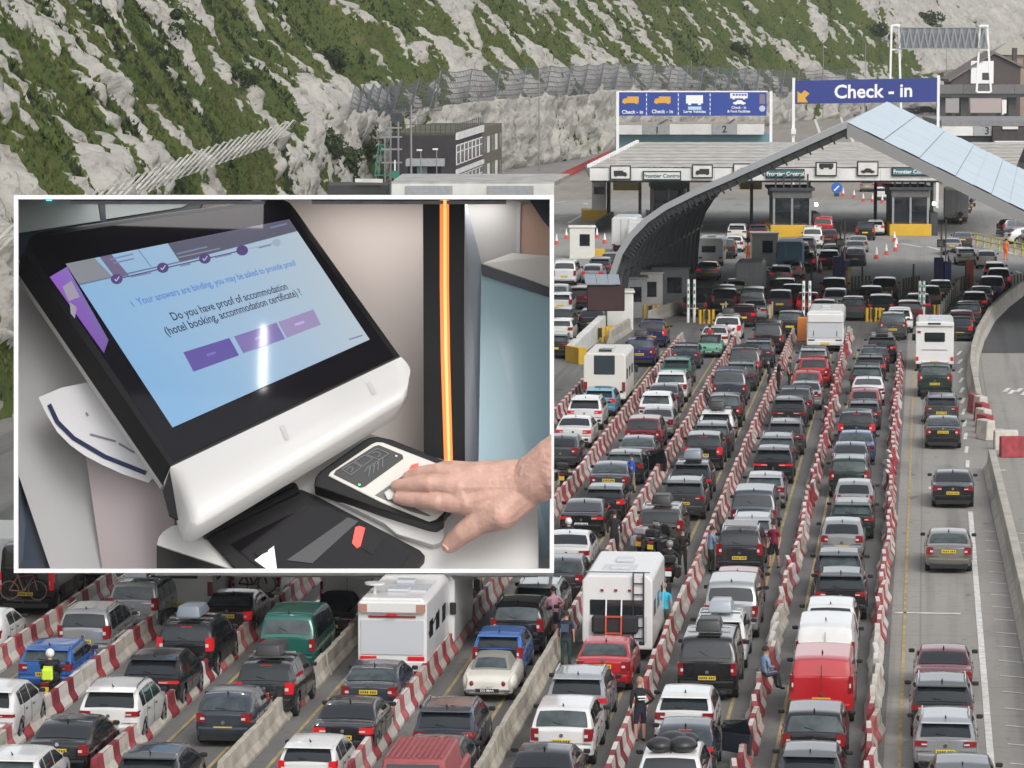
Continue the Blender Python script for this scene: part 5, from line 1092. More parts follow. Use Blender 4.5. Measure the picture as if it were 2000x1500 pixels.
FARV = [
(1875, 625, 'hatch', 'char', 'charcoal car with lit lamps just beyond the white motorhome', dict(brake=True)), (1878, 611, 'estate', 'maroon', 'dark maroon car second beyond the white motorhome', dict(brake=True)), (1891, 594, 'suv', 'grey', 'grey car third beyond the white motorhome', {}),
(1904, 574, 'estate', 'maroon', 'dark maroon car with lit lamp by the curved concrete barrier', dict(brake=True)), (1917, 564, 'hatch', 'silver', 'silver car roof ahead of the dark maroon car', {}), (1938, 545, 'bigsuv', 'navy', 'tall dark navy off-roader at the end of the curved barrier', {}),
(1951, 528, 'suv', 'char', 'charcoal car ahead of the tall navy off-roader', dict(brake=True)), (1943, 515, 'estate', 'grey', 'grey car with red lamp behind the white estate', dict(brake=True)), (1927, 492, 'estate', 'white', 'white estate with a dark window beside the orange figure', {}), (1889, 486, 'hatch', 'white', 'white hatchback pulling left of the white estate', dict(rot=12)), (1859, 467, 'sedan', 'silver', 'silver saloon alone before the booths', {}),
(1757, 606, 'suv', 'white', 'white car ahead of the grey people carrier', {}), (1776, 592, 'suv', 'maroon', 'dark maroon car behind the slim white signal posts', {}), (1793, 578, 'suv', 'grey', 'grey car just past the yellow bollards', dict(brake=True)), (1815, 563, 'suv', 'bronze', 'bronze car with a dark window by the signal posts', {}), (1837, 551, 'estate', 'grey', 'grey estate at the front of the row below the blue pedestal', {}),
(1620, 590, 'estate', 'slate', 'slate car directly beyond the white caravan', dict(brake=True)), (1672, 584, 'suv', 'grey', 'grey car beyond the caravan towards the yellow bollards', {}), (1704, 580, 'suv', 'black', 'black car with glossy window beside yellow bollards', {}), (1701, 563, 'suv', 'maroon', 'dark car with glowing red lamps in front of the black pickup', dict(brake=True)), (1728, 547, 'bigsuv', 'black', 'big black pickup at the front of its row', {}),
(1608, 568, 'suv', 'silver', 'silver car with red lamps', dict(brake=True)), (1596, 576, 'hatch', 'red', 'red lit car behind the slim signal posts', dict(brake=True)), (1629, 548, 'bigsuv', 'black', 'black car at the front beside the yellow hose post', {}), (1543, 613, 'suv', 'char', 'charcoal car right of the black van', {}),
(1474, 588, 'sedan', 'silver', 'silver saloon between the white bollard rows', {}), (1487, 569, 'van', 'grey', 'grey people van with slanted rear window', {}), (1511, 571, 'suv', 'grey', 'grey car roof next to the grey people van', {}), (1532, 548, 'suv', 'char', 'charcoal car at the front beside the slim signal posts', {}), (1548, 560, 'suv', 'dgreen', 'dark teal car behind the slim signal posts', {}),
(1421, 621, 'suv', 'white', 'white car with dark roof box beyond the moped', dict(box='b', brake=True)), (1397, 640, 'sedan', 'white', 'white saloon beside the white moped rider', {}), (1393, 569, 'bigsuv', 'black', 'black pickup with an open back near the canopy leg', {}), (1413, 561, 'suv', 'silver', 'silver car left of the red lit white car', {}), (1438, 549, 'hatch', 'white', 'white car with glowing red lamp behind the grey box van', dict(brake=True)), (1452, 598, 'hatch', 'maroon', 'dark car with glowing red lamp beyond the white roof box car', dict(brake=True)), (1380, 580, 'estate', 'char', 'charcoal car at the white signal posts by the canopy leg', {}),
(1383, 513, 'sedan', 'silver', 'silver saloon towing behind the old caravan', dict(brake=True)), (1434, 463, 'hatch', 'white', 'white hatchback beyond the old caravan', {}), (1416, 470, 'suv', 'grey', 'grey car beside the old caravan', {}), (1446, 440, 'suv', 'white', 'white car with black window inside the canopy shade', {}), (1474, 441, 'suv', 'dred', 'dark red car left of the glazed booth', dict(brake=True)),
(1608, 428, 'van', 'red', 'bright red people van entering beside the booth', dict(brake=True)), (1587, 448, 'van', 'white', 'white passenger van behind the red people van', {}), (1573, 466, 'suv', 'grey', 'grey car behind the white passenger van', {}), (1578, 494, 'suv', 'brown', 'brown car with black roof box beyond the silver hatchback', dict(box='b', brake=True)), (1562, 475, 'estate', 'pink', 'dusty pink car beside the blue lorry', {}), (1613, 492, 'suv', 'maroon', 'maroon car beside the row of cones', dict(brake=True)),
(1546, 511, 'hatch', 'white', 'white hatchback ahead of the white cabin car', dict(brake=True)), (1525, 521, 'estate', 'silver', 'silver-white estate beside the grey box van', dict(brake=True)), (1656, 487, 'estate', 'grey', 'grey car by the blue pedestal and white pole', {}), (1641, 480, 'suv', 'char', 'charcoal car left of the blue pedestal pole', {}), (1676, 462, 'sedan', 'silver', 'silver saloon behind the black off-roader with glowing lamps', {}), (1670, 472, 'sedan', 'grey', 'grey saloon ahead of the pedestal pole', {}), (1690, 437, 'suv', 'black', 'black off-roader with glowing lamps by the booth', dict(brake=True)), (1710, 432, 'hatch', 'white', 'white car right beside the yellow booth base', dict(brake=True)), (1618, 450, 'hatch', 'maroon', 'maroon car just behind the red people van', {}),
(1700, 352, 'hatch', 'silver', 'silver car beyond the booths with red lamps', dict(brake=True)), (1723, 368, 'hatch', 'white', 'white car beyond the booths, behind the cones', dict(brake=True)), (1720, 350, 'suv', 'dred', 'red lit car beyond the booths behind the white car', {}),
(1100, 606, 'suv', 'char', 'charcoal car with glowing lamps beside the dark message board', dict(brake=True)), (1094, 626, 'hatch', 'white', 'white hatchback by the sloping yellow barrier end', {}), (1097, 574, 'small', 'white', 'white small hatchback left of the message board', {}), (1084, 655, 'estate', 'char', 'charcoal estate at the edge of the display', {}), (1150, 607, 'estate', 'grey', 'grey car partly behind the message board', {}), (1134, 565, 'suv', 'maroon', 'dark car with red lamps below the solar panels', dict(brake=True)), (1104, 514, 'van', 'white', 'white minibus with black rear window', {}), (1172, 506, 'suv', 'grey', 'grey car with red lamps by the canopy rim', dict(brake=True)), (1156, 520, 'hatch', 'silver', 'silver car with red lamps below the rounded white booth', dict(brake=True)), (1195, 497, 'suv', 'char', 'dark car tucked under the canopy rim', {}), (1090, 560, 'hatch', 'silver', 'silver car just ahead of the white small hatchback', {}),
(1953, 430, 'mpv', 'slate', 'slate people carrier parked behind yellow railings', dict(rot=-70)), (1966, 447, 'hatch', 'white', 'white hatchback parked behind yellow railings', dict(rot=-70)), (1995, 452, 'estate', 'slate', 'slate estate parked behind yellow railings at the picture edge', dict(rot=-70)), (1880, 455, 'sedan', 'grey', 'grey saloon ahead of the silver saloon near the motorcycles', {}),
(1790, 208, 'bigsuv', 'char', 'dark tall vehicle on the far road below the Check - in sign', dict(rot=-60)), (1760, 210, 'sedan', 'grey', 'grey car on the far road behind the canopy ridge', dict(rot=-60)),
]
for px, py, key, colour, lab, o in FARV: vehicle(px, py, key, colour, lab, far=True, grp='vehicles near the control booths', **o)

# ---- motorhomes, caravans, lorries
PLAST = mat('gelcoat_white', (0.62, 0.62, 0.61), rough=0.35, coat=0.3, var=0.04, scale=0.8); PLASTG = mat('gelcoat_grey', (0.47, 0.49, 0.52), rough=0.4, coat=0.2)
def wheels(root, W, ys, r=0.34):
    if r not in WH: WH[r] = wheel_meshes(r)
    ty, rm = WH[r]
    for y in ys:
        for sd_ in (-1, 1):
            wv = add('wheel', ty, root, [TYRE], (sd_*(W/2-0.14), y, r)); wv.rotation_euler.z = 0 if sd_ > 0 else math.pi; add('rim', rm, wv, [RIM])
def coach(px, py, W, H, L, kind, label, cat, z0=0.42, m=PLAST, cab=True, rot=0.0, name=None, grp='motorhomes, caravans and lorries'):
    p = PZ(px, py, H); root = empty(name or cat.replace(' ', '_'), (p.x, p.y, 0), R(rot), label, cat, grp); Lb = L-1.2 if cab else L
    mb = MB(); pr = [(-W/2, z0), (W/2, z0), (W/2, H-0.18), (W/2-0.16, H), (-W/2+0.16, H), (-W/2, H-0.18)]
    mb.prism([(x, 0, z) for x, z in pr], (0, Lb, 0)); mb.build('body', m, root, bevel=0.06, seg=2)
    mb = MB(); mb.box(-W/2+0.15, W/2-0.15, 0.3, L-0.4, 0.22, z0); mb.build('chassis', BLACK, root)
    wheels(root, W-0.1, (1.7, L-1.0) if cab else (L*0.42,))
    if cab:
        mb = MB(); mb.prism([(-W/2+0.12, Lb, 0.4), (-W/2+0.12, L, 0.45), (-W/2+0.12, L, 1.05), (-W/2+0.12, L-0.7, 1.3), (-W/2+0.12, Lb, 2.1)], (W-0.24, 0, 0)); mb.build('cab', m, root, bevel=0.04)
        for sd_ in (-1, 1): mb = MB(); mb.box(sd_*(W/2+0.12)-0.1, sd_*(W/2+0.12)+0.1, Lb+0.1, Lb+0.2, 1.35, 1.75); mb.build('door_mirror', BLACK, root, bevel=0.02)
    for sd_ in (-1, 1):
        for i in range(3):
            if kind == 'lorry': break
            y = 0.6+i*(Lb-1.4)/2.6; mb = MB(); x = sd_*(W/2+0.012); mb.box(min(x, x-sd_*0.03), max(x, x-sd_*0.03), y, y+0.85, H*0.5, H*0.5+0.55); mb.build('side_window', GLASS, root, bevel=0.01)
    def rear(nm, x0, x1, za, zb_, mt, dd=0.03, b=0.0): mb = MB(); mb.box(x0, x1, -dd, 0.02, za, zb_); return mb.build(nm, mt, root, bevel=b)
    if kind != 'lorry':
        rv = MB(); rv.box(-0.35, 0.35, 1.2, 1.9, H, H+0.1); rv.build('roof_vent', PLASTG, root, bevel=0.03); rv = MB(); rv.box(-0.3, 0.3, 3.0, 3.6, H, H+0.12); rv.build('roof_vent', PLASTG, root, bevel=0.03)
    if kind == 'lowprofile':
        rear('rear_panel', -W/2+0.1, W/2-0.1, 0.95, 2.05, PLASTG, 0.04, 0.01); rear('spoiler', -W/2+0.05, W/2-0.05, H-0.48, H-0.1, PLAST, 0.16, 0.05)
        rear('red_stripe', -W/2+0.35, W/2-0.35, H-0.62, H-0.56, LAMP, 0.05)
        for s_ in (-1, 1):
            q = rear('light_cluster', min(s_*(W/2-0.05), s_*(W/2-0.32)), max(s_*(W/2-0.05), s_*(W/2-0.32)), H-0.42, H-0.18, mat('amber_lens', (0.4, 0.2, 0.15), rough=0.2), 0.18)
            rear('tail_light', min(s_*(W/2-0.08), s_*(W/2-0.6)), max(s_*(W/2-0.08), s_*(W/2-0.6)), 0.78, 0.9, LAMPON, 0.08); rear('fog_lamp', min(s_*(W/2-0.1), s_*(W/2-0.24)), max(s_*(W/2-0.1), s_*(W/2-0.24)), 0.5, 0.7, BLACK, 0.06)
        rear('bumper', -W/2+0.02, W/2-0.02, z0, 0.76, PLAST, 0.12, 0.04); rear('high_brake_light', -0.15, 0.15, H-0.55, H-0.5, LAMPON, 0.18)
        mb = MB(); mb.tube((-0.7, 1.0, H), (-0.7, 1.0, H+0.3), 0.06); mb.tube((-0.7, 1.0, H+0.28), (-0.7, 1.0, H+0.34), 0.32, None, 14); mb.build('satellite_dome', PLAST, root); mb = MB(); mb.box(-0.2, 0.9, 1.4, 2.8, H, H+0.05); mb.build('solar_panel', PLASTG, root)
        for s_ in (-1, 1): mb = MB(); x = s_*(W/2+0.006); mb.poly([(x, 0.4, 1.5), (x, 3.0, 1.9), (x, 3.0, 1.98), (x, 0.4, 1.62)]); mb.build('red_flash', LAMP, root, fix=False)
    elif kind == 'american':
        rear('rear_window', -W*0.39, W*0.37, 1.55, 2.05, GLASS, 0.03, 0.01); rear('cargo_cover', -W*0.36, W*0.3, 0.95, 1.56, mat('cover_black', (0.02, 0.02, 0.022), rough=0.8), 0.25, 0.08)
        for i, x in enumerate((-0.5, -0.05, 0.4)): rear('marker_light', x-0.05, x+0.05, H-0.52, H-0.45, LAMP, 0.05)
        for s_ in (-0.35, 0.15): mb = MB(); mb.bar((s_, -0.35, 0.95), (s_, -0.28, 1.55), 0.05); mb.bar((s_, -0.28, 1.55), (s_, -0.1, 2.1), 0.045, m=1); mb.build('rack_arm', [mat('rack_red', (0.5, 0.06, 0.03), rough=0.5), CHROME], root)
        mb = MB(); mb.bar((-0.35, -0.34, 1.0), (0.15, -0.34, 1.0), 0.05); mb.bar((-0.35, -0.28, 1.53), (0.15, -0.28, 1.53), 0.05); mb.build('rack_rail', mat('rack_red', (0.5, 0.06, 0.03)), root)
        for x in (0.52, 0.86): mb = MB(); mb.bar((x, -0.08, 0.7), (x, -0.08, H+0.1), 0.045); mb.build('ladder_rail', BLACK, root)
        for i in range(7): mb = MB(); mb.bar((0.52, -0.08, 0.8+i*0.36), (0.86, -0.08, 0.8+i*0.36), 0.04); mb.build('ladder_rung', BLACK, root)
        mb = MB(); mb.bar((-W/2+0.1, 0.2, H+0.08), (W/2-0.1, 0.2, H+0.08), 0.04); mb.build('roof_rail', CHROME, root); mb = MB(); mb.box(-0.6, 0.5, 1.2, 2.3, H, H+0.04); mb.build('solar_panel', PLASTG, root)
        rear('door_panel', W*0.3, W*0.42, 0.7, 1.5, PLASTG, 0.02)
    elif kind == 'cream':
        rear('rear_window', -0.58, 0.55, H-1.15, H-0.12, mat('window_teal', (0.03, 0.045, 0.05), rough=0.15), 0.04, 0.03)
        for s_ in (-1, 1): rear('tail_light', min(s_*(W/2-0.02), s_*(W/2-0.2)), max(s_*(W/2-0.02), s_*(W/2-0.2)), 0.85, 1.35, LAMP, 0.04)
        rear('bumper', -W/2, W/2, z0, 0.62, m, 0.1, 0.04); mb = MB(); mb.box(-0.4, 0.3, 0.9, 1.8, H, H+0.12); mb.build('skylight', GLASS, root)
    elif kind == 'caravan':
        rear('rear_panel', -W/2+0.06, W/2-0.06, 0.9, 1.95, PLASTG, 0.04, 0.02); rear('rear_shelf', -W/2+0.03, W/2-0.03, H-0.75, H-0.2, m, 0.12, 0.06)
        for s_ in (-1, 1): rear('tail_light', min(s_*(W/2-0.1), s_*(W/2-0.5)), max(s_*(W/2-0.1), s_*(W/2-0.5)), 0.72, 0.8, DSTEEL, 0.06); rear('trim_curve', min(s_*(W/2-0.4), s_*(W/2-0.45)), max(s_*(W/2-0.4), s_*(W/2-0.45)), 1.0, 1.35, DSTEEL, 0.05)
        rear('bumper', -W/2, W/2, z0, 0.7, m, 0.1, 0.05)
    elif kind == 'alcove':
        rear('rear_window', -0.6, 0.6, 1.75, 2.3, GLASS, 0.04, 0.05); rear('seam', -0.75, 0.75, 1.25, 1.28, DSTEEL, 0.03); rear('roof_bar', -W/2, W/2, H-0.3, H, m, 0.14, 0.06); rear('roof_gap', -0.4, 0.35, H-0.18, H-0.06, DSTEEL, 0.16)
        for s_ in (-1, 1): rear('tail_light', min(s_*(W/2-0.02), s_*(W/2-0.18)), max(s_*(W/2-0.02), s_*(W/2-0.18)), 0.62, 0.85, LAMPON, 0.05)
        rear('badge', -W/2+0.1, -W/2+0.3, 2.25, 2.38, LAMP, 0.03); rear('bumper', -W/2, W/2, z0, 0.6, m, 0.1, 0.03)
    elif kind == 'lorry':
        for s_ in (-1, 1): rear('rear_door', min(s_*0.02, s_*(W/2-0.1)), max(s_*0.02, s_*(W/2-0.1)), z0+0.25, H-0.15, m, 0.03, 0.01); rear('tail_light', min(s_*(W/2-0.05), s_*(W/2-0.35)), max(s_*(W/2-0.05), s_*(W/2-0.35)), z0-0.02, z0+0.12, LAMP, 0.05)
        for x in (-0.35, 0.3): rear('lock_bar', x, x+0.05, z0+0.3, H-0.2, STEEL, 0.06)
    elif kind == 'oldcaravan':
        rear('rear_window', -0.75, 0.4, 1.2, 1.75, GLASSL, 0.04, 0.03); rear('bumper', -W/2, W/2, z0, 0.62, PLASTG, 0.08, 0.02)
        for s_ in (-1, 1): rear('tail_light', min(s_*(W/2-0.05), s_*(W/2-0.35)), max(s_*(W/2-0.05), s_*(W/2-0.35)), 0.68, 0.82, LAMP, 0.05)
    pl = MB(); pl.box(-0.26, 0.26, -0.14, -0.12, z0+0.08, z0+0.2); pl.build('number_plate', PLATEY, root)
    return root
coach(766, 1168, 2.2, 2.75, 6.8, 'lowprofile', 'white low motorhome with grey rear panel and red stripe behind the slate silver saloon', 'motorhome')
coach(1206, 1124, 2.3, 2.85, 6.9, 'american', 'white motorhome with black ladder and orange-armed rack at its rear', 'motorhome')
coach(1181, 690, 2.28, 2.9, 7.0, 'cream', 'cream motorhome with large dark rear window ahead of the pale blue hatchback', 'motorhome', m=mat('gelcoat_cream', (0.62, 0.6, 0.55), rough=0.4, coat=0.2))
coach(1612, 607, 2.3, 2.6, 6.0, 'caravan', 'white caravan with grey lower panel ahead of the silver car with roof bars', 'caravan', cab=False)
coach(1826, 628, 2.25, 2.95, 6.5, 'alcove', 'white motorhome with small rear window ahead of the dark green off-roader', 'motorhome')
coach(829, 1122, 2.0, 2.66, 6.3, 'lorry', 'white box lorry ahead of the low motorhome, cut by the display frame', 'lorry')
coach(1388, 465, 2.1, 2.4, 5.0, 'oldcaravan', 'old white caravan with small window beside the silver saloon', 'caravan', cab=False)
coach(1220, 424, 2.3, 3.3, 6.5, 'lorry', 'white box lorry with grey stripe left of the canopy rim', 'lorry', z0=0.8); coach(1252, 432, 2.3, 3.2, 6.5, 'lorry', 'white box lorry half covered by the canopy rim', 'lorry', z0=0.8)
coach(1464, 512, 2.1, 2.7, 5.6, 'lorry', 'grey-backed white box van before the rounded white booth', 'van', m=mat('van_greyback', (0.34, 0.36, 0.38), rough=0.5)); coach(1542, 472, 2.1, 2.9, 5.6, 'lorry', 'light blue box lorry behind the rounded white booth', 'lorry', m=mat('lorry_blue', (0.14, 0.34, 0.50), rough=0.5))
coach(355, 1066, 2.2, 2.6, 6.0, 'cream', 'white motorhome tail with round red lamp under the inset picture border, ninth lane', 'motorhome'); coach(-30, 1050, 2.3, 2.66, 6, 'lorry', 'pale lorry at the picture edge beside the inset picture border', 'lorry')
r = coach(1868, 372, 2.5, 3.4, 9, 'lorry', 'grey coach rear between the last booth and the motorcycles', 'coach', z0=0.6, m=mat('coach_grey', (0.2, 0.2, 0.21), rough=0.5), cab=False)
for px, py, W, lab, bk, nm in ((500, 1092, 1.95, 'white passenger van with two bicycles on its tail, eighth lane', 2, 'white'), (680, 1080, 1.95, 'white panel van with red lamps, its roof behind the display frame', 0, 'white')):
    vehicle(px, py, 'van' if bk else 'bigvan', nm, lab, bikes=bk, cat='van', grp='motorhomes, caravans and lorries')
vehicle(52, 1064, 'bigvan', 'black', 'black panel van with a bicycle rack and lit lamps at the picture edge', bikes=1, brake=True, cat='van', grp='motorhomes, caravans and lorries')
# ---- open cars
def open_car(px, pyb, colour, label, soft, classic):
    p = PZ(px, pyb); c, mt = PAL[colour]; pm = paint(colour, c, mt); r = empty('convertible', (p.x, p.y, 0), 0, label, 'car', 'vehicles waiting in the lanes')
    sh = Shape(4.0 if classic else 4.3, 1.62 if classic else 1.82, 0.95, [(0, 0.62), (0.12, 0.78), (0.9, 0.9), (2.3, 0.95), (3.2, 0.88), (3.9, 0.7), (4.3, 0.5)], [(0, 0.6), (0.3, 0.75), (0.9, 0.82), (2.4, 0.86), (3.9, 0.64), (4.3, 0.45)], zs=0.22, wr=0.32, tail=0.8 if classic else 0.92, rnd=0.16)
    add('body', sh.body(), r, [pm]); wheels(r, sh.W, (sh.ra, sh.fa), 0.32)
    top = Shape(4.0, 1.42, 1.32, [(0.75, 0.8), (0.95, 0.95), (1.25, 1.28), (1.6, 1.32), (2.2, 1.3), (2.75, 0.9), (4, .8)], [(0, 0.7), (4, 0.7)], rnd=0.12); mb = MB(); P = []
    for i in range(12):
        y = 0.8+i*0.17; P.append([(x, y, z) for x, z in top.prof(y)[5:]]+[(-x, y, z) for x, z in top.prof(y)[5:][-2::-1]])
    mb.grid(P, 0, True); mb.build('soft_top', mat('soft_'+soft, (0.2, 0.19, 0.17) if soft == 'grey' else (0.012, 0.012, 0.016), rough=0.85), r, smooth=True, fix=False)
    w_ = top.screen(0.93, 1.2, 0.85, 0.82, True); w_.build('rear_window', GLASSL if classic else GLASS, r, fix=False)
    for s_ in (-1, 1):
        mb = MB(); mb.ball((s_*(sh.w(0)-0.16), -0.02, 0.62), 0.07, sq=(1, 0.6, 1.2)); mb.build('tail_light', LAMP, r, smooth=True)
        if classic: mb = MB(); mb.ball((s_*0.68, 0.75, 0.58), 0.42, sq=(0.42, 1.3, 0.72), n=14, k=9); mb.build('rear_wing', pm, r, smooth=True)
        mb = MB(); mb.bar((s_*0.1, -0.09, 0.42), (s_*0.72, -0.04, 0.42), 0.07); mb.build('bumper', CHROME if classic else pm, r, bevel=0.02)
    mb = MB(); mb.box(-0.36 if classic else -0.26, 0.36 if classic else 0.26, -0.12, -0.09, 0.36, 0.47); mb.build('number_plate', BLACK if classic else PLATEY, r)
    if classic: text_on('registration', 'DO 88AA', 0.1, (0, -0.12, 0.415), (1, 0, 0), (0, 0, 1), SIGNW, r, off=0.004)
    mb = MB(); mb.box(-0.62, 0.62, 2.65, 2.68, 0.95, 1.25); mb.build('windscreen', GLASS, r)
open_car(952, 1374, 'cream', 'cream vintage roadster with grey soft top and black plate, fifth lane', 'grey', True)
open_car(646, 1246, 'brown', 'brown-grey convertible with black soft top beside the sea green van', 'black', False)
open_car(1384, 700, 'mint', 'mint green vintage car ahead of the slate car with pale blue roof', 'black', True)
# red pickup canopy roof at the lower edge
p = PZ(806, 1484, 1.85); r = empty('pickup_truck', (p.x, p.y, 0), 0, 'faded red pickup with a ribbed hard top at the lower picture edge', 'pickup', 'vehicles waiting in the lanes')
pm = mat('paint_fadedred', (0.30, 0.07, 0.075), rough=0.55, var=0.15); mb = MB(); mb.box(-0.92, 0.92, 0, 5.0, 0.5, 1.1); mb.build('body', pm, r, bevel=0.06); mb = MB(); mb.hexa([(-0.9, 0.02, 1.11), (0.9, 0.02, 1.11), (0.9, 3.4, 1.11), (-0.9, 3.4, 1.11), (-0.8, 0.15, 1.83), (0.8, 0.15, 1.83), (0.8, 3.2, 1.85), (-0.8, 3.2, 1.85)]); mb.build('hard_top', pm, r, bevel=0.05)
for i in range(11): mb = MB(); mb.box(-0.72+i*0.144-0.03, -0.72+i*0.144+0.03, 0.2, 3.1, 1.84, 1.88); mb.build('roof_rib', pm, r)
mb = MB(); mb.hexa([(-0.75, -0.01, 1.2), (0.75, -0.01, 1.2), (0.75, 0.05, 1.2), (-0.75, 0.05, 1.2), (-0.68, 0.1, 1.7), (0.68, 0.1, 1.7), (0.68, 0.15, 1.7), (-0.68, 0.15, 1.7)]); mb.build('rear_window', GLASS, r); wheels(r, 1.84, (1.0, 4.1), 0.36)
# luggage on the roof rack cars
def on_roof(label_part, kind):
    for o in [c for c in COL.objects if c.get('label') and c['label'].startswith(label_part)]:
        if kind == 'rack':
            for i in range(7): mb = MB(); mb.box(-0.62, 0.62, 0.6+i*0.24, 0.72+i*0.24, 1.83, 1.87); mb.build('rack_slat', CHROME, o)
        else:
            for i, (x, y, s_) in enumerate(((-0.3, 0.8, 0.34), (0.3, 0.9, 0.36), (0, 1.5, 0.4), (0.35, 1.7, 0.3))): mb = MB(); mb.ball((x, y, 1.85), s_, sq=(1.1, 1.3, 0.6)); mb.build('roof_bag', BAGS, o, smooth=True)
on_roof('charcoal people carrier with a slatted', 'rack'); on_roof('white car loaded with black roof bags', 'bags')
# cars that would touch move up a little in their lane, or sideways when they stand half beside each other
for _ in range(3):
    CARS.sort(key=lambda c: c[0].location.y)
    for i, (a, L, x) in enumerate(CARS):
        for b, L2, x2 in CARS[i+1:]:
            gap = b.location.y-a.location.y-L; dx = b.location.x-a.location.x
            if abs(dx) < 1.85 and gap < 0.3 and b.rotation_euler.z == 0 == a.rotation_euler.z:
                if gap < -1.2: s_ = 1 if dx >= 0 else -1; m_ = (1.95-abs(dx))/2; b.location.x += s_*m_; a.location.x -= s_*m_
                else: b.location.y += (0.3-gap)*0.6; a.location.y -= (0.3-gap)*0.4
# ================================================================== barriers, posts, cones
BRED = mat('barrier_red', (0.28, 0.036, 0.045), rough=0.7, var=0.4, scale=3.0); BWHI = mat('barrier_white', (0.50, 0.46, 0.41), rough=0.65, var=0.2, scale=2.0); BCON = mat('barrier_concrete', (0.40, 0.36, 0.30), rough=0.9, var=0.25, scale=1.5, bump=0.4, bscale=9)
PRB = [(-0.24, 0), (0.24, 0), (0.24, 0.11), (0.12, 0.32), (0.08, .72), (-0.08, .72), (-0.12, 0.32), (-0.24, 0.11)]
def barrier_mesh(L, m1, m2):
    mb = MB()
    for y0, y1, i in ((0.008, L*0.40, 0), (L*0.40+0.004, L-0.008, 1)): mb.prism([(x, y0, z) for x, z in PRB], (0, y1-y0, 0), i)
    return mb.data('barrier', [m1, m2], bevel=0.012)
UL = 2.0
BM = {'r': barrier_mesh(UL, BRED, BWHI), 'w': barrier_mesh(UL, BWHI, BWHI), 'c': barrier_mesh(UL, BCON, BCON)}
FADED = [mat('barrier_red_faded', (0.36, 0.09, 0.09), rough=0.8, var=0.3, scale=2.5), mat('barrier_red_dark', (0.20, 0.02, 0.03), rough=0.7, var=0.3, scale=2.5)]; GRIMY = [mat('barrier_white_grimy', (0.37, 0.335, 0.285), rough=0.8, var=0.35, scale=2.5), mat('barrier_white_clean', (0.58, 0.55, 0.51), rough=0.6, var=0.12, scale=2)]
ORD = ['first', 'second', 'third', 'fourth', 'fifth', 'sixth', 'seventh', 'eighth', 'ninth']
units = []
for k in range(9):
    y0, y1 = 102.0, [234, 252, 250, 248, 246, 222, 146, 146, 150][k]; n_ = int((y1-y0)/UL); ph = 0.0
    for i in range(n_):
        y = y0+i*UL; rr = RNG.random()
        if k in (0, 1): c = 'r'; jx, jr = 0.055, 2.6
        else: c = 'r'; jx, jr = 0.02, 0.9
        if k == 0 and 112 < y < 128: c = 'w' if rr < 0.8 else c
        if k == 1 and 122 < y < 136: c = 'w' if rr < 0.8 else c
        if k == 3 and y < 128: c = 'c'
        if k == 5 and y < 150: c = 'r' if i in (6, 7, 15) else 'c'
        if k == 7: c = 'w' if i % 3 == 1 else 'r'
        if k == 6 and i % 9 == 4: c = 'w'
        if k in (1, 2, 3, 4, 5) and y > y1-5: c = 'c'
        if k == 2 and 128 < y < 140 and rr < 0.5: c = 'w'
        ph = 0.85*ph+RNG.normal(0, jx)*0.6
        units.append((y, k, LX(k)+ph, math.radians(RNG.normal(0, jr)), c))
units.sort(key=lambda u: u[0])
far = {}
CN = {'r': 'red and white', 'w': 'white', 'c': 'bare concrete'}
seen = {}
for y, k, x, rz, c in units[:300]:
    o = add('lane_barrier', BM[c]); o.location = (x, y, 0.0); o.rotation_euler = (0, R(float(RNG.normal(0, 0.8))), rz)
    if c != 'c' and RNG.random() < 0.45: o.material_slots[0].link = 'OBJECT'; o.material_slots[0].material = (FADED if c == 'r' else GRIMY)[int(RNG.random()*2)]; o.material_slots[1].link = 'OBJECT'; o.material_slots[1].material = GRIMY[int(RNG.random()*2)]
    best = None
    for car, L, _x in CARS:
        dx = car.location.x-x; t = (y+UL/2-car.location.y)/L
        if abs(dx) < 2.6:
            sc_ = abs(t-0.5)*L+0.4*abs(dx)+(3 if dx < 0 else 0)
            if best is None or sc_ < best[0]: best = (sc_, car, t, dx)
    _, car, t, dx = best; nm = ' '.join(car['label'].split(',')[0].split()[:5])
    while nm.split()[-1] in ('with', 'and', 'the', 'of', 'a', 'at', 'in', 'beside', 'behind', 'between', 'ahead', 'by', 'to', 'from', 'right', 'its', 'both', 'big', 'red', 'white', 'black', 'dark', 'silver', 'grey', 'yellow', 'second', 'wide', 'thin', 'tall', 'roof', 'half', 'picture', 'dull', 'rear'): nm = ' '.join(nm.split()[:-1])
    pos = 'just behind' if t < 0 else 'at tail of' if t < 0.33 else 'beside middle of' if t < 0.66 else 'at nose of' if t < 1 else 'just past'
    lab = CN[c]+' block '+pos+' '+nm+(', on its left' if dx > 0 else ', on its right')
    seen[lab] = seen.get(lab, 0)+1
    if seen[lab] > 1: lab = lab.replace(' block', ' block', 1).replace(CN[c]+' block', ['', '', 'next', 'further', 'still further', 'fifth', 'sixth', 'seventh', 'eighth', 'ninth', 'tenth', 'eleventh', 'last'][min(seen[lab], 12)]+' '+CN[c]+' block', 1)
    tag(o, lab, 'barrier', 'lane barrier blocks')
mb = MB(); mm = {'r': 0, 'w': 1, 'c': 2}
for y, k, x, rz, c in units[300:]:
    M = Matrix.Translation((x, y, 0)) @ Matrix.Rotation(rz, 4, 'Z'); [mb.prism([M @ Vector((a, 0.01+i*UL/2, z)) for a, z in PRB], M.to_3x3() @ Vector((0, UL/2-0.015, 0)), mm[c] if i == 0 or c == 'c' else 1) for i in range(2)]
tag(mb.build('barrier_rows', [BRED, BWHI, BCON]), 'far rows of red and white barrier blocks between the waiting lanes', 'barriers', kind='stuff')
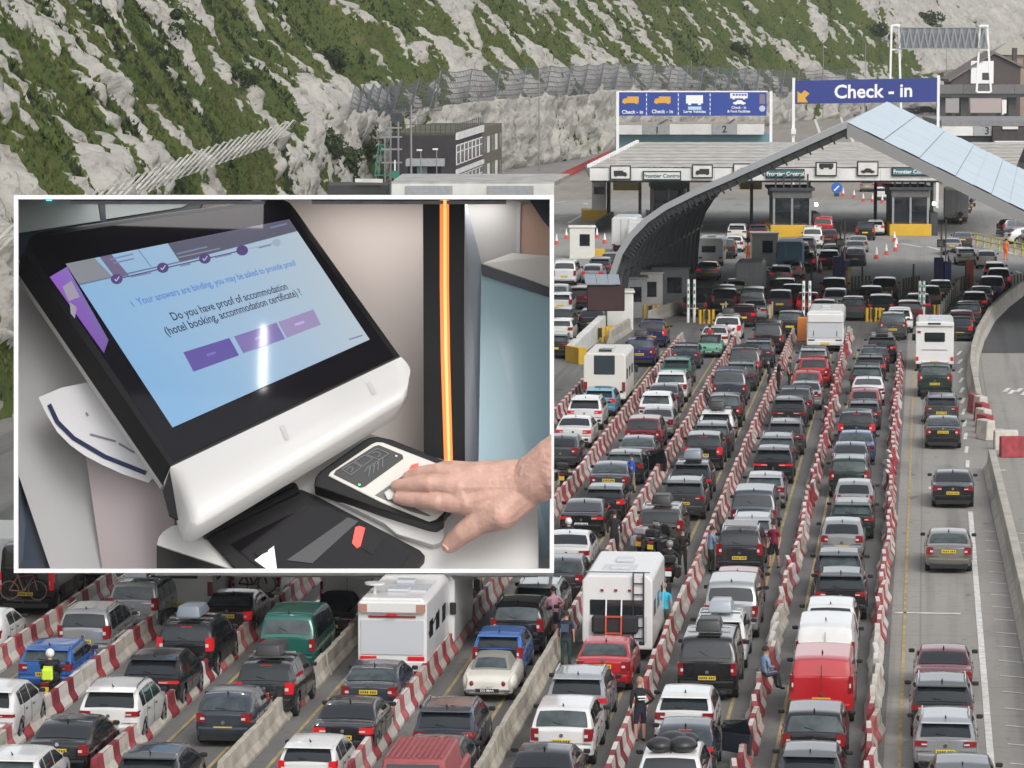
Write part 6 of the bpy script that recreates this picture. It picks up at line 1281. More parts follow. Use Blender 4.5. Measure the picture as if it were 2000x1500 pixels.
# concrete barriers
def wall_run(name, pts, h, wd, m, label, cat='barrier', seg=3.0, taper=True, grp=None):
    P = [Vector((p.x, p.y, 0)) for p in pts]; r = empty(name, P[0], 0, label, cat, grp)
    for a, b in zip(P, P[1:]):
        n_ = max(1, int((b-a).length/seg))
        for i in range(n_):
            p, q = a.lerp(b, i/n_), a.lerp(b, (i+0.985)/n_); d_ = (q-p).normalized(); s_ = d_.cross(Vector((0, 0, 1))); mb = MB()
            pr_ = [(-wd/2, 0), (wd/2, 0), (wd/2, 0.12), (wd*0.26, 0.4), (wd*0.2, h), (-wd*0.2, h), (-wd*0.26, 0.4), (-wd/2, 0.12)] if taper else [(-wd/2, 0), (wd/2, 0), (wd/2, h), (-wd/2, h)]
            mb.prism([p+s_*x+Vector((0, 0, z)) for x, z in pr_], q-p); mb.build('barrier_section', m, r, world=True, bevel=0.02)
    return r
CONL = mat('concrete_pale', (0.36, 0.335, 0.295), rough=0.9, var=0.18, scale=0.8, bump=0.4, bscale=6)
wall_run('concrete_barrier', [PZ(*q) for q in ((1911, 803), (1899, 740), (1901, 705), (1912, 668), (1934, 628), (1962, 600), (1992, 577), (2030, 560))], 1.0, 0.7, CONL, 'curving pale concrete barrier between the open lane and the dark road')
wall_run('concrete_barrier', [Vector((3.2, 178, 0)), Vector((3.5, 150, 0)), Vector((3.95, 100, 0))], 1.0, 0.8, CONL, 'straight pale concrete barrier at the edge beside the white hatching')
for i, (px, py, c) in enumerate(((1908, 808, 'r'), (1921, 812, 'w'), (1925, 826, 'r'), (1929, 838, 'w'), (1933, 850, 'r'), (1936, 861, 'w'), (1941, 880, 'w'), (1953, 893, 'r'))):
    p = PZ(px, py); o = MB(); o.prism([(x, 0, z) for x, z in ((-0.3, 0), (0.3, 0), (0.26, 0.35), (0.22, 1.0), (-0.22, 1.0), (-0.26, 0.35))], (0, 1.15, 0)); o = o.build('plastic_barrier', BRED if c == 'r' else BWHI, bevel=0.04)
    o.location = (p.x, p.y, 0); o.rotation_euler.z = R(-80 if i in (6, 7) else 12+3*i)
    tag(o, ['narrow red end block where the curving concrete barrier stops', 'topmost white plastic block after the curving barrier', 'upper red plastic block of the short zigzag row', 'second white plastic block of the short zigzag row', 'lower red plastic block of the short zigzag row', 'white plastic block above the big pair at the row end', 'big white plastic block turned sideways at the row end', 'big red plastic block touching the straight concrete barrier'][i], 'barrier', 'zigzag plastic blocks')
# sloping white wall with yellow end by the message board
p0, p1 = PZ(1176, 655), PZ(1112, 705); r = empty('traffic_island_wall', p0, 0, 'white sloping wall with yellow end left of the message board', 'wall')
mb = MB(); d_ = (p1-p0); s_ = d_.normalized().cross(Vector((0, 0, 1)))*0.25
mb.hexa([p0-s_, p1-s_, p1+s_, p0+s_, p0-s_+Vector((0, 0, 1.3)), p1-s_+Vector((0, 0, 0.9)), p1+s_+Vector((0, 0, 0.9)), p0+s_+Vector((0, 0, 1.3))]); mb.build('wall', WHITED, r, world=True)
q1 = PZ(1138, 712); mb = MB(); mb.hexa([p1-s_, q1-s_, q1+s_, p1+s_, p1-s_+Vector((0, 0, 0.95)), q1-s_+Vector((0, 0, 1.0)), q1+s_+Vector((0, 0, 1.0)), p1+s_+Vector((0, 0, 0.95))]); mb.build('yellow_end', YELLOW, r, world=True)
wall_run('concrete_barrier', [PZ(1192, 672), PZ(1228, 648)], 0.9, 0.5, CONL, 'short pale barrier between the cream motorhome and the message board'); wall_run('concrete_barrier', [PZ(1268, 632), PZ(1352, 600)], 0.9, 0.5, CONL, 'pale low barrier running back beside the canopy leg')
wall_run('kerb_rail', [PZ(1158, 460), PZ(1196, 436)], 1.2, 0.3, DSTEEL, 'dark guard rail beside the tall white booth', taper=False)
# yellow crash cushions
for px, py, lab in ((1172, 668, 'yellow crash cushion below the message board'), (1271, 622, 'yellow crash cushion beside the pale cabin'), (1380, 632, 'yellow crash cushion by the white signal posts'), (1492, 622, 'yellow crash cushion beyond the black passenger van'), (1706, 628, 'yellow bollard cluster beyond the black roof box car'), (1820, 622, 'yellow bollard cluster behind the white motorhome')):
    r = empty('crash_cushion', PZ(px, py), YAW, lab, 'crash cushion', 'yellow crash cushions')
    for i in range(4): mb = MB(); mb.tube((-0.45+i*0.3, 0.2*(i % 2), 0), (-0.45+i*0.3, 0.2*(i % 2), 0.95), 0.11, 0.11, 10); mb.build('yellow_post', YELLOW, r, smooth=40)
    mb = MB(); mb.box(-0.12, 0.12, -0.1, 0.1, 0.3, 0.9); mb.build('black_marker', BLACK, r)
# rows of slim bollards between lanes at the stop line
bol = MB(); bol.tube((0, 0, 0), (0, 0, 1.0), 0.06, 0.06, 6); bol = bol.data('bollard', [mat('bollard_white', (0.5, 0.48, 0.45), rough=0.6)])
bdk = MB(); bdk.tube((0, 0, 0), (0, 0, 1.1), 0.07, 0.07, 6); bdk = bdk.data('bollard', [mat('bollard_olive', (0.09, 0.08, 0.03), rough=0.6)])
NTH = ['first', 'second', 'third', 'fourth', 'fifth', 'sixth', 'seventh', 'eighth', 'ninth', 'tenth', 'eleventh', 'twelfth', 'thirteenth', 'fourteenth', 'fifteenth', 'sixteenth']
def bollards(a, b, n_, me_, lab):
    A, B = PZ(*a), PZ(*b)
    for i in range(n_):
        o = add('bollard', me_); o.location = A.lerp(B, i/max(1, n_-1)); tag(o, NTH[i]+' '+lab, 'bollard', 'slim bollards between the far lanes')
bollards((1412, 622), (1462, 575), 11, bol, 'slim white bollard in the row left of the grey people van'); bollards((1503, 622), (1548, 578), 10, bol, 'slim white bollard in the row beside the black passenger van')
bollards((1722, 612), (1760, 578), 9, bol, 'slim white bollard in the row ahead of the grey people carrier'); bollards((1835, 622), (1872, 572), 10, bol, 'slim pale bollard in the row ahead of the white motorhome')
bollards((1664, 568), (1698, 566), 6, bdk, 'slim olive bollard beside the black pickup'); bollards((1765, 572), (1795, 566), 7, bdk, 'slim olive bollard between the pickup row and the blue pedestal'); bollards((1868, 572), (1892, 562), 6, bdk, 'slim olive bollard right of the blue pedestal'); bollards((1962, 570), (2000, 560), 7, bdk, 'slim olive bollard at the far end of the curving barrier')
# signal post pairs
SIGG = mat('signal_green', (0.03, 0.35, 0.2), rough=0.5)
def signal_pair(px0, px1, pyb, pyt, lab):
    for px in (px0, px1):
        p = PZ(px, pyb); h_ = (pyb-pyt)*(157500/(pyb-30))/7500; r = empty('signal_post', p, YAW, lab+(', left one' if px == px0 else ', right one'), 'signal post', 'slim white signal posts')
        mb = MB(); mb.tube((0, 0, 0), (0, 0, h_), 0.1, 0.1, 8); mb.build('post', WHITE, r, smooth=40)
        for i in range(4): mb = MB(); mb.box(-0.05, 0.05, -0.12, -0.08, h_*(0.35+0.16*i), h_*(0.35+0.16*i)+0.22); mb.build('marker', SIGG if i % 2 else DSTEEL, r)
signal_pair(1344, 1356, 630, 545, 'slim white signal post by the canopy leg'); signal_pair(1569, 1581, 636, 548, 'slim white signal post left of the white caravan'); signal_pair(1796, 1804, 626, 548, 'slim white signal post behind the white motorhome')
for px, pyb, lab in ((1640, 548, 'blue pedestal with a tall white pole and square sign, beside the yellow hose post'), (1838, 550, 'blue pedestal with a tall white pole and square sign, before the silver saloon')):
    r = empty('intercom_pedestal', PZ(px, pyb), YAW, lab, 'pedestal'); mb = MB(); mb.box(-0.5, 0.2, 0, 0.8, 0, 1.9); mb.build('cabinet', NAVY, r, bevel=0.04); mb = MB(); mb.box(0.25, 0.8, -0.1, 0.6, 0, 1.6); mb.build('cabinet', mat('blue_cabinet', (0.02, 0.05, 0.22), rough=0.5), r, bevel=0.04)
    mb = MB(); mb.tube((0.1, 0.9, 0), (0.1, 0.9, 4.6), 0.07); mb.build('pole', WHITE, r); mb = MB(); mb.box(-0.25, 0.35, 0.8, 0.86, 2.7, 3.3); mb.build('square_sign', INK, r); mb = MB(); mb.box(-0.17, 0.27, 0.78, 0.8, 2.78, 3.22); mb.build('sign_face', SIGNW, r)
    mb = MB(); mb.tube((0.45, 0.9, 0), (0.45, 0.9, 4.9), 0.06); mb.build('barrier_arm', SIGNW, r)
p = PZ(1656, 566); r = empty('hose_post', p, YAW, 'pale yellow rounded post beside the black car at the front', 'post'); mb = MB(); mb.tube((0, 0, 0), (0, 0, 1.5), 0.3, 0.22, 10); mb.ball((0.05, 0, 1.5), 0.28); mb.build('post', mat('pale_yellow', (0.55, 0.45, 0.18), rough=0.6), r, smooth=True)
for px, py, lab in ((1569, 668, 'orange water-filled block left of the white caravan'),): 
    r = empty('orange_block', PZ(px, py), 0, lab, 'barrier'); mb = MB(); mb.box(-0.4, 0.4, 0, 0.5, 0, 1.6); mb.build('block', mat('orange_block', (0.6, 0.2, 0.04), rough=0.6), r, bevel=0.05)
p = PZ(1894, 558); o = MB(); o.box(-0.3, 0.3, 0, 0.4, 0, 1.9); o = o.build('upright_sign', mat('red_orange', (0.5, 0.08, 0.04), rough=0.6), bevel=0.03); o.location = p; tag(o, 'upright red-orange panel at the end of the olive bollards', 'panel')
# thin dark poles on the stop line
for px, lab in ((1585, 'thin dark pole beside the slim signal posts left of the caravan'), (1684, 'thin dark pole left of the black pickup'), (1784, 'thin dark pole left of the blue pedestal'), (1886, 'thin dark pole beside the red-orange panel')):
    r = empty('thin_pole', PZ(px, 566), 0, lab, 'pole', 'thin dark poles'); mb = MB(); mb.tube((0, 0, 0), (0, 0, 2.0), 0.07); mb.build('pole', DSTEEL, r)
# traffic cones
cn = MB(); cn.box(-0.2, 0.2, -0.2, 0.2, 0, 0.04, 0); cn.tube((0, 0, 0.04), (0, 0, 0.3), 0.15, 0.11, 10, 0); cn.tube((0, 0, 0.3), (0, 0, 0.6), 0.11, 0.055, 10, 1); cn.tube((0, 0, 0.6), (0, 0, 0.78), 0.055, 0.03, 10, 1)
cn = cn.data('traffic_cone', [mat('cone_red', (0.6, 0.07, 0.04), rough=0.6), SIGNW], fix=False)
CONES = [(1603, 534, 'traffic cone nearest the white hatchback tail'), (1622, 525, 'traffic cone beside the maroon car'), (1654, 518, 'traffic cone by the blue pedestal pole'), (1684, 512, 'traffic cone left end of the curved row'), (1711, 506, 'second traffic cone of the curved row'), (1731, 498, 'third traffic cone of the curved row'), (1749, 491, 'lowest cone of the tight stack before the yellow booth base'), (1751, 484, 'middle cone of the tight stack before the yellow booth base'), (1747, 472, 'top cone of the tight stack before the yellow booth base'), (1570, 544, 'traffic cone by the silver-white estate'), (1712, 503, 'cone standing alone near the open apron'),
 (1106, 467, 'cone beside the white line at the display edge'), (1166, 466, 'cone at the end of the dark guard rail'), (1181, 476, 'cone between guard rail and canopy rim'), (1200, 488, 'taller cone right beside the canopy rim'), (1087, 478, 'cone at the frame of the display'), (1647, 384, 'cone beside the round blue sign beyond the booths'), (1668, 387, 'cone left of the cars beyond the booths'), (1686, 394, 'cone in front of the silver car beyond the booths'), (1704, 395, 'cone in front of the white car beyond the booths'), (1723, 397, 'cone nearest the booth beyond the control building')]
for px, py, lab in CONES: o = add('traffic_cone', cn); o.location = PZ(px, py); o.scale = (1.25,)*3; tag(o, 'red and white '+lab, 'cone', 'traffic cones')
p = PZ(1634, 384); r = empty('blue_arrow_sign', p, YAW, 'round blue keep sign standing among cones beyond the booths', 'sign'); mb = MB(); mb.tube((0, 0, 1.0), (0, -0.08, 1.0), 0.65, None, 16); mb.build('disc', mat('sign_roundblue', (0.03, 0.12, 0.45), rough=0.4), r); mb = MB(); mb.bar((-0.3, -0.1, 0.7), (0.25, -0.1, 1.25), 0.16); mb.build('arrow', SIGNW, r); mb = MB(); mb.box(-0.3, 0.3, -0.1, 0.3, 0, 0.4); mb.build('stand', DSTEEL, r)
# red mesh barriers along the far road
A, B = PZ(1086, 358), PZ(1192, 306)
for i in range(16):
    p, q = A.lerp(B, i/16), A.lerp(B, (i+0.9)/16); r = empty('red_barrier', p, 0, NTH[i]+' red plastic barrier from the display end of the row by the rock wall', 'barrier', 'red pedestrian barriers')
    mb = MB(); mb.bar(p+Vector((0, 0, .95)), q+Vector((0, 0, .95)), 0.1); mb.bar(p+Vector((0, 0, .2)), q+Vector((0, 0, .2)), 0.1)
    for j in range(6): a = p.lerp(q, j/5); mb.bar(a, a+Vector((0, 0, 1)), 0.12)
    mb.build('frame', mat('red_plastic', (0.36, 0.05, 0.05), rough=0.6), r, world=True)
# yellow railing by the parked cars
A, B = PZ(1893, 478), PZ(2012, 504); r = empty('yellow_railing', A, 0, 'yellow tubular railing in front of the parked cars', 'railing')
for i in range(9): a = A.lerp(B, i/8); mb = MB(); mb.tube(a, a+Vector((0, 0, 1.15)), 0.09, None, 6); mb.build('post', mat('rail_yellow', (0.5, 0.45, 0.06), rough=0.5), r, world=True)
for z in (0.6, 1.12): mb = MB(); mb.tube(A+Vector((0, 0, z)), B+Vector((0, 0, z)), 0.07, None, 6); mb.build('rail', mat('rail_yellow', (0.5, 0.45, 0.06)), r, world=True)

# ================================================================== people and motorcycles
SKIN = mat('skin', (0.45, 0.25, 0.18), rough=0.6)
def cloth(n_, c): return mat('cloth_'+n_, c, rough=0.85, var=0.12, scale=6)
CL = dict(black=cloth('black', (0.012, 0.012, 0.014)), navy=cloth('navy', (0.014, 0.018, 0.035)), turq=cloth('turquoise', (0.02, 0.36, 0.52)), pink=cloth('pink', (0.55, 0.28, 0.36)), maroon=cloth('maroon', (0.2, 0.015, 0.045)), lblue=cloth('light_blue', (0.2, 0.29, 0.42)), blue=cloth('blue', (0.02, 0.08, 0.4)), olive=cloth('olive', (0.05, 0.055, 0.04)), dgreen=cloth('dark_green', (0.02, 0.05, 0.045)), khaki=cloth('khaki', (0.3, 0.25, 0.18)), grey=cloth('grey', (0.07, 0.08, 0.1)), hivis=HIVIS, orange=ORANGE, red=cloth('red', (0.3, 0.02, 0.03)), denim=cloth('denim', (0.03, 0.05, 0.1)))
def person(px, py, face, label, shirt, legs, shorts=False, pose='stand', hair=(0.03, 0.02, 0.015), helmet=None, h=1.76, z0=0.0, group=None, arm=None):
    p = PZ(px, py, z0); root = empty('person', (p.x, p.y, z0), R(face), label, 'person', group); s_ = h/1.76
    V = []; E_ = []; RD = []
    def ch(pts, start=None):
        k = start
        for q, r_ in pts:
            V.append(Vector(q)*s_); RD.append(r_*s_)
            if k is not None: E_.append((k, len(V)-1))
            k = len(V)-1
        return k
    # figure faces +y
    sit = pose in ('sit', 'ride')
    hz = 0.93 if not sit else 0.52
    lean = 0.10 if pose == 'ride' else 0.04
    ch([((0, 0, hz), 0.145)]); ch([((0, lean*0.4, hz+0.2), 0.135), ((0, lean, hz+0.40), 0.155), ((0, lean, hz+0.53), 0.095), ((0, lean+0.015, hz+0.61), 0.058), ((0, lean+0.03, hz+0.70), 0.088), ((0, lean+0.03, hz+0.79), 0.085)], 0)
    for sd_ in (-1, 1):
        if pose == 'sit': ch([((sd_*0.10, 0.06, hz-0.02), 0.1), ((sd_*0.13, 0.42, hz+0.02), 0.075), ((sd_*0.14, 0.50, 0.12), 0.05), ((sd_*0.14, 0.52, 0.05), 0.05), ((sd_*0.15, 0.66, 0.035), 0.04)], 0)
        elif pose == 'ride': ch([((sd_*0.13, 0.04, hz-0.02), 0.1), ((sd_*0.26, 0.34, hz-0.06), 0.078), ((sd_*0.29, 0.08, 0.08), 0.05), ((sd_*0.30, 0.10, 0.045), 0.05), ((sd_*0.32, 0.22, 0.035), 0.042)], 0)
        else:
            st = 0.14*sd_ if pose == 'walk' else 0.02*sd_
            ch([((sd_*0.095, 0, hz-0.06), 0.105), ((sd_*0.11, st*0.6+0.03, 0.5), 0.072), ((sd_*0.12, st-0.01, 0.12), 0.05), ((sd_*0.12, st, 0.05), 0.05), ((sd_*0.13, st+0.15, 0.035), 0.04)], 0)
        k = 2; sh_ = ((sd_*0.20, lean, hz+0.47), 0.068)
        if pose == 'ride': ch([sh_, ((sd_*0.30, 0.22, hz+0.27), 0.05), ((sd_*0.30, 0.46, hz+0.30), 0.04), ((sd_*0.29, 0.52, hz+0.31), 0.042), ((sd_*0.28, 0.58, hz+0.28), 0.03)], k)
        elif arm == 'fold' or pose == 'sit': ch([sh_, ((sd_*0.27, 0.06, hz+0.22), 0.05), ((sd_*0.12, 0.28, hz+0.20), 0.04), ((sd_*0.05, 0.30, hz+0.2), 0.042), ((sd_*0.0, 0.31, hz+0.17), 0.028)], k)
        elif arm == 'hip' and sd_ > 0: ch([sh_, ((sd_*0.38, -0.04, hz+0.25), 0.05), ((sd_*0.2, 0.1, hz+0.08), 0.04), ((sd_*0.17, 0.13, hz+0.06), 0.042), ((sd_*0.15, 0.16, hz+0.03), 0.028)], k)
        else: ch([sh_, ((sd_*0.255, -0.01, hz+0.2), 0.05), ((sd_*0.25, 0.06, hz-0.03), 0.038), ((sd_*0.25, 0.08, hz-0.10), 0.042), ((sd_*0.24, 0.10, hz-0.18), 0.028)], k)
    me = bpy.data.meshes.new('body'); me.from_pydata([tuple(v) for v in V], E_, []); o = bpy.data.objects.new('body', me); COL.objects.link(o)
    sm = o.modifiers.new('s', 'SKIN'); sl_ = me.skin_vertices[0].data
    for i, r_ in enumerate(RD): sl_[i].radius = (r_, r_*(0.78 if i in (1, 2) else 1))
    sl_[0].use_root = True; sb = o.modifiers.new('d', 'SUBSURF'); sb.levels = 1
    dg = bpy.context.evaluated_depsgraph_get(); m2 = bpy.data.meshes.new_from_object(o.evaluated_get(dg)); m2.name = 'body'; bpy.data.objects.remove(o)
    m2.materials.clear(); sh_m, lg_m = CL[shirt], CL[legs]; boots = CL['black']
    for q in (SKIN, sh_m, lg_m, boots): m2.materials.append(q)
    knee = (0.5 if not sit else 0.4)*s_
    for f in m2.polygons:
        c = f.center; f.use_smooth = True; r2 = math.hypot(c.x, 0)
        if c.z > (hz+0.565)*s_: k = 0
        elif c.z < 0.09*s_: k = 3
        elif c.z < (hz+0.02)*s_ and abs(c.x) < 0.2*s_ or sit and c.z < (hz+0.06)*s_: k = (0 if shorts and c.z < knee else 2)
        elif abs(c.x) > 0.235*s_ and c.z < (hz+0.30)*s_ and not helmet and shirt not in ('black', 'lblue'): k = 0
        elif c.z < hz*s_: k = 0 if abs(c.x) > 0.2*s_ else 2
        else: k = 1
        f.material_index = k
    add('body', m2, root)
    hc = Vector((0, lean+0.03, hz+0.74))*s_
    if helmet:
        mb = MB(); mb.ball(hc+Vector((0, -0.01, 0.02)), 0.145*s_, n=14, k=9, sq=(0.95, 1.1, 1.0)); mb.build('helmet', mat('helmet_'+helmet, dict(white=(0.7, 0.7, 0.7), black=(0.015,)*3, grey=(0.2,)*3)[helmet], rough=0.25, coat=0.4), root, smooth=True)
        mb = MB(); mb.ball(hc+Vector((0, 0.06, 0.0)), 0.105*s_, n=10, k=6, sq=(1, 0.95, 0.45)); mb.build('visor', GLASS, root, smooth=True)
    else:
        mb = MB(); P = []
        for i in range(6):
            t = math.pi*0.5*i/5*1.15; P.append([hc+Vector((0.105*math.sin(t)*math.cos(a)*s_, (0.115*math.sin(t)*math.sin(a)-0.02)*s_, (0.125*math.cos(t)+0.01)*s_)) for a in np.linspace(0, 2*math.pi, 13)])
        mb.grid(P, 0, True); mb.build('hair', mat('hair_%d' % int(hair[0]*1000), hair, rough=0.9), root, smooth=True)
        mb = MB(); mb.ball(hc+Vector((0, 0.1, -0.02))*s_, 0.022*s_, n=6, k=4, sq=(0.8, 1.3, 1.2)); mb.build('nose', SKIN, root, smooth=True)
        for sd_ in (-1, 1): mb = MB(); mb.ball(hc+Vector((sd_*0.034, 0.088, 0.01))*s_, 0.011*s_, n=6, k=4); mb.build('eye', BLACK, root); mb = MB(); mb.ball(hc+Vector((sd_*0.094, 0.0, -0.01))*s_, 0.026*s_, n=6, k=4, sq=(0.4, 0.8, 1.2)); mb.build('ear', SKIN, root)
        mb = MB(); mb.box(-0.024, 0.024, 0.102, 0.112, -0.068, -0.056, 0, Matrix.Translation(hc)); mb.build('mouth', mat('lips', (0.3, 0.1, 0.09), rough=0.6), root)
    return root
person(1250, 1448, 20, 'big man in black jersey and dark shorts beside the slate blue hatchback', 'black', 'navy', True, h=1.86, arm='hip', hair=(0.3, 0.18, 0.12)); 
r = [c for c in COL.objects if c.get('label', '').startswith('big man in black')][0]; mb = MB(); mb.box(-0.12, 0.12, -0.2, -0.135, 1.32, 1.36); mb.box(-0.1, 0.1, -0.2, -0.135, 1.25, 1.27); mb.build('shirt_print', SIGNW, r)
person(1296, 1242, 0, 'man in turquoise shirt with his back turned beside the white motorhome', 'turq', 'olive', h=1.8, hair=(0.25, 0.17, 0.12))
person(1082, 1247, 40, 'person in pink shirt and dark shorts at the open car side', 'pink', 'navy', True, h=1.75, arm='hip')
person(1105, 1300, -10, 'person in navy printed tee and green trousers by the bare concrete blocks', 'navy', 'dgreen', h=1.76); r = [c for c in COL.objects if c.get('label', '').startswith('person in navy printed')][0]; mb = MB(); mb.box(-0.13, 0.13, -0.155, -0.12, 1.12, 1.38); mb.build('shirt_print', mat('print_bluegrey', (0.06, 0.09, 0.14), rough=0.8), r)
person(1388, 1118, -60, 'person in light blue jacket leaning at the barrier by the roof rack car', 'lblue', 'olive', arm='fold', h=1.74)
person(1512, 1110, 150, 'person in maroon tee and black shorts walking right of the roof rack car', 'maroon', 'black', True, pose='walk', h=1.8)
person(1200, 1088, 5, 'man in black suit jacket behind the white motorhome', 'black', 'black', h=1.8)
person(1236, 962, 80, 'child-sized person in blue top and pale trousers at an open car door', 'blue', 'khaki', pose='walk', h=1.7)
person(1492, 1348, -60, 'seated man in light blue shirt resting on a barrier block', 'lblue', 'grey', pose='sit', z0=0.35, h=1.75)
for px, py, a, b, sh_, lg, lab in ((1502, 762, 90, None, 'black', 'black', 'dark clothed person leaning over the barrier, first of the group'), (1520, 762, -80, 'fold', 'black', 'black', 'dark clothed person in the middle of the group at the barrier'), (1541, 758, -100, None, 'dgreen', 'black', 'person in dark green at the end of the group at the barrier'), (1616, 757, 60, None, 'black', 'red', 'person in black with red bag near the red hatchback'), (1333, 1122, 180, 'fold', 'black', 'black', 'rider in black leathers standing by the touring motorcycle'), (1386, 690, 0, None, 'red', 'black', 'person in dark red beside the mint green vintage car')):
    person(px, py, a, lab, sh_, lg, arm=b)
person(1461, 514, 30, 'worker in orange overalls beside the grey box van', 'orange', 'orange', h=1.85, helmet=None); person(1964, 508, -30, 'worker in orange overalls behind the white estate', 'orange', 'orange', h=1.85); person(1907, 392, 0, 'worker in orange vest by the far wall behind the railing', 'orange', 'black')
def motorcycle(px, py, label, col, face=0, panniers=True, scooter=False, grp='motorcycles among the cars', plate='y'):
    p = PZ(px, py); r = empty('motorcycle', (p.x, p.y, 0), R(face), label, 'motorcycle', grp); c = mat('bike_'+col, dict(black=(0.015, 0.015, 0.017), blue=(0.02, 0.06, 0.3), silver=(0.3, 0.3, 0.31), white=(0.7, 0.7, 0.7), red=(0.25, 0.01, 0.02))[col], rough=0.3, coat=0.4)
    for y in (0.3, 1.75):
        w_ = MB(); n_ = 16
        P = [[(x, y+q*math.cos(a), 0.31+q*math.sin(a)) for a in np.linspace(0, 2*math.pi, n_+1)] for x, q in ((-0.07, 0.2), (-0.07, 0.28), (0, 0.31), (0.07, 0.28), (0.07, 0.2))]; w_.grid(P); wv = w_.build('wheel', TYRE, r, smooth=True); d_ = MB(); d_.tube((-0.03, y, 0.31), (0.03, y, 0.31), 0.2, None, 12); d_.build('rim', RIM, wv)
    mb = MB(); mb.hexa([(-0.16, 0.75, 0.3), (0.16, 0.75, 0.3), (0.16, 1.4, 0.3), (-0.16, 1.4, 0.3), (-0.14, 0.6, 0.68), (0.14, 0.6, 0.68), (0.14, 1.35, 0.72), (-0.14, 1.35, 0.72)]); mb.build('engine', DSTEEL, r, bevel=0.04)
    mb = MB(); mb.ball((0, 1.12, 0.82), 0.24, sq=(0.75, 1.35, 0.7), n=12, k=8); mb.build('tank', c, r, smooth=True); mb = MB(); mb.ball((0, 0.62, 0.78), 0.22, sq=(0.8, 1.9, 0.4), n=12, k=6); mb.build('seat', BLACK, r, smooth=True)
    mb = MB(); mb.bar((0.1, 1.75, 0.31), (0.1, 1.45, 0.95), 0.06); mb.bar((-0.1, 1.75, 0.31), (-0.1, 1.45, 0.95), 0.06); mb.build('fork', CHROME, r); mb = MB(); mb.bar((-0.38, 1.3, 1.05), (0.38, 1.3, 1.05), 0.04); mb.build('handlebar', BLACK, r)
    mb = MB(); mb.hexa([(-0.2, 1.4, 0.85), (0.2, 1.4, 0.85), (0.2, 1.62, 0.85), (-0.2, 1.62, 0.85), (-0.14, 1.36, 1.3), (0.14, 1.36, 1.3), (0.14, 1.4, 1.3), (-0.14, 1.4, 1.3)]); mb.build('fairing', c, r, bevel=0.03)
    if panniers:
        for s_ in (-1, 1): mb = MB(); mb.box(min(s_*0.2, s_*0.45), max(s_*0.2, s_*0.45), 0.1, 0.65, 0.45, 0.85); mb.build('pannier', c, r, bevel=0.05)
        mb = MB(); mb.box(-0.25, 0.25, 0.02, 0.42, 0.95, 1.25); mb.build('top_box', c if col != 'black' else BLACK, r, bevel=0.06)
    mb = MB(); mb.box(-0.12, 0.12, 0.0, 0.04, 0.72, 0.82); mb.build('tail_light', LAMP, r); mb = MB(); mb.box(-0.12, 0.12, -0.02, 0.0, 0.5, 0.68); mb.build('number_plate', PLATEY if plate == 'y' else PLATEW, r)
    for s_ in (-1, 1): mb = MB(); mb.box(s_*0.42-0.06, s_*0.42+0.06, 1.28, 1.3, 1.15, 1.25); mb.build('mirror', BLACK, r)
    return r
def ridden(px, py, label, col, rlabel, jacket, helmet, **k):
    m_ = motorcycle(px, py, label, col, **k); q = m_.location; f = person(px, py, 0, rlabel, jacket, 'black', pose='ride', helmet=helmet); f.location = (q.x, q.y+0.62, 0.32); return m_, f
m_, f_ = ridden(88, 1385, 'black motorcycle behind the bright blue hatchback', 'black', 'rider with white helmet and yellow back panel behind the bright blue hatchback', 'black', 'white', panniers=False)
mb = MB(); mb.box(-0.14, 0.14, -0.2, -0.13, 0.62, 0.92); mb.build('hi_vis_panel', HIVIS, f_); mb = MB(); mb.box(-0.17, 0.17, -0.34, -0.2, 0.5, 0.86); mb.build('tail_bag', HIVIS, f_, bevel=0.04)
ridden(1107, 1104, 'blue motorcycle behind the white saloon', 'blue', 'rider with white helmet and black jacket behind the white saloon', 'black', 'white')
ridden(1305, 1152, 'black touring motorcycle with top box behind the bronze off-roader', 'black', 'rider with grey helmet astride the black touring motorcycle', 'black', 'grey', plate='w'); motorcycle(1247, 1092, 'silver and black motorcycle parked between suit man and touring bike', 'silver', face=-25); motorcycle(1270, 1098, 'black motorcycle parked second from the man in the suit', 'black', face=-20)
motorcycle(1097, 960, 'black motorcycle with yellow plate at the edge of the display', 'black'); ridden(1418, 682, 'white moped beside the white saloon', 'white', 'rider with black helmet and pink-white jacket on the white moped', 'pink', 'black', panniers=False)
for px, py, lab, c in ((1888, 425, 'red motorcycle nearest the grey coach', 'red'), (1897, 412, 'black motorcycle beyond the red one by the coach', 'black'), (1876, 440, 'dark motorcycle waiting behind the red one', 'black')): motorcycle(px, py, lab, c)
# ================================================================== cabinet standing in for an inset picture, its border as frame, over the lanes
DF = 126.0; KK = DF/F; KZ = 0.52                            # distance of its front, metres per picture pixel there
def I(px, py, c): return EYE + ray(px, py)*(DF+c*KK*KZ)
def PL(a, b, c):
    A, B, C = I(*a), I(*b), I(*c); n_ = (B-A).cross(C-A).normalized()
    if n_.dot(V_F) > 0: n_ = -n_
    def f(px, py, lift=0.0):
        r_ = ray(px, py); O = A+n_*(lift*KK); return EYE+r_*((O-EYE).dot(n_)/r_.dot(n_))
    f.n = n_; return f
cab = empty('inset_cabinet', I(554, 1119, 0), 0, 'huge open cabinet standing in for an inset picture, its white border as frame', 'inset picture cabinet')
def pan(name, pts, th, m, parent, bevel=0.0): mb = MB(); mb.prism([I(*p) for p in pts], V_F*(th*KK*KZ)); return mb.build(name, m, parent, world=True, bevel=bevel)
def patch(name, pl, pts, lift, th, m, parent, bevel=0.0, seg=1): mb = MB(); mb.prism([pl(x, y, lift) for x, y in pts], -pl.n*(th*KK)); return mb.build(name, m, parent, world=True, bevel=bevel, seg=seg)
FRW = mat('frame_white', (0.8, 0.8, 0.8), rough=0.5, emit=(1, 1, 1), estr=0.0)
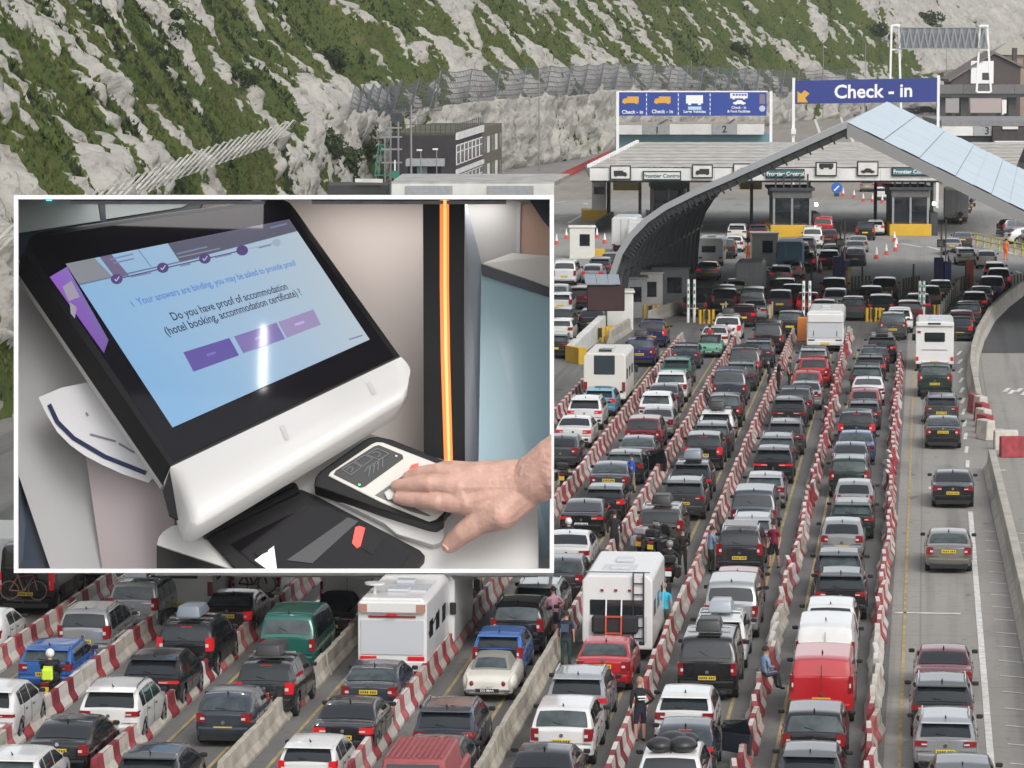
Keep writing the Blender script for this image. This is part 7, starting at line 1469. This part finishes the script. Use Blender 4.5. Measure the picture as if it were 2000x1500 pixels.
for a, b, c_, d_ in ((27, 381, 1082, 389), (27, 1111, 1082, 1119), (27, 389, 35, 1111), (1074, 389, 1082, 1111)): pan('frame_bar', [(a, b, -6), (c_, b, -6), (c_, d_, -6), (a, d_, -6)], 22, FRW, cab)
def inner(name, col, rough=0.6): return mat('kiosk_'+name, col, rough=rough)
WALLW = inner('wall_warm', (0.72, 0.64, 0.60)); WALLG = inner('wall_grey', (0.46, 0.45, 0.44)); KNAVY = inner('navy', (0.010, 0.018, 0.04), 0.35); KGREY = inner('casing_grey', (0.40, 0.40, 0.405), 0.45)
KW = inner('white', (0.60, 0.59, 0.575), 0.38); KB = mat('kiosk_black', (0.009, 0.009, 0.010), rough=0.4, spec=0.22); KBG = mat('kiosk_black_gloss', (0.006, 0.005, 0.007), rough=0.1, spec=0.3)
def wall(name, q0, q1, m):                       # side of the cabinet between two front edge points, opening out to the back
    mb = MB(); a, b = I(*q0, 16), I(*q1, 16); c_, d_ = I(*q1, 1040), I(*q0, 1040); o = ((a+b)/2-I(554, 750, 16)).normalized()*0.12; mb.hexa([a-o, b-o, c_-o, d_-o, a, b, c_, d_]); mb.build(name, m, cab, world=True)
wall('side_wall', (29, 383), (29, 1117), WALLG); wall('side_wall', (1080, 1117), (1080, 383), WALLG); wall('ceiling_panel', (1080, 383), (29, 383), WALLG)
pb = [I(29, 383, 1036), I(1080, 383, 1036), I(1080, 1052, 1036), I(29, 1052, 1036)]; mb = MB(); mb.prism(pb, V_F*0.3); mb.build('rear_wall', WALLW, cab, world=True)
fa, fb_ = I(302, 1118, 16), I(1080, 1118, 16); ra, rb = I(340, 1118, 1040), I(1080, 1118, 1040); ra.z = rb.z = 2.74
mb = MB(); up = Vector((0, 0, .1)); mb.hexa([fa-up, fb_-up, rb-up, ra-up, fa, fb_, rb, ra]); mb.build('floor_panel', KGREY, cab, world=True)
for k in (8, 5):                                  # masts far behind carry the cabinet on long steel arms
    y = 152.0; mb = MB(); mb.bar((LX(k), y, 0), (LX(k), y, 13.0), 0.7); mb.build('mast', DSTEEL, cab, world=True)
    for z in (5.6, 12.4):
        q = V_H*0; rear = I(300 if k == 8 else 820, 1000 if z < 9 else 470, 1040); mb = MB(); mb.bar(rear, (LX(k), y, z), 0.35); mb.build('support_arm', DSTEEL, cab, world=True)
# things on the rear wall
r = empty('wall_cabinet', I(200, 430, 800), 0, 'dark navy wall unit with two pale grey glass doors behind the kiosk', 'wall unit')
pan('body', [(31, 385, 962), (398, 385, 962), (392, 404, 962), (378, 413, 962), (52, 470, 962), (31, 474, 962)], 60, KNAVY, r)
PGL = inner('panel_greygreen', (0.27, 0.315, 0.315), 0.3)
pan('door_panel', [(31, 385, 940), (189, 385, 940), (196, 431, 940), (31, 456, 940)], 8, PGL, r); pan('door_panel', [(205, 385, 940), (378, 385, 940), (372, 396, 940), (355, 405, 940), (207, 428, 940)], 8, PGL, r)
pan('cyan_light', [(90, 384, 925), (101, 384, 925), (101, 392, 925), (90, 392, 925)], 6, mat('cyan_lit', (0.1, 0.8, 0.8), emit=(0.1, 0.9, 0.9), estr=1.0), r)
r = empty('navy_panel', I(60, 700, 600), 0, 'navy panel behind the grey kiosk pedestal at the frame edge', 'panel'); pan('panel', [(31, 440, 960), (80, 440, 960), (110, 1000, 800), (110, 1113, 700), (31, 1113, 700)], 10, inner('navy_blue', (0.008, 0.022, 0.05), 0.4), r)
r = empty('light_column', I(866, 900, 700), 0, 'tall black column with a glowing orange light strip', 'light column')
pan('column_body', [(826, 384, 700), (908, 384, 700), (906, 640, 700), (909, 1000, 700), (828, 1000, 700)], 50, KB, r)
def strip_pts(d0, d1): return [(857+d0, 384), (878+d1, 384), (878+d1, 560), (880+d1, 700), (886+d1, 920), (866+d0, 920), (859+d0, 700), (857+d0, 560)]
pan('light_strip', [(x, y, 694) for x, y in strip_pts(2, -1)], 5, mat('led_orange', (0.5, 0.15, 0.05), emit=(1.0, 0.27, 0.06), estr=0.62), r); pan('light_core', [(x, y, 688) for x, y in strip_pts(9, -6)], 5, mat('led_core', (0.6, 0.35, 0.15), emit=(1.0, 0.56, 0.17), estr=0.75), r)
r = empty('wall_section', I(990, 480, 900), 0, 'grey wall section with a peach inset panel above the pale blue cabinet', 'wall section')
pan('grey_panel', [(908, 384, 880), (1079, 384, 880), (1079, 620, 880), (908, 620, 880)], 20, WALLG, r); pan('peach_panel', [(1014, 399, 868), (1079, 399, 868), (1079, 513, 868), (1012, 492, 868)], 8, inner('peach', (0.56, 0.37, 0.29)), r); pan('dark_corner', [(1030, 384, 855), (1079, 384, 855), (1079, 452, 855), (1060, 430, 855)], 8, KNAVY, r); pan('pale_edge', [(1010, 395, 862), (1017, 395, 862), (1015, 494, 862), (1008, 492, 862)], 6, inner('edge', (0.55, 0.56, 0.57)), r)
r = empty('glass_cabinet', I(1010, 800, 700), 0, 'pale blue glass cabinet with navy top edge beside the orange light column', 'cabinet')
pan('side', [(908, 384, 800), (942, 520, 800), (942, 1000, 700), (908, 1000, 700)], 20, inner('bluegrey', (0.36, 0.39, 0.44)), r); pan('front', [(940, 535, 760), (1079, 580, 760), (1079, 1090, 420), (932, 1090, 420)], 20, mat('kiosk_palecyan', (0.36, 0.53, 0.60), rough=0.25), r)
pan('top', [(942, 514, 790), (1000, 494, 850), (1079, 500, 850), (1079, 563, 770)], 10, inner('top_white', (0.55, 0.54, 0.52)), r); pan('navy_edge', [(939, 515, 752), (1079, 564, 752), (1079, 583, 752), (941, 538, 752)], 14, KNAVY, r)
# ---- the kiosk
kio = empty('self_service_kiosk', I(500, 1100, 200), 0, 'white and black self-service kiosk with tilted touch screen showing a question', 'kiosk')
Ph = PL((330, 912, 80), (783, 697, 400), (65, 455, 700)); Pc = PL((300, 1112, 100), (1000, 1112, 100), (600, 850, 336))
HO = [(50, 500), (50, 480), (57, 464), (74, 453), (300, 419), (530, 387), (552, 388), (566, 395), (577, 408), (680, 553), (783, 697), (558, 805), (333, 912)]
ov = I(38, 508, 780)-I(52, 470, 700)
mb = MB(); P0 = [Ph(x, y) for x, y in HO]; mb.prism(P0, ov); mb.build('bezel', KB, kio, world=True, bevel=0.05, seg=2)
mb = MB(); mb.prism([Ph(x, y, 1.2) for x, y in [(62, 490), (66, 472), (80, 462), (300, 428), (530, 397), (550, 398), (566, 412), (770, 697), (340, 900)]], -Ph.n*0.02); mb.build('glass_cover', KBG, kio, world=True)
ov2 = I(35, 517, 815)-I(52, 470, 700); mb = MB(); mb.prism([p+ov*0.99 for p in P0], ov2-ov); mb.build('rear_shell', KW, kio, world=True, bevel=0.06, seg=2)
# lower white lip, rounded
P = []; NU, NT = 40, 22
for i in range(NU+1):
    u = i/NU; row = []
    el = max(0.0, 1-u/0.035); er = max(0.0, (u-0.95)/0.05)
    for j in range(NT+1):
        t = j/NT; ax, ay = 333+450*u, 912-215*u; bx, by = 376+432*u, 1036-262*u
        tt = t*(1-0.10*el**2-0.42*er**2); ang = t*math.pi*0.62
        lift = 5+60*math.sin(ang)-18*t**3-30*er**2*math.sin(math.pi*t)-24*el**2*math.sin(math.pi*t)
        row.append(Ph(ax+(bx-ax)*tt+10*math.sin(math.pi*t)*u, ay+(by-ay)*tt, lift))
    P.append(row)
mb = MB(); mb.grid(P); back_ = [[q+ov*0.85 for q in r_] for r_ in P]
mb.grid([P[0], back_[0]]); mb.grid([P[-1], back_[-1]]); mb.grid([[r_[-1] for r_ in P], [r_[-1] for r_ in back_]])
mb.build('lower_lip', KW, kio, world=True, smooth=60)
for u in (0.455, 0.825):
    i = int(u*NU); mb = MB(); nn_ = Ph.n*0.03; G = [[P[i][j].lerp(P[i+1][j], q)+nn_ for q in (0.15, 0.5, 0.85)] for j in range(4, 11)]; mb.grid(G); mb.build('lip_slot', inner('slot', (0.50, 0.50, 0.49), 0.3), kio, world=True, smooth=True)
pts = [(318, 960), (333, 912), (366, 965), (372, 1030), (385, 1036), (330, 1005)]; patch('lip_side', Ph, pts, -2, 6, KB, kio)
# touch screen
QS = [(128, 515), (565, 428), (722, 663), (337, 835)]
def homog(src, dst):
    A = []; b = []
    for (u, v_), (x, y) in zip(src, dst): A += [[u, v_, 1, 0, 0, 0, -x*u, -x*v_], [0, 0, 0, u, v_, 1, -y*u, -y*v_]]; b += [x, y]
    return np.append(np.linalg.solve(np.array(A, float), np.array(b, float)), 1).reshape(3, 3)
AR = 1.62; HM = homog([(0, 0), (AR, 0), (AR, 1), (0, 1)], QS); HI = np.linalg.inv(HM)
def s2p(u, v_): q = HM@np.array([u, v_, 1]); return q[0]/q[2], q[1]/q[2]
def p2s(x, y): q = HI@np.array([x, y, 1]); return q[0]/q[2], q[1]/q[2]
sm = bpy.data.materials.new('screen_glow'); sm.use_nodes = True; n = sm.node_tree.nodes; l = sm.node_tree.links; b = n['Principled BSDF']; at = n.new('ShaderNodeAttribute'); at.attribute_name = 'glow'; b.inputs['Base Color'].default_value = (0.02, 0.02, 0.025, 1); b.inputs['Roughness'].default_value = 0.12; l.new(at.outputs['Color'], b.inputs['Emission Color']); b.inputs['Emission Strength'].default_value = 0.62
def glow(name, uv, colf, lift, nu=1, nv=1, parent=None, px=False):
    v = []; f = []; cs = []
    for i in range(nu+1):
        for j in range(nv+1):
            s_, t = i/nu, j/nv; a, b_ = [(1-s_)*((1-t)*uv[0][q]+t*uv[3][q])+s_*((1-t)*uv[1][q]+t*uv[2][q]) for q in (0, 1)]
            x, y = (a, b_) if px else s2p(a, b_); v.append(tuple(Ph(x, y, lift)-rootloc(kio))); cs.append(colf(s_, t) if callable(colf) else colf)
    for i in range(nu):
        for j in range(nv): f.append((i*(nv+1)+j, (i+1)*(nv+1)+j, (i+1)*(nv+1)+j+1, i*(nv+1)+j+1))
    me = bpy.data.meshes.new(name); me.from_pydata(v, [], f); a_ = me.attributes.new('glow', 'FLOAT_COLOR', 'POINT'); a_.data.foreach_set('color', np.array([(*c, 1) for c in cs], np.float32).ravel()); me.materials.append(sm); return add(name, me, parent)
scr = glow('touch_screen', [(0, 0), (AR, 0), (AR, 1), (0, 1)], lambda s_, t: tuple((1-q)*x+q*y for x, y, q in zip((0.24, 0.47, 0.74), (0.50, 0.59, 0.65), [min(1, max(0, 0.15+0.75*s_-0.25*t+0.35*s_*t))]*3)), 3, 16, 10, kio)
def gl(name, uv, c, lift=4.0): return glow(name, uv, c, lift, 1, 1, scr)
gl('header_bar', [(0.62, 0), (AR, 0), (AR, 0.10), (0.62, 0.13)], (0.11, 0.11, 0.16)); gl('header_bar', [(0, 0), (0.16, 0), (0.19, 0.13), (0, 0.13)], (0.26, 0.27, 0.30)); gl('header_bar', [(0.19, 0), (0.26, 0), (0.28, 0.14), (0.2, 0.14)], (0.17, 0.14, 0.24))
gl('tab_rule', [(0, 0.125), (0.75, 0.125), (0.75, 0.133), (0, 0.133)], (0.12, 0.16, 0.3)); gl('tab_mark', [(0.42, 0.0), (0.425, 0.0), (0.435, 0.12), (0.43, 0.12)], (0.12, 0.16, 0.3), 4.4)
def px_poly(name, pts, c, lift=4.4): return glow(name, pts, c, lift, 1, 1, scr, True)
def line_px(name, a, b, wd, c, lift=4.4):
    dx, dy = b[0]-a[0], b[1]-a[1]; L_ = math.hypot(dx, dy); nx_, ny_ = -dy/L_*wd/2, dx/L_*wd/2; return px_poly(name, [(a[0]+nx_, a[1]+ny_), (b[0]+nx_, b[1]+ny_), (b[0]-nx_, b[1]-ny_), (a[0]-nx_, a[1]-ny_)], c, lift)
line_px('progress_line', (228, 545), (473, 489), 2.2, (0.07, 0.05, 0.14)); line_px('progress_line', (473, 489), (540, 474), 1.6, (0.33, 0.42, 0.55))
for i, (x, y) in enumerate(((228, 545), (318, 523), (400, 505), (473, 489), (540, 474))):
    rr_ = 11 if i < 4 else 8; c_ = (0.09, 0.06, 0.2) if i < 4 else (0.36, 0.44, 0.56); v = [tuple(Ph(x+rr_*math.cos(a)*1.05, y+rr_*math.sin(a)*0.92, 4.8)-rootloc(kio)) for a in np.linspace(0, 6.283, 21)[:-1]]
    me = bpy.data.meshes.new('step_disc'); me.from_pydata(v, [], [tuple(range(20))]); a_ = me.attributes.new('glow', 'FLOAT_COLOR', 'POINT'); a_.data.foreach_set('color', np.array([(*c_, 1)]*20, np.float32).ravel()); me.materials.append(sm); add('step_disc', me, scr)
    if i < 3: line_px('tick', (x-4, y), (x-1, y+4), 2, (0.5, 0.55, 0.65), 5.2); line_px('tick', (x-1, y+4), (x+5, y-5), 2, (0.5, 0.55, 0.65), 5.2)
for q, c_ in (([(358, 688), (448, 660), (467, 694), (378, 726)], (0.12, 0.085, 0.36)), ([(457, 657), (540, 630), (557, 662), (475, 690)], (0.21, 0.17, 0.44)), ([(543, 629), (612, 604), (627, 634), (560, 660)], (0.34, 0.28, 0.50))):
    px_poly('answer_button', q, c_); m_ = [(q[0][0]+q[2][0])/2, (q[0][1]+q[2][1])/2]; line_px('button_word', (m_[0]-9, m_[1]+3), (m_[0]+9, m_[1]-3), 5, tuple(min(1, z*1.5+0.03) for z in c_), 5)
def scr_text(name, s_, A, B, size, c, bold=0.01):
    a, b_ = np.array(p2s(*A)), np.array(p2s(*B)); d_ = b_-a; L_ = np.linalg.norm(d_); d_ /= L_; nv = np.array([d_[1], -d_[0]]); v, f = text_mesh(s_, 1.0, 'LEFT', bold); xs = [q[0] for q in v]; w_ = max(xs); sc = L_/w_
    V = []
    for x, y, z in v: q = a+d_*(x*sc)+nv*(y*size); V.append(tuple(Ph(*s2p(*q), 5.0)-rootloc(kio)))
    me = bpy.data.meshes.new(name); me.from_pydata(V, [], f); a_ = me.attributes.new('glow', 'FLOAT_COLOR', 'POINT'); a_.data.foreach_set('color', np.array([(*c, 1)]*len(V), np.float32).ravel()); me.materials.append(sm); return add(name, me, scr)
scr_text('notice_text', 'Your answers are binding, you may be asked to provide proof', (268, 590), (577, 513), 0.062, (0.09, 0.22, 0.62)); scr_text('question_text', 'Do you have proof of accommodation', (334, 620), (560, 559), 0.072, (0.025, 0.03, 0.08), 0.012); scr_text('question_text', '(hotel booking, accommodation certificate) ?', (322, 649), (587, 570), 0.072, (0.025, 0.03, 0.08), 0.012); scr_text('info_mark', 'i', (256, 594), (259, 593), 0.06, (0.09, 0.22, 0.62))
for a, b_, wd in (((255, 541), (295, 533), 3), ((352, 519), (372, 515), 4), ((420, 503), (452, 496), 3), ((505, 484), (530, 478), 3), ((345, 496), (405, 482), 3), ((348, 503), (430, 485), 2), ((215, 507), (260, 496), 3), ((222, 514), (262, 505), 3), ((528, 445), (560, 437), 3), ((682, 663), (708, 655), 3)): line_px('small_print', a, b_, wd, (0.20, 0.25, 0.40) if wd > 2 else (0.3, 0.3, 0.38), 5)
glow('purple_reflection', [(97, 541), (131, 521), (212, 664), (203, 690)], lambda s_, t: (0.30-0.05*s_-0.10*t, 0.11+0.05*s_-0.04*t, 0.56-0.05*s_-0.16*t), 4, 4, 6, scr, True); px_poly('reflection_pale', [(122, 560), (140, 548), (156, 580), (134, 588)], (0.36, 0.33, 0.42), 4.6); px_poly('reflection_pale', [(136, 590), (150, 600), (146, 622), (138, 612)], (0.36, 0.33, 0.42), 4.6)  # purple reflection in the bezel, painted as glowing patches with a pale spot
# pedestal, shelf
Pp = PL((31, 500, 925), (345, 1010, 720), (205, 1113, 660)); patch('pedestal', Pp, [(31, 500), (60, 540), (350, 1010), (350, 1060), (208, 1062), (205, 1113), (99, 1113), (31, 912)], 0, 10, KGREY, kio)
P = []
for i in range(9):
    t = i/8; x = 166+175*t; P.append([I(x+34*(j/6)*(1-t), 878+235*j/6, 640-50*math.sin(math.pi*t)) for j in range(7)])
mb = MB(); mb.grid(P); mb.build('pink_column', inner('pinkish', (0.60, 0.52, 0.535), 0.5), kio, world=True, smooth=True)
TOPS = [(306, 1064), (309, 1050), (317, 1039), (333, 1028), (400, 1010), (722, 846), (905, 912), (1020, 945), (1044, 962), (1052, 1000), (1052, 1113), (455, 1113)]
patch('counter_top', Pc, TOPS, 0, 40, KW, kio, 0.04, 2); mb = MB(); mb.prism([Pc(x, y, -6) for x, y in ((306, 1066), (455, 1114), (306, 1114))], -Pc.n*0.2); mb.build('counter_side', KB, kio, world=True)
# document reader
rd = patch('document_reader', Pc, [(400, 1046), (588, 955), (612, 965), (820, 1074), (830, 1085), (828, 1095), (812, 1113), (462, 1113)], 14, 16, KB, kio, 0.04, 2)
def rp(name, pts, lift, th, m, parent=rd, bevel=0.0): return patch(name, Pc, pts, lift, th, m, parent, bevel)
rp('reader_glass', [(450, 1062), (600, 988), (640, 990), (800, 1084), (782, 1112), (510, 1112)], 17, 3, KBG); rp('hinge_bar', [(398, 1048), (586, 958), (578, 943), (572, 941), (395, 1028), (393, 1038)], 30, 18, KB, bevel=0.03); rp('hinge_groove', [(425, 1028), (575, 952), (574, 949), (424, 1024)], 31, 1.5, KBG)
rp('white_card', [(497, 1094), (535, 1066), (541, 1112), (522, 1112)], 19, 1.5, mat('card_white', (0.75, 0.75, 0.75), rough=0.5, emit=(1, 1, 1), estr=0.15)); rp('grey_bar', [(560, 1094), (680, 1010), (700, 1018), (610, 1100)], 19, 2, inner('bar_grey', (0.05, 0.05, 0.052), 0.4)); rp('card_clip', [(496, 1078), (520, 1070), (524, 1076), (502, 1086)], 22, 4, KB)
REDL = mat('glow_red', (0.8, 0.05, 0.04), emit=(1.0, 0.07, 0.05), estr=1.0); rp('red_glow', [(694, 1030), (701, 1027), (713, 1031), (704, 1066), (697, 1070), (688, 1060)], 20, 3, REDL); rp('dark_pocket', [(715, 1034), (750, 1050), (728, 1084), (706, 1070)], 19, 2, KB)  # reader's red spot is a painted reflection of the scanner's light
# fingerprint scanner
sc_ = empty('fingerprint_scanner', Pc(760, 1000, 0), 0, 'black and white fingerprint scanner on the counter under the hand', 'fingerprint scanner')
def sp(name, pts, lift, th, m, parent=sc_, bevel=0.0, seg=1): return patch(name, Pc, pts, lift, th, m, parent, bevel, seg)
sp('base', [(640, 968), (740, 880), (905, 935), (868, 1030), (867, 1050), (860, 1060), (845, 1064), (775, 1043), (750, 1022)], 22, 22, KW, bevel=0.06, seg=2)
sp('housing', [(613, 948), (616, 932), (624, 921), (710, 860), (722, 854), (738, 852), (765, 858), (925, 922), (868, 1005), (866, 1018), (852, 1026), (838, 1024), (748, 996)], 58, 46, KB, bevel=0.05, seg=2)
sp('top_plate', [(641, 929), (645, 922), (726, 867), (736, 863), (748, 864), (908, 926), (866, 1000), (852, 1014), (838, 1018), (745, 981)], 62, 5, inner('plate_ivory', (0.62, 0.60, 0.55), 0.4), bevel=0.02)
kp = sp('keypad', [(652, 926), (656, 919), (730, 872), (740, 869), (786, 888), (788, 895), (712, 950), (704, 952)], 64, 2, mat('keypad_dark', (0.03, 0.03, 0.032), rough=0.4))
KL = mat('keypad_line', (0.16, 0.16, 0.165), rough=0.5)
def kline(pts, wd=1.6, m=KL):
    mb = MB(); Q = [Pc(x, y, 65.2) for x, y in pts]
    for a, b_ in zip(Q, Q[1:]): mb.bar(a, b_, wd*KK, 0.02, up=Pc.n)
    mb.build('keypad_icon', m, kp, world=True)
kline([(668, 916), (690, 903), (706, 912), (685, 928), (668, 916)]); kline([(692, 901), (712, 889), (728, 896), (708, 911), (692, 901)]); kline([(716, 888), (736, 876), (760, 886), (740, 898), (716, 888)]); kline([(676, 918), (684, 912), (690, 914), (686, 922)]); kline([(726, 886), (734, 882), (744, 886), (738, 893)])
for i in range(4): kline([(712+i*8, 922-i*5), (718+i*8, 912-i*5), (724+i*8, 910-i*5), (720+i*9, 930-i*6)])
for x in (774, 702): kline([(x-2, 890 if x > 750 else 946), (x+2, 891 if x > 750 else 947)], 3, SIGNW if x > 750 else mat('led_green', (0.1, 0.8, 0.2), emit=(0.1, 0.9, 0.2), estr=1.0))
sp('scan_recess', [(733, 967), (812, 911), (912, 950), (880, 992), (836, 1008), (800, 998)], 63.5, 1.5, mat('recess_grey', (0.14, 0.14, 0.135), rough=0.3)); sp('scan_glass', [(780, 968), (822, 938), (900, 962), (872, 988), (838, 998)], 64.5, 1, mat('scan_glass', (0.3, 0.31, 0.3), rough=0.15)); sp('guide_pad', [(750, 962), (762, 953), (772, 960), (770, 973), (757, 976)], 70, 6, KW, bevel=0.02); sp('guide_pad', [(812, 992), (840, 984), (876, 992), (842, 1006)], 66, 2, inner('pad_pale', (0.7, 0.7, 0.68), 0.3)); sp('red_glow', [(790, 940), (803, 908), (817, 904), (818, 924), (806, 938)], 70, 3, REDL)
# leaflet
lf = empty('leaflet', I(180, 850, 400), 0, 'white leaflet with curved navy stripe sticking out beside the kiosk screen', 'leaflet')
Pl = PL((75, 775, 600), (290, 940, 400), (168, 748, 560)); patch('sheet', Pl, [(75, 776), (120, 757), (170, 747), (240, 830), (298, 934), (290, 943), (240, 926), (200, 908), (166, 890), (138, 870), (112, 844), (90, 808)], 0, 2, mat('paper', (0.68, 0.68, 0.70), rough=0.7), lf)
st_ = [(96, 790), (112, 824), (144, 856), (205, 892), (285, 924)]
for i, (a, b_) in enumerate(zip(st_, st_[1:])): mb = MB(); mb.bar(Pl(*a, 1.5), Pl(*b_, 1.5), 9*KK, 0.02, up=Pl.n); mb.build('navy_stripe', mat('stripe_navy', (0.012, 0.02, 0.07), rough=0.6), lf, world=True)
for a, b_ in (((176, 848), (226, 862)), ((232, 866), (262, 884)), ((168, 806), (172, 812))): mb = MB(); mb.bar(Pl(*a, 1.5), Pl(*b_, 1.5), 4*KK, 0.015, up=Pl.n); mb.build('small_print', mat('print_grey', (0.2, 0.2, 0.24), rough=0.7), lf, world=True)
# ---- the hand
hd = empty('hand', Pc(880, 960, 90), 0, 'bare hand of a person pressing its fingers on the fingerprint scanner', 'hand')
def H_(x, y, h): return Pc(x, y, 64+h)
hm = MB()
def cap(a, b_, n_=14):                            # tapered rod with round ends
    (pa, ra), (pb_, rb_) = a, b_; pa, pb_ = H_(*pa), H_(*pb_); ra *= KK; rb_ *= KK; hm.tube(pa, pb_, ra, rb_, n_); hm.ball(pa, ra, n=n_, k=9); hm.ball(pb_, rb_, n=n_, k=9)
def chain(*q):
    for a, b_ in zip(q, q[1:]): cap(a, b_)
W1, W2_, W3 = ((1030, 938, 82), 44), ((1024, 952, 80), 43), ((1018, 962, 76), 40)
chain(((1160, 862, 150), 60), ((1090, 906, 122), 56), ((1050, 932, 98), 50), W2_); chain(((1150, 880, 146), 56), ((1085, 916, 118), 54), W1)
kn = [((910, 982, 58), 24.5), ((898, 952, 65), 24.5), ((905, 930, 62), 23), ((922, 921, 54), 20)]
for w_, k_ in ((W3, kn[0]), (W2_, kn[0]), (W2_, kn[1]), (W1, kn[1]), (W1, kn[2]), (W1, kn[3])): cap(w_, k_)
for a, b_ in zip(kn, kn[1:]): cap(a, b_)
for (x, y, h), r_ in kn[:3]: cap(((x+2, y, h+9), r_*0.72), ((x+70, y+(945-y)*0.45, h+14), r_*0.55))
chain(kn[0], ((862, 980, 52), 18.5), ((856, 980, 54), 18), ((816, 977, 31), 16), ((786, 974, 14), 14), ((778, 973, 11), 12.5))
chain(kn[1], ((848, 946, 57), 18), ((842, 946, 57), 17.5), ((804, 948, 33), 15.5), ((780, 949, 15), 13.5), ((774, 949, 12), 12))
chain(kn[2], ((858, 920, 56), 16.5), ((824, 924, 36), 14.5), ((801, 930, 17), 12.5), ((796, 932, 12), 11))
chain(kn[3], ((888, 913, 46), 14), ((866, 913, 28), 12.5), ((850, 916, 14), 10.5))
chain(W3, ((978, 1000, 66), 36), ((938, 1018, 46), 27), ((905, 1041, 28), 22), ((882, 1061, 6), 18), ((876, 1066, 0), 15)); cap(((978, 998, 66), 35), ((918, 988, 50), 22)); cap(((945, 1008, 50), 28), ((928, 990, 50), 22))
me = hm.data('skin', [SKIN], fix=True); o = bpy.data.objects.new('t', me); COL.objects.link(o)
rm = o.modifiers.new('r', 'REMESH'); rm.mode = 'VOXEL'; rm.voxel_size = 1.6*KK; s1 = o.modifiers.new('s', 'SMOOTH'); s1.factor = 0.5; s1.iterations = 12
dg = bpy.context.evaluated_depsgraph_get(); m2 = bpy.data.meshes.new_from_object(o.evaluated_get(dg)); bpy.data.objects.remove(o)
L0 = Vector(hd.location); m2.transform(Matrix.Translation(-L0)); m2.polygons.foreach_set('use_smooth', [True]*len(m2.polygons)); m2.materials.clear()
hk = mat('hand_skin', (0.60, 0.365, 0.295), rough=0.48, var=0.17, scale=1.7, bump=0.5, bscale=7.0); hk.node_tree.nodes['Principled BSDF'].inputs['Subsurface Weight'].default_value = 0.12; hk.node_tree.nodes['Principled BSDF'].inputs['Subsurface Radius'].default_value = (0.4, 0.15, 0.08)
bm = bmesh.new(); bm.from_mesh(m2); pc = I(1077, 950, 300)-L0; pn = (I(1077, 950, 300)-EYE).cross(V_U).normalized()
if pn.dot(V_R) < 0: pn = -pn
g_ = bmesh.ops.bisect_plane(bm, geom=bm.verts[:]+bm.edges[:]+bm.faces[:], plane_co=pc, plane_no=pn, clear_outer=True); bmesh.ops.holes_fill(bm, edges=[e for e in bm.edges if e.is_boundary]); bm.to_mesh(m2); bm.free()
m2.materials.append(hk); m2.name = 'skin'; add('skin', m2, hd)
NAIL = mat('nail', (0.60, 0.36, 0.31), rough=0.3, coat=0.2)
def nail(x, y, h, dx, dy, ln, wd):
    c_ = H_(x, y, h); d_ = (H_(x+dx, y+dy, h)-c_).normalized(); nn_ = Pc.n; s_ = d_.cross(nn_).normalized(); P = []
    for i in range(5):
        t = i/4; row = []
        for j in range(5): q = (j/4-0.5)*2; row.append(c_+d_*((t-0.5)*ln*KK)+s_*(q*wd*KK*0.5*(1-0.25*(2*t-1)**2))-nn_*(q*q*3.2*KK)-nn_*((t-0.3)**2*3*KK))
        P.append(row)
    mb = MB(); mb.grid(P); mb.build('fingernail', NAIL, hd, world=True, smooth=True)
nail(779, 968, 24.5, -8, 0, 13, 15); nail(777, 945, 24, -8, 1, 12, 14); nail(797, 927, 22, -8, 4, 11, 12); nail(875, 1062, 17, -8, 8, 18, 20)
# ---- lamps in the cabinet ceiling: one tube, two wide panels added as fill
def lamp(x, py, c_, sx, sy, pw, label, aim, up=V_R):
    p = I(x, py, c_); r = empty('ceiling_light', p, 0, label, 'light', 'tube and added fill lights of the inset'); ax = Vector(aim).normalized(); xx = (Vector(up)-ax*Vector(up).dot(ax)).normalized(); yy = ax.cross(xx)
    mb = MB(); q = [xx*(a*sx/2*1.03)+yy*(b_*sy/2*1.15) for a, b_ in ((-1, -1), (1, -1), (1, 1), (-1, 1))]; mb.hexa([p+w_ for w_ in q]+[p+w_-ax*0.12 for w_ in q]); mb.build('housing', STEEL, r, world=True)
    ad = bpy.data.lights.new('ceiling_lamp', 'AREA'); ad.shape = 'RECTANGLE'; ad.size = sx; ad.size_y = sy; ad.energy = pw; ad.color = (1, 0.97, 0.95)
    ao = bpy.data.objects.new('ceiling_lamp', ad); COL.objects.link(ao); ao.parent = r; ao.location = ax*0.05; ao.rotation_euler = Matrix((xx, -yy, -ax)).transposed().to_euler(); return r
dn = -V_U
a_, b_ = I(503.5, 394.5, 300), I(494, 387, 30); lamp(499, 391, 165, (a_-b_).length, 0.22, 40, 'slim white tube light running to the front of the inset cabinet ceiling', dn, up=(a_-b_))
lamp(330, 393, 770, 6.5, 1.2, 112, 'wide white light panel added in the display ceiling over the leaflet', dn+V_F*0.2); lamp(800, 393, 770, 6.5, 1.2, 112, 'wide white light panel added in the display ceiling over the hand', dn+V_F*0.2)  # both wide panels are added as soft fill light

# ================================================================== air
hz = MB(); hz.box(-720, 720, -270, 1670, -1, 64); hv = bpy.data.materials.new('haze'); hv.use_nodes = True; hn = hv.node_tree.nodes; hn.clear()
ho = hn.new('ShaderNodeOutputMaterial'); hp = hn.new('ShaderNodeVolumePrincipled'); hp.inputs['Color'].default_value = (0.9, 0.93, 0.97, 1); hp.inputs['Density'].default_value = 0.0001; hp.inputs['Anisotropy'].default_value = 0.2
hv.node_tree.links.new(hp.outputs[0], ho.inputs['Volume']); tag(hz.build('haze', hv), 'thin grey haze in the air over the port', kind='stuff')
